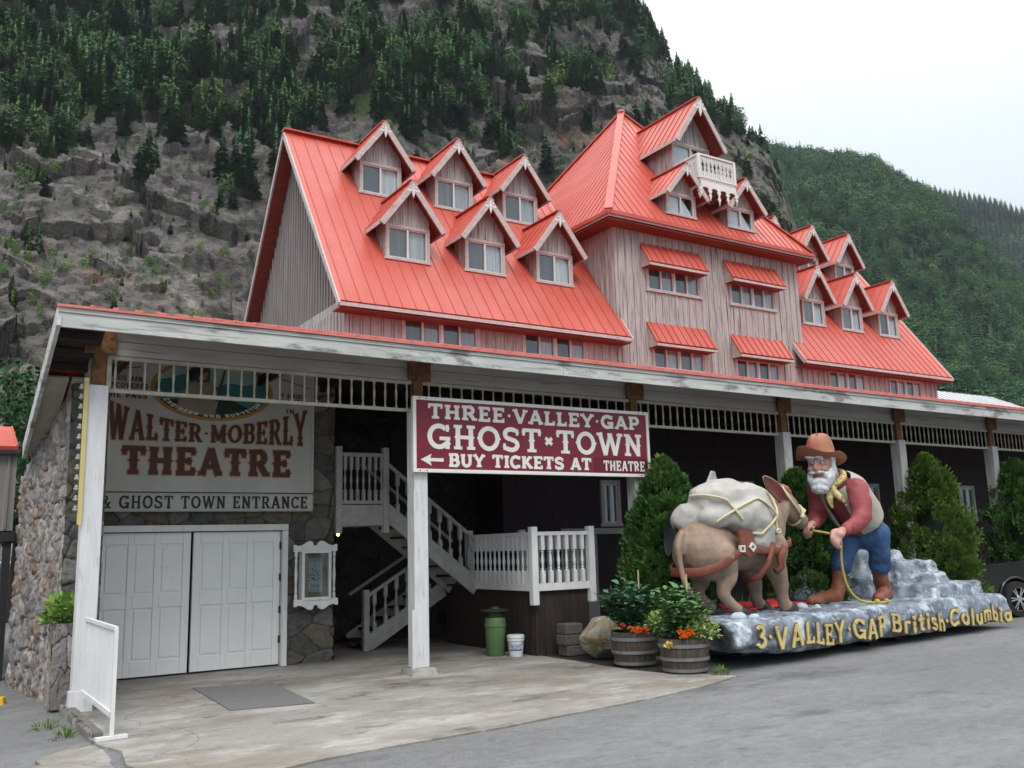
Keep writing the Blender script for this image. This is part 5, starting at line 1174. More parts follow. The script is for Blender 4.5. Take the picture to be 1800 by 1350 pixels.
# ---------------------------------------------------------------- dark building under the canopy
def dark_building():
    t = thing('dark_lodge', 'dark plum boarded lodge wall with small windows behind the canopy posts', 'building', (20, 17.6, 0))
    win = [(13.65, 14.25, 2.35, 3.45), (28.4, 29.3, 2.35, 3.5), (18.0, 18.9, 2.35, 3.5), (23.4, 24.3, 2.35, 3.5)]
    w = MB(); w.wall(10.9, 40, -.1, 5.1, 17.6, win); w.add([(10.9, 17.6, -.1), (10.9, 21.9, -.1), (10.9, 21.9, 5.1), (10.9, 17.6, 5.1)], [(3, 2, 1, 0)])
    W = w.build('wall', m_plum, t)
    b = MB()
    for x0, x1, z0, z1 in [(10.9, 40, 1.94, 2.04), (10.9, 40, 4.05, 4.12)]: b.box(x0, x1, 17.56, 17.598, z0, z1)
    b.build('trim_board', m_plum, t)
    for x0, x1, z0, z1 in win: window(t, (x0, 17.59, z0), (1, 0, 0), x1 - x0, z1 - z0, 2, cur=(1,), mats=None)
    d = MB(); d.box(12.5, 13.45, 17.52, 17.59, 0, 2.15); D = d.build('door', m_greybeam, t); MB().box(12.4, 14.4, 17.48, 17.515, 2.16, 2.30).build('lintel', m_greybeam, t)
    # stone back wall in the deep shade behind the stairs
    s = thing('shaded_stone_wall', 'dark rubble stone wall deep in shade behind the stairs', 'wall', (8, 18.9, 0))
    stone_sheet('stone_face', (6.2, 18.9, -.1), (1, 0, 0), (0, 0, 1), 4.72, 5.2, 130, 130, m_shadestone, (.42, .32), .06, 41, s)
dark_building()
# far left neighbour
def pale_house(f):
    mr = M('pale_metal_roof', [(.40, .41, .42), (.48, .49, .50)], ns=.5, rough=.5)
    b = MB(); b.box(58, 76, 36, 46, 0, 9.5); b.build('wall', m_woodg, f)
    r = MB(); c = [(57, 35, 9.4), (77, 35, 9.4), (77, 47, 9.4), (57, 47, 9.4)]; r.add(c + [(61.5, 41, 12.9), (72.5, 41, 12.9)], [(0, 1, 5, 4), (1, 2, 5), (2, 3, 4, 5), (3, 0, 4), (3, 2, 1, 0)]); ribs(r, [c[0], c[1], (72.5, 41, 12.9), (61.5, 41, 12.9)], .8, .05, .05); r.build('roof', mr, f)
def neighbour():
    t = thing('grey_annex', 'grey boarded annex with a red roof beyond the stone wall', 'building', (-1, 21, 0))
    b = MB(); b.box(-9, 1.22, 18.0, 24, 2.42, 3.75); W = b.build('wall', m_woodg, t)
    q = MB(); x = 1.1
    while x > -3: q.box(x - .02, x + .02, 17.97, 18.0, 2.45, 3.75); x -= .24
    q.build('battens', m_woodg, W)
    b = MB(); b.box(-9, 1.26, 17.98, 24, 2.24, 2.40); b.box(1.10, 1.22, 18.05, 18.2, -.3, 2.24); b.build('sill_beam', m_black, t)
    b = MB(); q = [(-9, 17.85, 3.86), (1.22, 17.85, 3.86), (1.22, 19.6, 4.42), (-9, 19.6, 4.42)]; b.slab(q, .08); ribs(b, q, .4); b.build('roof', m_roof, t)
    MB().box(-9, 1.2, 17.87, 17.995, 3.72, 3.80).build('soffit', m_black, t)
    b = MB(); b.box(-9, 1.15, 20, 20.2, -.3, 1.05); b.build('low_wall', m_wood, t)
    p = thing('parking_kerb', 'yellow painted concrete parking kerb beside the stone wall', 'kerb', (.8, 15.8, -.1))
    k = MB(); k.hexa([(-.9, 15.55, -.16), (1.08, 15.1, -.16), (1.14, 15.32, -.16), (-.84, 15.77, -.16)], [(-.88, 15.60, .03), (1.05, 15.15, .03), (1.10, 15.27, .03), (-.84, 15.72, .03)]); k.build('kerb_block', M('yellow_paint', [(.55, .36, .02), (.66, .45, .04)], ns=7, rough=.7, layers=[((.2, .16, .08), (1, 1, 1), 9, .6, .68, .8)]), p, bevel=.02)
    # distant building with a pale roof, far right
    f = thing('pale_roofed_house', 'distant house with a pale grey metal hip roof right of the hotel', 'house', (66, 40, 0)); pale_house(f)
neighbour()
# white slatted folding panel beside the first post
def panel():
    t = thing('slatted_panel', 'white slatted screen panel on a foot, beside the left canopy post', 'screen', (1.82, 12.1, 0))
    a, b = Vector((1.79, 13.10, 0)), Vector((1.81, 10.98, 0)); d = (b - a).normalized(); Z = Vector((0, 0, 1))
    m = MB(); m.beam(a + Z * 1.15, b + Z * 1.15, .035, .045); m.beam(a + Z * .25, b + Z * .25, .04, .06)
    m.beam(b + Z * .02, b + Z * 1.15, .04, .035, up=d); m.build('frame', m_white, t)
    m = MB(); n = 36
    for i in range(n):
        p = a + (b - a) * ((i + .3) / n); m.beam(p + Z * .27, p + Z * 1.13, .008, .021, up=d)
    m.build('slats', m_white, t)
    m = MB(); m.beam(b + Vector((-.16, -.01, .02)), b + Vector((.16, .02, .02)), .07, .035); m.build('foot', m_white, t)
panel()
# bin, pail, boulder, block wall
def small_things():
    x, y = 8.78, 14.55; t = thing('green_bin', 'green plastic rubbish bin with a dark flared lid against the boarded landing', 'bin', (x, y, 0))
    MB().lathe([(.155, 0), (.165, .02), (.19, .50), (.20, .51), (.20, .55), (.194, .555), (.185, .66), (.18, .67)], (x, y, 0), 24).build('body', M('green_plastic', [(.075, .14, .055), (.095, .17, .07)], ns=3, rough=.45), t, autosmooth=.6)
    MB().lathe([(.17, .67), (.18, .71), (.18, .76), (.255, .78), (.255, .80), (.11, .82), (.09, .85), (.09, .86)], (x, y, 0), 24).build('lid', M('dark_green_plastic', [(.018, .03, .018), (.025, .04, .022)], rough=.5), t, autosmooth=.6)
    x, y = 9.0, 14.22; t = thing('white_pail', 'white plastic pail with blue print and a wire handle, right of the green bin', 'bucket', (x, y, 0))
    MB().lathe([(.118, 0), (.12, .01), (.145, .27), (.156, .275), (.156, .285), (.147, .29), (.149, .315), (.157, .32), (.157, .345), (.15, .365), (.148, .37)], (x, y, 0), 28).build('body', M('white_plastic', [(.58, .60, .62), (.64, .66, .67)], rough=.4), t, autosmooth=.6)
    m = MB(); al = math.atan2(-y, -x)
    def cyl(u, v, d): a = al + u; r = .118 + .027 * v / .27 + .002 + d; return (x + r * math.cos(a), y + r * math.sin(a), v)
    m2 = MB()
    for j in range(12):
        u0, u1 = -.9 + 1.8 * j / 12, -.9 + 1.8 * (j + 1) / 12; m2.add([cyl(u0, .10, 0), cyl(u1, .10, 0), cyl(u1, .13, 0), cyl(u0, .13, 0)], [(0, 1, 2, 3)])
    r = random.Random(5)
    for k in range(16):
        u = -.75 + 1.5 * (k / 16); v = .155 + .03 * math.sin(k * 1.7); s = r.uniform(.02, .035); m2.add([cyl(u, v, 0), cyl(u + .07, v, 0), cyl(u + .10, v + s, 0), cyl(u + .03, v + s * 1.4, 0)], [(0, 1, 2, 3)])
    m2.build('label_print', M('blue_print', [(.05, .12, .30), (.08, .17, .36)], rough=.5), t)
    m.tube([(x + .155 * math.cos(a), y + .155 * math.sin(a), .30 - .10 * math.sin((a - al + PI / 2))) for a in [al - PI / 2 + PI * i / 12 for i in range(13)]], .004, 6); m.build('handle', m_chrome, t)
    # boulder
    m_b = M('lichen_boulder', [(.20, .19, .175), (.32, .30, .27)], ns=5, rough=.9, bump=.8, dist=.03, bns=18, layers=[((.26, .19, .065), (1, 1, 1), 4.0, .46, .60, .9), ((.50, .49, .46), (1, 1, 1), 5.5, .56, .64, .8), ((.10, .095, .09), (1, 1, 1), 7, .58, .66, .7)])
    r = np.random.default_rng(4); v = r.normal(0, 1, (26, 3)); v /= np.linalg.norm(v, axis=1)[:, None]; v *= r.uniform(.85, 1.05, (26, 1)); v *= (.56, .42, .40)
    bm = bmesh.new(); [bm.verts.new(p) for p in v]; bmesh.ops.convex_hull(bm, input=bm.verts); me = bpy.data.meshes.new('boulder'); bm.to_mesh(me); bm.free()
    o = bpy.data.objects.new('boulder', me); COL.objects.link(o); o.location = (9.95, 12.85, .33); o.rotation_euler = (0, .25, .35); me.materials.append(m_b)
    b = o.modifiers.new('b', 'BEVEL'); b.width = .07; b.segments = 3; q = o.modifiers.new('u', 'SUBSURF'); q.levels = q.render_levels = 2; q.subdivision_type = 'SIMPLE'
    tx = bpy.data.textures.new('boulder', 'CLOUDS'); tx.noise_scale = .22; tx.noise_depth = 4; q = o.modifiers.new('d', 'DISPLACE'); q.texture = tx; q.strength = .10; q.mid_level = .5; q.texture_coords = 'LOCAL'
    tag(o, 'big rounded boulder with ochre lichen beside the barrel planters', 'boulder')
    m_blk = M('concrete_block', [(.075, .07, .066), (.115, .108, .10)], ns=9, rough=.95, bump=.7, bns=25)
    names = ['bottom', 'middle', 'topmost']
    for k in range(3):
        z = k * .185; dx = (.02, -.015, .0)[k]
        o = MB().box(9.56 + dx, 9.93 + dx, 13.45, 13.75, z, z + .18).build('wall_block', m_blk, bevel=.02); tag(o, 'grey split concrete block beside the boulder, %s of its short stack' % names[k], 'block', 'stacked wall blocks')
    for k in range(2):
        z = k * .185; o = MB().box(9.96, 10.9, 13.46 + .02 * k, 13.76, z, z + .18).build('wall_block', m_blk, bevel=.02); tag(o, 'long grey concrete block behind the boulder, %s course' % ('lower', 'upper')[k], 'block', 'long wall blocks')
small_things()
# ---------------------------------------------------------------- parade float with donkey and prospector statues
FA, FU, FN = Vector((10.5, 10.12, 0)), Vector((.995, .0995, 0)), Vector((-.0995, .995, 0))
def fp(s, n, z): return FA + FU * s + FN * n + Vector((0, 0, z))
m_frock = M('painted_float_rock', [(.075, .09, .12), (.165, .195, .235), (.28, .325, .365)], ns=2.2, detail=9, nrough=.68, rough=.6, bump=.7, dist=.05, bns=6, distort=.6,
            layers=[((.52, .59, .64), (1, 1, 1.5), 2.2, .50, .62, .85), ((.045, .055, .09), (1, 1, 1), 2.6, .54, .64, .85), ((.38, .25, .24), (1, 1, 1), 2.1, .62, .70, .6), ((.62, .66, .68), (1, 1, 1), 7, .60, .68, .6)])
m_gold = M('gold_lettering', [(.50, .39, .14), (.62, .52, .24)], ns=7, rough=.55, layers=[((.36, .20, .04), (1, 1, 1), 6, .56, .66, .8)])
m_goldrim = M('gold_letter_dark_edge', [(.10, .06, .03), (.16, .10, .05)], ns=7, rough=.7)  # dark outline round the raised gold letters
m_hide = M('donkey_hide', [(.205, .14, .10), (.275, .195, .145), (.34, .25, .19)], ns=3.2, rough=.55, bump=.25, bns=26, dist=.012, layers=[((.14, .105, .085), (1, 1, 1), 2.2, .55, .7, .5)])
m_canvas = M('painted_canvas', [(.34, .328, .305), (.45, .435, .405)], ns=2.6, rough=.7, bump=.4, bns=12, dist=.02, layers=[((.30, .29, .28), (1, 1, 1), 2.8, .55, .68, .6)])
m_rope = M('cream_rope', [(.52, .46, .27), (.62, .56, .36)], ns=30, rough=.8, bump=.5, bns=60)
m_yrope = M('yellow_rope', [(.36, .28, .06), (.46, .36, .10)], ns=30, rough=.7, bump=.4, bns=60)
m_strap = M('red_leather', [(.15, .042, .028), (.215, .068, .045)], ns=9, rough=.5, bump=.3, bns=20)
m_ear = M('ear_inside', [(.26, .075, .06), (.36, .13, .11)], ns=6, rough=.6)
m_hoof = M('black_hoof', [(.012, .012, .013), (.025, .025, .027)], rough=.4)
m_skin = M('statue_skin', [(.42, .21, .18), (.50, .28, .24), (.36, .16, .14)], ns=5, rough=.5, bump=.15, bns=30, dist=.006)
m_hair = M('white_hair', [(.52, .56, .58), (.66, .68, .69)], sc=(1, 1, .5), ns=9, rough=.6, bump=.9, bns=22, dist=.02, layers=[((.36, .42, .46), (1, 1, .6), 9, .54, .66, .6)])
m_shirt = M('red_shirt', [(.24, .045, .055), (.32, .075, .08)], ns=4, rough=.6, bump=.35, bns=9, dist=.03)
m_vest = M('grey_vest', [(.34, .32, .27), (.44, .41, .35)], ns=4, rough=.7, bump=.35, bns=9, dist=.03)
m_jean = M('blue_jeans', [(.025, .062, .16), (.05, .11, .24)], ns=3, rough=.6, bump=.4, bns=7, dist=.03, layers=[((.17, .26, .40), (1, 1, 1), 3.2, .58, .70, .7)])
m_boot = M('brown_boots', [(.17, .055, .03), (.26, .095, .055)], ns=5, rough=.45, bump=.35, bns=12, dist=.02)
m_hat = M('tan_hat', [(.30, .115, .07), (.40, .175, .11)], ns=4, rough=.6, bump=.35, bns=9, dist=.02)
m_ker = M('spotted_kerchief', [(.50, .42, .17), (.60, .52, .25)], ns=3, rough=.7, bump=.3, layers=[((.10, .08, .03), (1, 1, 1), 19, .55, .58, .9)])
m_redcloth = M('red_cloth', [(.50, .025, .035), (.60, .05, .055)], ns=4, rough=.6, bump=.4, bns=8, dist=.03)
def float_trailer():
    t = thing('parade_float', 'low parade float painted as blue grey rock with gold raised lettering', 'parade float', (14.5, 11.6, 0))
    b = MB(); ns = 44
    # deck: a long block whose left end and lower edge are undercut
    def sec(s):
        e = min(1, s / .6); sl = max(0, 1.1 - .25 * max(0, s)); lo = .20 - .06 * min(1, s / 1.2) + .01 * math.sin(s * 2.1); f = .035 * math.sin(s * 3.3) + .02 * math.sin(s * 7.7)
        return [fp(s + .25 * (1 - e), .10 + f + .25 * (1 - e), lo), fp(s, .0 + f, lo + .14), fp(s, .02 + f, .52), fp(s, .09 + f, .665), fp(s, .22, .69), fp(s + sl, 2.55, .69), fp(s + sl, 2.65, .5), fp(s + sl, 2.6, lo)]
    vs = []; fs = []
    S = [-.28 + (8.95) * i / ns for i in range(ns + 1)]
    for s in S: vs += sec(s)
    for i in range(ns):
        for k in range(8): fs.append((i * 8 + k, i * 8 + (k + 1) % 8, (i + 1) * 8 + (k + 1) % 8, (i + 1) * 8 + k))
    fs += [tuple(range(8)), tuple(ns * 8 + k for k in range(8))[::-1]]
    b.add(vs, [f[::-1] for f in fs])
    D = b.build('rock_deck', m_frock, t, remesh=.045, sm=3, disp=(.09, .28))
    # rock steps at the right end
    b = MB()
    def blk(s0, s1, n0, n1, z1, z0=.6, sl=.12):
        p = [fp(s0 - sl, n0 - sl * .6, z0), fp(s1 + sl, n0 - sl * .6, z0), fp(s1 + sl, n1, z0), fp(s0 - sl, n1, z0)]; q = [fp(s0, n0, z1), fp(s1, n0, z1), fp(s1, n1, z1), fp(s0, n1, z1)]; b.hexa(p, q)
    blk(6.5, 8.45, .45, 2.6, .94); blk(5.75, 7.3, 1.62, 2.6, 1.12, sl=.14); blk(6.5, 8.0, 1.15, 2.6, 1.40, sl=.2); blk(6.1, 7.75, 1.75, 2.6, 1.62, sl=.2); blk(5.7, 6.75, 2.0, 2.6, 1.82, sl=.12); blk(6.7, 7.1, 1.9, 2.5, 1.74); blk(7.0, 7.9, .85, 2.2, 1.14, sl=.15)
    b.ell(fp(4.75, 2.15, .82), (.42, .32, .30)); b.chain([(*fp(4.80, 2.2, 1.0), .26), (*fp(4.86, 2.2, 1.25), .12), (*fp(4.90, 2.2, 1.6), .04)]); b.ell(fp(4.8, 2.15, 1.10), (.42, .28, .06))
    b.build('rock_steps', m_frock, t, remesh=.05, sm=3, disp=(.12, .30))
    # raised gold letters, slightly wavy, following the front face
    for mt, gr, dp in ((m_goldrim, .035, .012), (m_gold, 0, .03)):
        b = MB()
        for tx, a, c, big in (('3.VALLEY.GAP', .22, 3.80, 1), ('British.Columbia', 4.05, 8.62, 0)):
            def fm(u, v, d):
                zb = .255 - .012 * u + .02 * math.sin(u * 1.9) + .03 * math.sin(u * 5.1); return fp(u, .0 + .035 * math.sin(u * 3.3) - .015 - d, zb + v)
            b = MB(); letters(b, tx, a, c, 0, .335 if big else .32, fm, .155 if big else .13, serif=False, th=dp, grow=gr, track=.09); b.build('lettering' if not gr else 'letter_dark_outline', mt, t)
    b = MB(); b.hexa([fp(.5, .5, .12), fp(8.3, .5, .12), fp(8.3, 2.3, .12), fp(.5, 2.3, .12)], [fp(.5, .5, .3), fp(8.3, .5, .3), fp(8.3, 2.3, .3), fp(.5, 2.3, .3)]); b.build('chassis', m_black, t)
    for s in (4.2, 5.1):
        for n in (.55, 2.2):
            w = MB(); c = fp(s, n, .2); w.tube([c - FN * .1, c + FN * .1], .245, 20); w.build('wheel', m_tyre, t, autosmooth=.6)
    r = random.Random(2); m_peb = M('painted_pebble', [(.36, .42, .46), (.48, .53, .56)], ns=6, rough=.6, bump=.3)
    spots = [((10.98, 10.72, .70), .15, 'round painted blue grey rock by the donkey hind hoof, largest of the loose ones'), ((11.22, 10.62, .70), .10, 'small painted grey rock right beside the largest one near the hind hoof'), ((13.45, 11.55, .70), .13, 'pale painted rock at the corner of the red cloth'), ((13.75, 11.45, .69), .07, 'tiny pale painted pebble between the red cloth and the boot')]
    for p, s, lb in spots:
        o = MB().ell(p, (s, s * .8, s * .62), (.2, .1, r.random() * 3)).build('painted_rock', m_peb, smooth=True, disp=(.04, .2)); tag(o, lb, 'rock', 'loose painted rocks')
    b = MB(); n = 22; m = 10; vs = []
    for i in range(n + 1):
        for j in range(m + 1):
            x = 11.55 + 2.5 * i / n; y = 11.75 + .95 * j / m + .12 * (i / n) + .1 * math.sin(i * .6); vs.append((x, y, .715 + .03 * math.sin(i * .9 + j * .7) + .04 * (i / n) * (j / m)))
    b.add(vs, [(i * (m + 1) + j, (i + 1) * (m + 1) + j, (i + 1) * (m + 1) + j + 1, i * (m + 1) + j + 1) for i in range(n) for j in range(m)])
    o = b.build('red_cloth', m_redcloth, smooth=True); q = o.modifiers.new('so', 'SOLIDIFY'); q.thickness = .03; tag(o, 'bright red cloth spread over the float deck behind the donkey hooves', 'cloth')
float_trailer()
def donkey():
    t = thing('donkey_statue', 'painted brown donkey statue loaded with a roped canvas pack, standing on the float', 'statue', (11.8, 11.5, .68))
    Y = 11.5; b = MB()
    b.ell((11.08, Y, 1.80), (.56, .48, .50)); b.ell((11.08, Y - .16, 1.72), (.49, .35, .46)); b.ell((11.08, Y + .16, 1.72), (.49, .35, .46))
    b.chain([(11.2, Y, 1.80, .45), (11.8, Y, 1.80, .41), (12.35, Y, 1.88, .48)], sub=4)
    b.chain([(12.45, Y, 2.0, .43), (12.78, Y - .02, 2.36, .28), (12.98, Y - .02, 2.60, .22)])                       # neck
    b.chain([(12.98, Y - .02, 2.62, .22), (13.18, Y - .02, 2.52, .20), (13.36, Y - .02, 2.36, .165), (13.50, Y - .02, 2.25, .155)])  # head
    b.ell((13.53, Y - .02, 2.22), (.14, .135, .14))
    for s in (-1, 1):
        yy = Y + s * .30
        b.chain([(11.14, yy, 1.66, .30), (11.28, yy, 1.38, .19), (11.17, yy, 1.12, .12), (11.22, yy, .98, .098), (11.36, yy - .02, .84, .098), (11.46, yy - .02, .75, .12)], sub=4)
        xx = 12.42 + (.0 if s < 0 else -.05)
        b.chain([(xx - .05, Y + s * .27, 1.78, .32), (xx + .04, Y + s * .28, 1.46, .20), (xx + .14, Y + s * .28, 1.18, .15), (xx + .17, Y + s * .28, .98, .105), (xx + .19, Y + s * .28, .84, .105), (xx + .27, Y + s * .28, .75, .13)], sub=4)
    b.chain([(10.56, Y - .05, 2.06, .06), (10.45, Y - .07, 1.84, .065), (10.46, Y - .09, 1.52, .055), (10.50, Y - .13, 1.24, .055), (10.62, Y - .17, 1.02, .065), (10.64, Y - .18, .92, .04)], sub=5)
    B = b.build('body', m_hide, t, remesh=.028, sm=6)
    for s in (-1, 1):
        for x, yy in ((11.52, Y + s * .30 - .02), (12.74 if s < 0 else 12.69, Y + s * .28)):
            MB().lathe([(.165, .69), (.15, .75), (.12, .81), (.08, .83)], (x, yy, 0), 16).build('hoof', m_hoof, B, autosmooth=.8)
    # ears: long leaf shapes, red inside
    for s, tip, side in ((-1, (12.12, 11.02, 2.99), -1), (1, (13.05, 11.62, 2.93), 1)):
        base = Vector((12.95, Y - .18, 2.60)) if s < 0 else Vector((13.0, Y + .1, 2.70)); tip = Vector(tip); d = tip - base; L_ = d.length; d.normalize()
        nrm = Vector((-.72, -.66, .1)) if s < 0 else Vector((-.5, -.8, .2)); nrm = (nrm - d * nrm.dot(d)).normalized(); w = d.cross(nrm).normalized()
        for inner in (0, 1):
            e = MB(); n = 10; vs = []
            for i in range(n + 1):
                u = i / n; wd = (.02 + .10 * math.sin(PI * min(1, u * .93 + .05)) ** .8) * (.82 if inner else 1)
                for j in range(-3, 4):
                    v = j / 3; vs.append(base + d * (L_ * u * (.97 if inner else 1)) + w * (v * wd) + nrm * (.05 * (v * v) * (1 - .5 * u) + (.022 if inner else 0)))
            e.add(vs, [(i * 7 + j, (i + 1) * 7 + j, (i + 1) * 7 + j + 1, i * 7 + j + 1) for i in range(n) for j in range(6)])
            o = e.build('ear_lining' if inner else 'ear', m_ear if inner else m_hide, B, smooth=True)
            if not inner: q = o.modifiers.new('so', 'SOLIDIFY'); q.thickness = .02; q.offset = 0
    e = MB(); e.ell((13.30, Y - .17, 2.56), (.035, .02, .03)); e.ell((13.645, Y - .10, 2.25), (.02, .03, .03)); e.build('eye', m_hoof, B, smooth=True)
    f = MB(); f.chain([(12.98, Y, 2.86, .07), (13.14, Y - .04, 2.80, .09), (13.26, Y - .05, 2.66, .06)]); f.build('forelock', m_ear, B, remesh=.02, sm=3)
    # pack: several tied canvas bundles in one skin
    p = MB(); p.ell((11.66, Y + .02, 2.55), (.74, .52, .43)); p.ell((11.90, Y - .34, 2.32), (.54, .30, .36), (.0, .15, 0)); p.ell((11.66, Y - .34, 2.33), (.43, .28, .30)); p.ell((12.14, Y - .06, 2.42), (.34, .48, .50)); p.ell((12.10, Y - .40, 2.08), (.27, .20, .40)); p.ell((11.95, Y - .45, 1.94), (.25, .15, .26)); p.ell((11.18, Y - .20, 2.28), (.34, .28, .20)); p.ell((11.04, Y + .22, 2.30), (.38, .34, .28)); p.ell((11.9, Y + .45, 2.2), (.7, .25, .45))
    K = p.build('pack', m_canvas, t, remesh=.03, sm=2, disp=(.085, .30), dtype='VORONOI')
    r = MB()
    def surf(pts, rr=.022):
        r.tube(pts, rr, 7)
    import mathutils
    tb = [((11.66, Y + .02, 2.55), (.765, .545, .455)), ((11.90, Y - .34, 2.32), (.565, .325, .385)), ((12.14, Y - .06, 2.42), (.365, .505, .525)), ((12.10, Y - .40, 2.08), (.295, .225, .425)), ((11.22, Y - .22, 2.34), (.33, .29, .23)), ((11.08, Y + .22, 2.36), (.39, .37, .31)), ((11.95, Y - .45, 1.94), (.27, .17, .28)), ((11.66, Y - .34, 2.33), (.455, .305, .325))]
    def project(q, c=(11.85, Y + .1, 2.25)):
        c = Vector(c); d = (Vector(q) - c).normalized(); best = .3
        for (cc, rr) in tb:
            o = c - Vector(cc); A_ = sum((d[i] / rr[i]) ** 2 for i in range(3)); B_ = 2 * sum(d[i] * o[i] / rr[i] ** 2 for i in range(3)); C_ = sum((o[i] / rr[i]) ** 2 for i in range(3)) - 1
            dd = B_ * B_ - 4 * A_ * C_
            if dd > 0: best = max(best, (-B_ + math.sqrt(dd)) / (2 * A_))
        return c + d * (best + .012)
    def drape(keys, n=18):
        pts = []; keys = [Vector(k) for k in keys]
        for i in range(len(keys) - 1):
            for j in range(n): pts.append(project(keys[i].lerp(keys[i + 1], j / n)))
        pts.append(project(keys[-1]))
        for _ in range(3): pts = [pts[0]] + [(pts[i - 1] + pts[i] * 2 + pts[i + 1]) / 4 for i in range(1, len(pts) - 1)] + [pts[-1]]
        surf(pts)
    drape([(10.9, 11.05, 2.2), (11.3, 10.8, 2.5), (11.85, 10.7, 2.75), (12.3, 10.7, 2.35), (12.75, 10.8, 1.95)])
    drape([(10.85, 11.6, 2.7), (11.2, 11.0, 2.62), (11.4, 10.85, 2.25)])
    drape([(12.5, 11.5, 3.1), (12.55, 11.0, 2.8), (12.35, 10.7, 2.35), (11.85, 10.7, 1.95), (11.6, 10.9, 2.0)])
    drape([(12.3, 10.7, 2.36), (12.32, 10.7, 1.9)])
    c = project((12.32, 10.7, 2.0)); r.tube([c + Vector((0, -.02, .03 * math.sin(a) + .0)) + Vector((.05 * math.cos(a), 0, .0)) for a in [2 * PI * i / 10 for i in range(10)]], .02, 6, True)
    r.build('pack_rope', m_rope, t, smooth=True)
    # harness straps
    h = MB()
    def strap(pts, w, parent, nm, mat):
        q = MB(); n = len(pts); vs = []
        for p_, o_ in pts: p_ = Vector(p_); vs += [p_ + Vector((0, 0, w)), p_ - Vector((0, 0, w))]
        q.add(vs, [(2 * i, 2 * i + 2, 2 * i + 3, 2 * i + 1) for i in range(n - 1)]); o = q.build(nm, mat, parent, smooth=True); s_ = o.modifiers.new('so', 'SOLIDIFY'); s_.thickness = .05; s_.offset = 0; s_.use_even_offset = True; bv = o.modifiers.new('b', 'BEVEL'); bv.width = .01
        return o
    pts = []
    for i in range(31):
        a = R_(-68 - 224 * i / 30); x = 11.08 + (.605 if math.cos(a) > 0 else .56) * math.cos(a); y = Y + .565 * math.sin(a)
        pts.append(((x, y, 1.42 + .30 * max(0, min(1, (x - 10.6) / .7)) ** 1.3), 0))
    H_ = strap(pts, .075, t, 'breeching_strap', m_strap)
    strap([((11.20, Y - .575, 1.66), 0), ((11.36, Y - .575, 1.74), 0), ((11.5, Y - .57, 1.78), 0), ((11.9, Y - .535, 1.74), 0), ((12.3, Y - .55, 1.72), 0), ((12.70, Y - .45, 1.86), 0), ((12.95, Y - .2, 1.9), 0)], .06, t, 'side_strap', m_strap)
    q = MB(); q.add([(11.34, Y - .53, 2.10), (11.66, Y - .52, 2.06), (11.74, Y - .53, 1.72), (11.56, Y - .54, 1.64), (11.36, Y - .56, 1.70)], [(0, 1, 2, 3, 4)]); o = q.build('hip_pad', m_strap, t); s_ = o.modifiers.new('so', 'SOLIDIFY'); s_.thickness = .05
    q = MB(); g = [(12.15, Y - .55, 1.86), (12.02, Y - .53, 1.5), (11.90, Y - .42, 1.3), (11.82, Y - .2, 1.24)]
    q.tube(g, .055, 8); q.tube([(12.40, Y - .58, 1.80), (12.28, Y - .58, 1.62), (12.32, Y - .56, 1.45), (12.2, Y - .52, 1.38)], .06, 8); q.build('girth', m_strap, t, smooth=True)
    for x, z, rt in ((11.36, 1.78, 0), (11.60, 1.80, .785)):
        q = MB(); c_, s_ = math.cos(rt), math.sin(rt)
        def rp(a, b_): return (x + (a * c_ - b_ * s_), Y - .625, z + a * s_ + b_ * c_)
        for (a0, a1, b0, b1) in ((-.055, .055, .03, .055), (-.055, .055, -.055, -.03), (-.055, -.03, -.03, .03), (.03, .055, -.03, .03)):
            v = [rp(a0, b0), rp(a1, b0), rp(a1, b1), rp(a0, b1)]; q.add(v + [(p_[0], p_[1] + .05, p_[2]) for p_ in v], [(0, 1, 2, 3), (7, 6, 5, 4), (0, 4, 5, 1), (1, 5, 6, 2), (2, 6, 7, 3), (3, 7, 4, 0)])
        q.build('buckle', m_vinyl, t)
    # halter
    q = MB(); yy = Y - .02
    ring = [(13.37 + .05 * math.cos(a), yy + .185 * math.sin(a), 2.35 + .185 * math.cos(a)) for a in [2 * PI * i / 20 for i in range(20)]]
    q.tube(ring, .024, 7, True); q.tube([(13.34, yy - .18, 2.33), (13.15, yy - .225, 2.50), (12.98, yy - .235, 2.66), (12.93, yy - .15, 2.84), (12.92, yy, 2.88)], .022, 7); q.ell((13.35, yy - .19, 2.31), .05)
    q.tube([(13.36, yy - .19, 2.33), (13.44, yy - .19, 2.42), (13.46, yy - .1, 2.47)], .02, 6)
    q.build('halter', m_rope, t, smooth=True)
    q = MB(); q.lathe([(.0, 0), (.34, .01), (.44, .09), (.46, .085), (.35, -.01), (.0, -.02)], (0, 0, 0), 26)
    o = q.build('gold_pan', M('pan_steel', [(.08, .085, .095), (.16, .165, .175)], ns=3, rough=.35, metal=.6), t, autosmooth=.8, local=True); o.location = Vector((10.92, Y + .56, 2.06)) - WL[t]; o.rotation_euler = (R_(-84), 0, R_(62)); o.scale = (.85, .85, .85)
    q = MB(); q.add([(11.55, Y + .30, 2.9), (11.95, Y + .42, 2.9), (11.82, Y + .36, 3.14), (11.74, Y + .34, 3.15)], [(0, 1, 2, 3)]); o = q.build('shovel_blade', m_greybeam, t); s_ = o.modifiers.new('so', 'SOLIDIFY'); s_.thickness = .04
donkey()
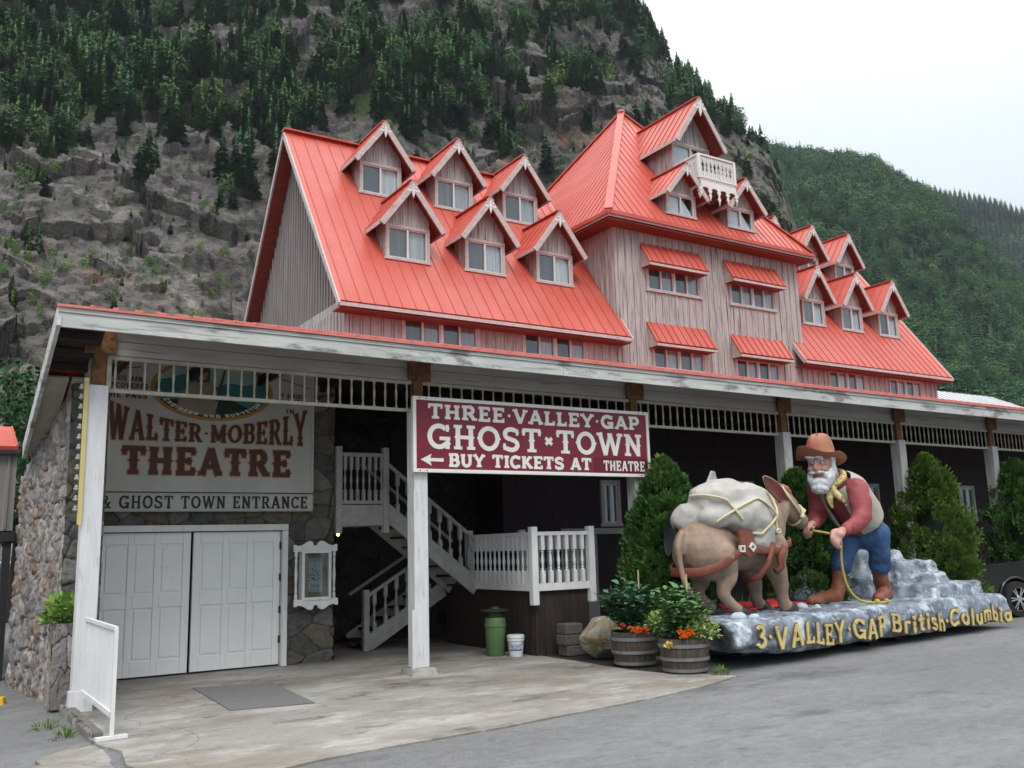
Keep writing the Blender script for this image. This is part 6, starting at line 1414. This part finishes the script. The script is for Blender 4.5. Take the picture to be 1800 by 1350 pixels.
def prospector():
    t = thing('prospector_statue', 'bearded prospector statue in tan hat, red shirt, vest and jeans leaning over a rope', 'statue', (15.6, 11.8, .68))
    hd = Vector((14.60, 11.78, 3.30)); hf = Vector((-.95, -.30, -.10)).normalized(); hs = Vector((0, 0, 1)).cross(hf).normalized() * -1; hu = hs.cross(hf).normalized() * 1
    if hu.z < 0: hu = -hu
    hs = hf.cross(hu).normalized()                           # towards the statue's right... sign only matters for mirroring
    H = lambda f, s, u: hd + hf * f + hs * s + hu * u
    rot = Matrix((hf, hs, hu)).transposed().to_euler()
    def he(mb, f, s, u, r): mb.ell(H(f, s, u), r, tuple(rot))
    b = MB()
    he(b, 0, 0, .06, (.27, .225, .30)); he(b, .10, 0, -.12, (.19, .18, .20)); b.chain([(*H(-.08, 0, -.12), .17), (14.95, 11.8, 3.02, .20)])
    he(b, .275, 0, -.02, (.075, .05, .085)); he(b, .25, 0, .06, (.05, .035, .10))                                   # nose
    for s in (-1, 1):
        he(b, .19, s * .125, -.05, (.09, .085, .08)); he(b, -.04, s * .24, .0, (.05, .025, .085)); he(b, .215, s * .10, .13, (.06, .09, .03))   # cheek, ear, brow
    b.chain([(14.95, 11.8, 2.96, .17), (15.2, 11.8, 2.72, .24), (15.48, 11.8, 2.40, .26), (15.70, 11.8, 2.06, .24)])  # trunk core
    def arm(sh, el, wr): b.chain([(*sh, .12), (*el, .11), (*wr, .085)], sub=4)
    shN, elN, wrN = (15.05, 11.38, 2.90), (14.92, 11.18, 2.30), (14.24, 11.16, 2.03); shF, elF, wrF = (14.93, 12.2, 2.86), (14.98, 12.28, 2.40), (14.46, 12.0, 2.18)
    arm(shN, elN, wrN); arm(shF, elF, wrF)
    def hand(w, d, down, thumb, palm=.115):
        w, d, dn, th = Vector(w), Vector(d).normalized(), Vector(down).normalized(), Vector(thumb).normalized()
        pc = w + d * .13; b.ell(pc, (.115, .115, .085)); b.chain([(*w, .085), (*(w + d * .12), .095)])
        for k in range(4):
            o = th * (.085 - .055 * k); ln = (.9, 1.0, .94, .78)[k]; p0 = w + d * .20 + o; p1 = p0 + (d * .10 + dn * .05) * ln; p2 = p1 + (dn * .105 - d * .02) * ln; p3 = p2 + (dn * .02 - d * .085) * ln
            b.chain([(*p0, .040), (*p1, .036), (*p2, .034), (*p3, .030)], sub=2, n=9)
        p0 = w + d * .09 + th * .085; b.chain([(*p0, .042), (*(p0 + th * .05 + d * .08 + dn * .03), .038), (*(p0 + th * .02 + d * .15 + dn * .08), .032)], sub=2, n=9)
    hand(wrN, (-.86, -.12, -.42), (.15, .15, -1), (-.35, .55, .75)); hand(wrF, (-.95, -.22, -.25), (.1, -.1, -1), (-.1, -.75, .6))
    b.chain([(15.85, 11.64, 1.95, .15), (15.94, 11.63, 1.50, .11), (16.0, 11.70, 1.28, .10), (16.10, 11.78, .95, .08)]); b.chain([(15.68, 12.0, 1.95, .15), (15.42, 12.06, 1.52, .11), (15.33, 12.08, 1.30, .10), (15.20, 12.1, .95, .08)])
    Bd = b.build('body', m_skin, t, remesh=.022, sm=3)
    e = MB()
    for s in (-1, 1): he(e, .238, s * .095, .065, (.028, .045, .026))
    e.build('eye', m_vinyl, Bd, smooth=True); e = MB()
    for s in (-1, 1): he(e, .258, s * .095, .062, (.012, .020, .020))
    e.build('pupil', m_black, Bd, smooth=True); e = MB(); he(e, .27, 0, -.165, (.03, .075, .025)); e.build('lip', m_strap, Bd, smooth=True)
    # beard, moustache, brows and hair
    h = MB(); he(h, .13, 0, -.32, (.19, .23, .15)); he(h, .19, 0, -.42, (.15, .18, .12))
    for s in (-1, 1):
        he(h, .07, s * .19, -.20, (.12, .07, .16)); he(h, -.01, s * .225, -.06, (.07, .045, .18)); he(h, .265, s * .075, -.115, (.045, .085, .035)); he(h, .20, s * .155, -.16, (.06, .06, .06)); he(h, .17, s * .17, -.24, (.09, .07, .11)); he(h, -.04, s * .225, .12, (.10, .04, .10))
    h.build('beard', m_hair, Bd, remesh=.016, sm=2, disp=(.045, .07))
    h = MB(); he(h, -.15, 0, -.02, (.16, .22, .24)); he(h, .20, 0, .21, (.11, .22, .055)); he(h, .29, .07, .19, (.07, .13, .045)); he(h, .28, -.09, .185, (.07, .10, .04)); he(h, -.12, .15, -.10, (.12, .10, .16)); he(h, -.12, -.15, -.10, (.12, .10, .16))
    for s in (-1, 1): he(h, .262, s * .095, .125, (.03, .075, .025))
    h.build('hair', m_hair, Bd, remesh=.016, sm=2, disp=(.03, .07))
    # hat: crown and a floppy brim
    q = MB(); n = 36; rings = [(0.0, .58), (.10, .575), (.19, .53), (.245, .40), (.275, .24), (.295, .13), (.36, .12), (.44, .13), (.48, .15), (.46, .125), (.36, .09), (.27, .08)]
    vs = []
    for ri, (r0, z0) in enumerate(rings):
        for k in range(n):
            a = 2 * PI * k / n; f = math.cos(a); sd_ = math.sin(a); brim = max(0, (r0 - .26) / .26)
            up = brim * (.20 * max(0, f) ** 1.1 - .24 * max(0, -f) + .07 * math.sin(3 * a + .6)) ; dent = -.05 * math.exp(-((abs(sd_) - .0) / .35) ** 2) * (ri < 3)
            rr = r0 * (1 + .06 * math.sin(2 * a + 1) + (.09 * math.sin(3 * a + ri * .8) if ri < 5 else .05 * math.sin(5 * a))); vs.append(H(rr * f * 1.05 + .0, rr * sd_, z0 + .06 + up + dent + .015 * math.sin(4 * a) * (ri > 2)))
    q.add(vs, [(i * n + k, i * n + (k + 1) % n, (i + 1) * n + (k + 1) % n, (i + 1) * n + k) for i in range(len(rings) - 1) for k in range(n)])
    o = q.build('hat', m_hat, t, smooth=True, sub=1)
    # shirt
    q = MB(); q.chain([(14.96, 11.8, 2.93, .25), (15.2, 11.8, 2.74, .345), (15.46, 11.8, 2.48, .35), (15.64, 11.8, 2.26, .33)], sub=4); q.ell((15.10, 11.44, 2.84), (.23, .22, .22)); q.ell((15.06, 12.16, 2.82), (.23, .22, .22))
    q.chain([(15.08, 11.38, 2.84, .215), (14.99, 11.26, 2.56, .205), (14.90, 11.19, 2.32, .185), (14.66, 11.16, 2.16, .15), (14.36, 11.16, 2.06, .105)], sub=4); q.chain([(14.98, 12.2, 2.84, .22), (14.98, 12.27, 2.42, .19), (14.72, 12.14, 2.28, .155), (14.56, 12.03, 2.21, .11)], sub=4)
    q.ell((14.36, 11.16, 2.065), (.075, .14, .135), (0, .4, 0)); q.ell((14.56, 12.03, 2.21), (.07, .125, .125), (0, .4, 0))
    q.build('shirt', m_shirt, t, remesh=.026, sm=4, disp=(.05, .22))
    q = MB()
    for k in range(5): f = k / 4; q.ell(Vector((14.84 + .36 * f, 11.55 - .03 * f, 2.66 - .52 * f)) + Vector((0, 0, 0)), .024, nu=8, nv=6)
    q.build('button', m_vinyl, t, smooth=True)
    # vest: open shell over back and sides
    q = MB()
    keys = [(14.99, 3.00, .28, .32), (15.14, 2.86, .385, .455), (15.28, 2.72, .40, .475), (15.46, 2.50, .405, .47), (15.62, 2.32, .395, .45), (15.70, 2.20, .38, .43)]
    ax_ = Vector((.72, 0, -.70)).normalized(); bk = Vector((.70, 0, .72)); m = 26; vs = []
    for (x, z, r1, r2) in keys:
        for j in range(m + 1):
            a = R_(-156 + 312 * j / m); vs.append(Vector((x, 11.8, z)) + bk * (r1 * math.cos(a)) + Vector((0, 1, 0)) * (r2 * math.sin(a)))
    q.add(vs, [(i * (m + 1) + j, (i + 1) * (m + 1) + j, (i + 1) * (m + 1) + j + 1, i * (m + 1) + j + 1) for i in range(len(keys) - 1) for j in range(m)])
    o = q.build('vest', m_vest, t, smooth=True); s_ = o.modifiers.new('so', 'SOLIDIFY'); s_.thickness = .045; s_.offset = 1; u = o.modifiers.new('u', 'SUBSURF'); u.levels = u.render_levels = 2
    tx = bpy.data.textures.new('vestfold', 'CLOUDS'); tx.noise_scale = .3; dd = o.modifiers.new('d', 'DISPLACE'); dd.texture = tx; dd.strength = .05; dd.texture_coords = 'LOCAL'
    # neckerchief
    q = MB(); rg = [(14.87 + .20 * math.cos(a) * .9, 11.8 + .27 * math.sin(a), 3.04 + .16 * math.cos(a)) for a in [2 * PI * i / 16 for i in range(16)]]; q.tube(rg, .068, 8, True)
    q.chain([(14.66, 11.66, 2.87, .08), (14.70, 11.54, 2.72, .07), (14.76, 11.46, 2.60, .04)]); q.chain([(14.66, 11.70, 2.85, .075), (14.62, 11.68, 2.66, .07), (14.66, 11.66, 2.50, .035)]); q.ell((14.66, 11.65, 2.87), .085)
    q.build('neckerchief', m_ker, t, remesh=.022, sm=2)
    # jeans with belt
    q = MB(); q.chain([(15.68, 11.8, 2.27, .33), (15.76, 11.8, 2.14, .355), (15.76, 11.8, 2.0, .33)])
    q.chain([(15.85, 11.61, 1.98, .265), (15.92, 11.63, 1.66, .215), (15.98, 11.68, 1.46, .20), (16.01, 11.72, 1.37, .215)], sub=4); q.chain([(15.64, 12.0, 1.98, .265), (15.44, 12.05, 1.68, .215), (15.35, 12.08, 1.48, .20), (15.33, 12.09, 1.39, .215)], sub=4)
    q.build('jeans', m_jean, t, remesh=.028, sm=4, disp=(.06, .22))
    q = MB(); q.tube([(15.70 + .40 * .72 * math.cos(a), 11.8 + .385 * math.sin(a), 2.20 + .34 * .62 * math.cos(a)) for a in [2 * PI * i / 28 for i in range(28)]], .05, 8, True); q.build('belt', m_boot, t, smooth=True)
    # boots
    for nm, pts, toe, heel, tb_ in (('boot', [(16.02, 11.74, 1.38, .17), (16.10, 11.79, 1.05, .15), (16.24, 11.84, .86, .15)], [(16.22, 11.83, .80, .155), (15.95, 11.68, .78, .135), (15.68, 11.55, .755, .125), (15.55, 11.49, .745, .10)], (16.33, 11.87, .74), 0), ('boot', [(15.32, 12.10, 1.40, .17), (15.23, 12.11, 1.05, .145), (15.12, 12.10, .86, .15)], [(15.05, 12.1, .80, .155), (14.75, 12.05, .78, .135), (14.42, 12.0, .755, .125), (14.24, 11.98, .745, .10)], (15.14, 12.11, .74), 1)):
        q = MB(); q.chain(pts, sub=4); q.chain(toe, sub=3); q.ell(heel, (.13, .12, .10)); o = q.build(nm, m_boot, t, remesh=.024, sm=3, disp=(.04, .16))
        q = MB(); a, c = Vector(toe[0][:3]), Vector(toe[-1][:3]); a.z = c.z = .70; q.beam(a + (a - c).normalized() * .18, c - (a - c).normalized() * .05, .22, .04); q.build('sole', m_dark, o)
    # the lead rope held in both hands and trailing on the deck
    q = MB(); keys = [Vector(k) for k in [(14.02, 11.62, 2.12), (14.08, 11.72, 2.07), (14.15, 11.5, 2.02), (14.16, 11.2, 1.95), (14.14, 11.12, 1.86), (14.16, 11.16, 1.6), (14.20, 11.18, 1.3), (14.30, 11.16, .98), (14.50, 11.10, .78), (14.80, 11.02, .72), (15.15, 10.97, .72)]]
    pts = []
    for i in range(len(keys) - 1):
        p0, p1, p2, p3 = keys[max(0, i - 1)], keys[i], keys[i + 1], keys[min(len(keys) - 1, i + 2)]
        for j in range(6): u = j / 6; pts.append(0.5 * ((2 * p1) + (p2 - p0) * u + (2 * p0 - 5 * p1 + 4 * p2 - p3) * u * u + (3 * p1 - p0 - 3 * p2 + p3) * u ** 3))
    q.tube(pts, .025, 8); q.ell((14.85, 11.0, .735), .055); q.ell((15.1, 10.98, .735), .05); o = q.build('lead_rope', m_yrope, smooth=True); tag(o, 'yellow lead rope hanging from the prospector hands and trailing across the deck', 'rope')
prospector()
def truck():
    t = thing('pickup_truck', 'black pickup truck with chrome wheels parked behind the rock float', 'pickup truck', (21.62, 12.3, 0))
    W0, W1, Y0, Y1 = 21.62, 25.2, 12.22, 14.1
    def arch(cx, r=.47, n=14): return [(cx - r * math.cos(PI * i / n), .40 + r * math.sin(PI * i / n)) for i in range(n + 1)]
    side = [(20.55, .42), (20.52, .60), (20.55, .95), (20.66, 1.14)] ; low = [(20.55, .42)]
    poly = [(20.55, .42)] + [(21.14, .42)] + arch(W0)[0:] + [(22.1, .42), (24.72, .42)] + arch(W1) + [(25.68, .42), (26.4, .45), (26.45, .95), (26.4, 1.28), (24.3, 1.30), (24.2, 1.30), (22.6, 1.29), (20.75, 1.20), (20.6, 1.12), (20.52, .85)]
    b = MB(); b.prism(poly, (0, Y0, 0), (1, 0, 0), (0, 0, 1), -(Y1 - Y0)) if False else b.prism(poly[::-1], (0, Y0, 0), (1, 0, 0), (0, 0, 1), -(Y1 - Y0))
    B = b.build('body', m_blackpaint, t, bevel=.05)
    c = MB(); c.hexa([(24.9, Y0 + .05, 1.28), (26.3, Y0 + .05, 1.28), (26.3, Y1 - .05, 1.28), (24.9, Y1 - .05, 1.28)], [(25.3, Y0 + .25, 1.85), (26.2, Y0 + .25, 1.85), (26.2, Y1 - .25, 1.85), (25.3, Y1 - .25, 1.85)]); c.build('cab', m_blackpaint, t, bevel=.05)
    for x in (W0, W1):
        for y, s in ((Y0 + .02, -1), (Y1 - .02, 1)):
            w = MB(); R0 = .40
            prof = [(.27, -.13), (.36, -.135), (.395, -.11), (.405, 0), (.395, .11), (.27, .12)]; q = MB(); n = 32; vs = []
            for r_, d in prof:
                for k in range(n): a = 2 * PI * k / n; vs.append((x + r_ * math.cos(a), y - s * (-.02) + (d * (-s) * -1), .40 + r_ * math.sin(a)))
            q.add(vs, [(i * n + k, i * n + (k + 1) % n, (i + 1) * n + (k + 1) % n, (i + 1) * n + k) for i in range(5) for k in range(n)]); Wd = q.build('wheel', m_tyre, t, autosmooth=.6)
            r = MB(); yo = y + s * .10
            r.tube([(x + .27 * math.cos(a), yo, .40 + .27 * math.sin(a)) for a in [2 * PI * i / 28 for i in range(28)]], .02, 6, True)
            r.tube([(x, yo - s * .04, .40), (x, yo + s * .02, .40)], .075, 14)
            for k in range(6):
                for da in (-.12, .12): a = 2 * PI * k / 6 + da; r.beam((x + .07 * math.cos(a), yo, .40 + .07 * math.sin(a)), (x + .265 * math.cos(a + da * .2), yo, .40 + .265 * math.sin(a + da * .2)), .028, .03, up=(0, 1, 0))
            r.build('rim', m_chrome, Wd); d = MB(); d.tube([(x, y - s * .02, .40), (x, y, .40)], .27, 20); d.build('brake_disc', m_black, Wd)
    f = MB(); f.tube([(W0 - .49 * math.cos(PI * i / 14), Y0 - .015, .40 + .49 * math.sin(PI * i / 14)) for i in range(15)], .035, 8); f.build('wheel_arch', m_blackpaint, t, smooth=True)
    f = MB(); f.beam((20.62, Y0 + .02, 1.135), (24.0, Y0 - .005, 1.20), .012, .02); f.build('trim_strip', m_chrome, t)
    h = MB(); h.box(20.49, 20.56, Y0 + .08, Y0 + .42, .80, 1.02); h.build('headlight', m_vinyl, t, bevel=.02); h = MB(); h.box(20.40, 20.56, Y0, Y1, .45, .68); h.build('bumper', m_blackpaint, t, bevel=.04); t.rotation_euler = (0, 0, R_(-14))
truck()
# ---------------------------------------------------------------- shrubs, planters and small plants
def leaf_mesh(name, C_, A_, L_, W_, mat, parent=None, fold=.25, up=None):
    """many small pointed leaves: centres C, direction A, length L, width W"""
    n = len(C_); A_ = A_ / np.linalg.norm(A_, axis=1)[:, None]; r = rng.normal(0, 1, (n, 3)) if up is None else up + rng.normal(0, .35, (n, 3))
    S = np.cross(A_, r); S /= np.linalg.norm(S, axis=1)[:, None]; N_ = np.cross(S, A_); L_ = L_[:, None]; W_ = W_[:, None]
    v = np.stack([C_, C_ + A_ * L_ * .45 + S * W_ + N_ * W_ * fold, C_ + A_ * L_, C_ + A_ * L_ * .45 - S * W_ + N_ * W_ * fold], 1).reshape(-1, 3)
    i = np.arange(n)[:, None] * 4; f = np.concatenate([i + np.array([[0, 1, 2]]), i + np.array([[0, 2, 3]])])
    off = np.array(WL.get(parent, Vector())) if parent else 0
    return np_mesh(name, v - off, f, mat, parent=parent)
m_ced = [M('cedar_green_%d' % i, c, ns=2.6, detail=6, rough=.75, spec=.15, layers=[((.16, .19, .03), (1, 1, 1), 3.2, .55, .72, .7)] if i else [((.10, .15, .030), (1, 1, 1), 2.6, .56, .70, .6)]) for i, c in enumerate(([(.042, .105, .026), (.105, .215, .050)], [(.062, .122, .026), (.14, .215, .045)]))]
m_core = M('shrub_filler_core', [(.006, .012, .006), (.012, .022, .010)], ns=6, rough=1)
def cedar(x, y, H, R, label, mi, seed, tips=1, n=22000):
    t = thing('cedar_shrub', label, 'shrub', (x, y, 0), 'cedar shrubs along the canopy'); r = np.random.default_rng(seed)
    prof = lambda u: np.interp(u, [0, .08, .3, .55, .75, .9, 1], [.55, .85, 1.0, .92, .68, .38, .04])
    cl = []
    for k in range(330):
        u = r.random() ** .9; a = r.uniform(0, 2 * PI); q = prof(u) * R * r.uniform(.55, 1.06); cl.append((x + q * math.cos(a), y + q * math.sin(a), .05 + u * H, r.uniform(.10, .20) * (1.15 - .5 * u)))
    for k in range(tips): a = r.uniform(0, 6.28); cl.append((x + .10 * R * math.cos(a), y + .1 * R * math.sin(a), H * r.uniform(.93, 1.0), .10))
    cl = np.array(cl); k = r.integers(len(cl), size=n); d = r.normal(0, 1, (n, 3)); d /= np.linalg.norm(d, axis=1)[:, None]
    s = cl[k, 3][:, None]; P = cl[k, :3] + d * s * r.uniform(.5, 1.05, (n, 1)) * np.array([1, 1, 1.35])
    out = P - np.array([x, y, 0]) * 1.0; out[:, 2] = 0; out /= np.linalg.norm(out, axis=1)[:, None] + 1e-6
    A_ = out * .7 + d * .6 + np.array([0, 0, .75])
    P[:, 2] = np.maximum(P[:, 2], .03)
    leaf_mesh('foliage', P, A_, r.uniform(.05, .12, n), r.uniform(.017, .036, n), m_ced[mi], t, fold=.3, up=out)
    c = MB(); c.lathe([(R * prof(u) * .45, u * H * .85) for u in (0, .1, .3, .5, .7, .85, .97)], (x, y, .04), 14); c.build('dark_core', m_core, t, smooth=True)  # solid dark core added so the foliage is not see-through
    b = MB(); b.tube([(x, y, -.02), (x, y, H * .5)], .05, 7); b.build('trunk', m_bark, t)
cedar(11.45, 12.85, 3.36, .76, 'tall dark cedar shrub behind the barrel planters and under the end of the maroon sign', 0, 1, 3, 26000)
cedar(15.25, 13.0, 3.2, .80, 'dark cedar shrub showing between the donkey and the prospector', 0, 2, 2)
cedar(19.75, 12.95, 3.62, .98, 'yellow green cedar shrub with a pointed tip behind the rock steps', 1, 3, 4, 26000)
cedar(23.5, 12.95, 3.62, .90, 'dark cedar shrub above the black pickup truck', 0, 4, 3)
m_dah = M('dahlia_leaf', [(.05, .12, .036), (.115, .225, .075)], ns=5, rough=.5, spec=.35); m_dah2 = M('dahlia_leaf_blue', [(.04, .105, .05), (.09, .19, .105)], ns=5, rough=.5, spec=.35)
m_lime = M('lime_leaf', [(.22, .32, .07), (.44, .52, .19)], ns=14, rough=.6, layers=[((.07, .16, .04), (1, 1, 1), 22, .52, .6, .7)])
m_stem = M('green_stem', [(.06, .11, .03), (.09, .15, .05)], ns=6); m_cane = M('bamboo_stake', [(.45, .36, .20), (.54, .45, .28)], ns=6)
m_mari = M('marigold', [(.62, .10, .008), (.80, .21, .012)], ns=25, rough=.7); m_red = M('red_flower', [(.55, .03, .02), (.65, .06, .03)], ns=25, rough=.7); m_yel = M('yellow_flower', [(.70, .50, .10), (.78, .62, .22)], ns=12, rough=.7)
m_cask = M('cask_wood', [(.055, .042, .034), (.105, .082, .066)], sc=(9, 9, .4), ns=3, rough=.75, bump=.5, bns=5, layers=[((.14, .12, .11), (5, 5, .3), 3, .58, .68, .7)])
m_hoop = M('steel_hoop', [(.17, .175, .18), (.26, .265, .27)], ns=6, rough=.5, metal=.5)
def barrel(x, y, R, H, label):
    t = thing('barrel_planter', label, 'planter', (x, y, 0), 'half barrel planters'); b = MB(); n = 24
    prof = [(.80, 0), (.86, .12), (.93, .35), (.98, .62), (1.0, .85), (1.0, 1.0), (.94, 1.0), (.94, .88)]; vs = []
    for r, z in prof:
        for k in range(n):
            for e in (-.46, .46):
                a = 2 * PI * (k + .5 + e) / n; vs.append((x + R * r * math.cos(a), y + R * r * math.sin(a), z * H))
            a = 2 * PI * (k + 1.0) / n; vs.append((x + (R * r - .008) * math.cos(a), y + (R * r - .008) * math.sin(a), z * H))
    m = 3 * n; b.add(vs, [(i * m + k, i * m + (k + 1) % m, (i + 1) * m + (k + 1) % m, (i + 1) * m + k) for i in range(len(prof) - 1) for k in range(m)] + [tuple(range(m))[::-1]]); b.build('staves', m_cask, t)
    for z, rr, w in ((.10, .862, .045), (.42, .955, .045), (.80, 1.0, .05)):
        h = MB(); h.lathe([(R * rr + .004, z * H - w / 2), (R * rr + .014, z * H - w / 2), (R * rr + .016, z * H + w / 2), (R * rr + .004, z * H + w / 2)], (x, y, 0), 40); h.build('hoop', m_hoop, t, autosmooth=.6)
    MB().lathe([(.0, H * .86), (R * .93, H * .88), (R * .93, H * .9), (.0, H * .93)], (x, y, 0), 24).build('soil', m_mulch, t)
def dahlia(x, y, z, H, R, mat, label, seed, n=1500):
    t = thing('dahlia_plant', label, 'plant', (x, y, z), 'leafy plants in the barrels'); r = np.random.default_rng(seed); st = MB(); C_ = []; A_ = []
    for k in range(15):
        a = r.uniform(0, 2 * PI); q = R * math.sqrt(r.random()) * .85; hh = H * (1 - .35 * (q / R) ** 2) * r.uniform(.8, 1); tip = (x + q * math.cos(a), y + q * math.sin(a), z + hh); mid = (x + q * .45 * math.cos(a), y + q * .45 * math.sin(a), z + hh * .55)
        st.tube([(x + .06 * math.cos(a), y + .06 * math.sin(a), z), mid, tip], [.009, .008, .004], 5)
        for j in range(n // 15):
            u = r.uniform(.25, 1.03); b = r.uniform(0, 2 * PI); px = x + q * (u ** 1.3) * math.cos(a); py = y + q * (u ** 1.3) * math.sin(a); dr = np.array([math.cos(b), math.sin(b), r.uniform(-.35, .55)]); s = r.uniform(.02, .13)
            C_.append(np.array([px, py, z + hh * u]) + dr * s); A_.append(dr)
    st.build('stems', m_stem, t); m = len(C_); L_ = r.uniform(.08, .16, m)
    leaf_mesh('leaves', np.array(C_), np.array(A_), L_, L_ * r.uniform(.22, .32, m), mat, t, fold=.25, up=np.array([0, 0, 1.0]))
def clump(name, x, y, z, rx, ry, H, n, mat, label, seed, size=(.03, .055), cat='plant', wd=.42, group=None, parent=None):
    r = np.random.default_rng(seed); d = r.normal(0, 1, (n, 3)); d[:, 2] = abs(d[:, 2]); d /= np.linalg.norm(d, axis=1)[:, None]; P = np.array([x, y, z]) + d * np.array([rx, ry, H]) * r.uniform(.55, 1.05, (n, 1)); A_ = d + r.normal(0, .5, (n, 3)); L_ = r.uniform(*size, n)
    o = leaf_mesh(name, P, A_, L_ * 1.4, L_ * wd, mat, parent, up=np.array([0, 0, 1.0])); return tag(o, label, cat, group) if label else o
def flowers(name, pts, mat, label, s=.03, cat='flowers'):
    r = np.random.default_rng(len(pts)); C_ = []; A_ = []
    for p in pts:
        for k in range(26): d = r.normal(0, 1, 3); d[2] = abs(d[2]) + .1; d /= np.linalg.norm(d); C_.append(np.array(p) + d * s * .3); A_.append(d)
    m = len(C_); o = leaf_mesh(name, np.array(C_), np.array(A_), np.full(m, s), np.full(m, s * .42), mat, fold=.2); return tag(o, label, cat)
barrel(9.74, 10.66, .375, .50, 'front half barrel planter with steel hoops at the corner of the concrete'); barrel(9.72, 11.80, .375, .53, 'rear half barrel planter with steel hoops between the boulder and the front barrel')
dahlia(9.74, 10.72, .42, .80, .50, m_dah, 'bright green leafy plant with a tall stake growing in the front barrel', 5); dahlia(9.70, 11.85, .45, .86, .50, m_dah2, 'blue green leafy plant growing in the rear barrel', 6)
clump('variegated_coleus', 9.86, 10.38, .50, .30, .18, .30, 420, m_lime, 'lime variegated plant spilling over the rim of the front barrel', 7, (.04, .065)); clump('variegated_coleus', 10.0, 11.52, .54, .26, .17, .27, 300, m_lime, 'lime variegated plant spilling over the rim of the rear barrel', 8, (.04, .065))
rr = random.Random(9)
flowers('marigold', [(9.52 + rr.uniform(-.1, .1), 10.40 + rr.uniform(-.08, .08), .55 + rr.uniform(-.03, .06)) for _ in range(17)], m_mari, 'orange marigold flowers at the left rim of the front barrel', .045)
flowers('marigold', [(9.50 + rr.uniform(-.14, .16), 11.50 + rr.uniform(-.08, .08), .56 + rr.uniform(-.03, .05)) for _ in range(11)], m_mari, 'dull orange marigold flowers at the rim of the rear barrel', .04)
flowers('red_blossom', [(9.60, 11.42, .56), (9.64, 11.40, .52), (9.34, 11.6, .64)], m_red, 'few red blossoms beside the marigolds of the rear barrel', .04)
flowers('yellow_bloom', [(9.36, 10.56, .40), (9.38, 10.54, .38)], m_yel, 'single pale yellow bloom hanging beside the front barrel', .07)
for x, y, z0, z1, lb in ((9.93, 10.75, .45, 1.42, 'thin pale bamboo stake standing in the front barrel'), (9.98, 11.95, .5, 1.48, 'thin pale bamboo stake standing in the rear barrel')):
    o = MB().tube([(x, y, z0), (x + .02, y, z1)], .012, 7).build('bamboo_stake', m_cane); tag(o, lb, 'stake')
m_var = M('pale_herb', [(.16, .22, .07), (.33, .38, .20)], ns=12, rough=.7)
clump('variegated_herb', 10.55, 13.05, .22, .45, .35, .42, 900, m_var, 'pale variegated herb mound behind the boulder', 11, (.025, .05)); clump('green_fern', 10.55, 12.45, .10, .34, .3, .55, 520, m_dah, 'green feathery herb between the boulder and the rear barrel', 12, (.04, .09), wd=.14)
# strap leaves between the donkey and the shrub, a bed of low plants
r = np.random.default_rng(20); n = 260; b = np.stack([r.uniform(12.2, 16.2, n), r.uniform(13.0, 13.5, n), np.full(n, 0.)], 1); a = np.stack([r.normal(0, .35, n), r.normal(0, .25, n), np.ones(n)], 1)
tag(leaf_mesh('strap_leaves', b, a, r.uniform(.5, 1.15, n), r.uniform(.012, .022, n), m_dah, fold=.4), 'upright grassy strap leaves growing along the garden bed behind the float', 'plants', kind='stuff')
clump('planter_greens', 1.60, 13.84, 1.08, .22, .24, .34, 260, M('lettuce_green', [(.13, .24, .04), (.27, .40, .10)], ns=9, rough=.6), 'bright green leafy plant growing in the ledge stone planter', 13, (.07, .12))
m_weed = M('weed_green', [(.08, .14, .03), (.15, .23, .06)], ns=9, rough=.7)
for (x, y, s, lb) in ((1.34, 12.55, .15, 'small tuft of weeds at the foot of the stone kerb, farther one'), (1.46, 11.75, .14, 'small tuft of weeds at the foot of the stone kerb, nearer one'), (9.92, 10.10, .10, 'low grass tuft at the foot of the front barrel')):
    clump('weed_tuft', x, y, -.14 if x < 2 else -.04, s, s, s * 1.1, 150, m_weed, lb, int(x * 100), (.04, .09), 'weeds', .12, 'weed tufts')
# green trees beyond the annex, far left
def leafy_tree(x, y, H, R, label, seed, n=5000, mat=None):
    t = thing('leafy_tree', label, 'tree', (x, y, -.3)); r = np.random.default_rng(seed); cl = []
    for k in range(60): d = r.normal(0, 1, 3); d /= np.linalg.norm(d); cl.append(np.array([x, y, H * .58]) + d * np.array([R, R, H * .40]) * r.uniform(.45, 1))
    cl = np.array(cl); k = r.integers(len(cl), size=n); d = r.normal(0, 1, (n, 3)); d /= np.linalg.norm(d, axis=1)[:, None]; P = cl[k] + d * r.uniform(.2, .75, (n, 1)) * R * .35
    leaf_mesh('crown', P, d + np.array([0, 0, -.1]), r.uniform(.14, .26, n), r.uniform(.05, .10, n), mat or m_dah, t); b = MB(); b.tube([(x, y, -.3), (x + .1, y, H * .4), (x, y, H * .75)], [.16, .12, .05], 8)
    for q in range(6): b.tube([(x + .08, y, H * (.3 + .06 * q)), tuple(cl[q * 7])], [.06, .02], 6)
    b.build('trunk', m_bark, t)
leafy_tree(-.6, 32, 6.5, 2.4, 'leafy green tree seen in the gap under the annex', 31, mat=m_needle[0]); leafy_tree(2.4, 34, 8.5, 2.6, 'green tree showing above the annex roof left of the canopy', 32, mat=m_needle[0])
# ---------------------------------------------------------------- thin valley haze, one closed box round everything
def haze():
    mb = MB().box(-2600, 2600, -2600, 2600, -1.4, 1150)
    m = bpy.data.materials.new('haze_air'); m.use_nodes = True; N = m.node_tree.nodes; N.clear()
    o = N.new('ShaderNodeOutputMaterial'); v = N.new('ShaderNodeVolumePrincipled'); v.inputs['Color'].default_value = (.78, .88, 1, 1); v.inputs['Density'].default_value = .000065; v.inputs['Anisotropy'].default_value = .2
    m.node_tree.links.new(v.outputs[0], o.inputs['Volume']); tag(mb.build('haze', m), 'thin pale air fading the far hills', 'haze', kind='stuff')
haze()
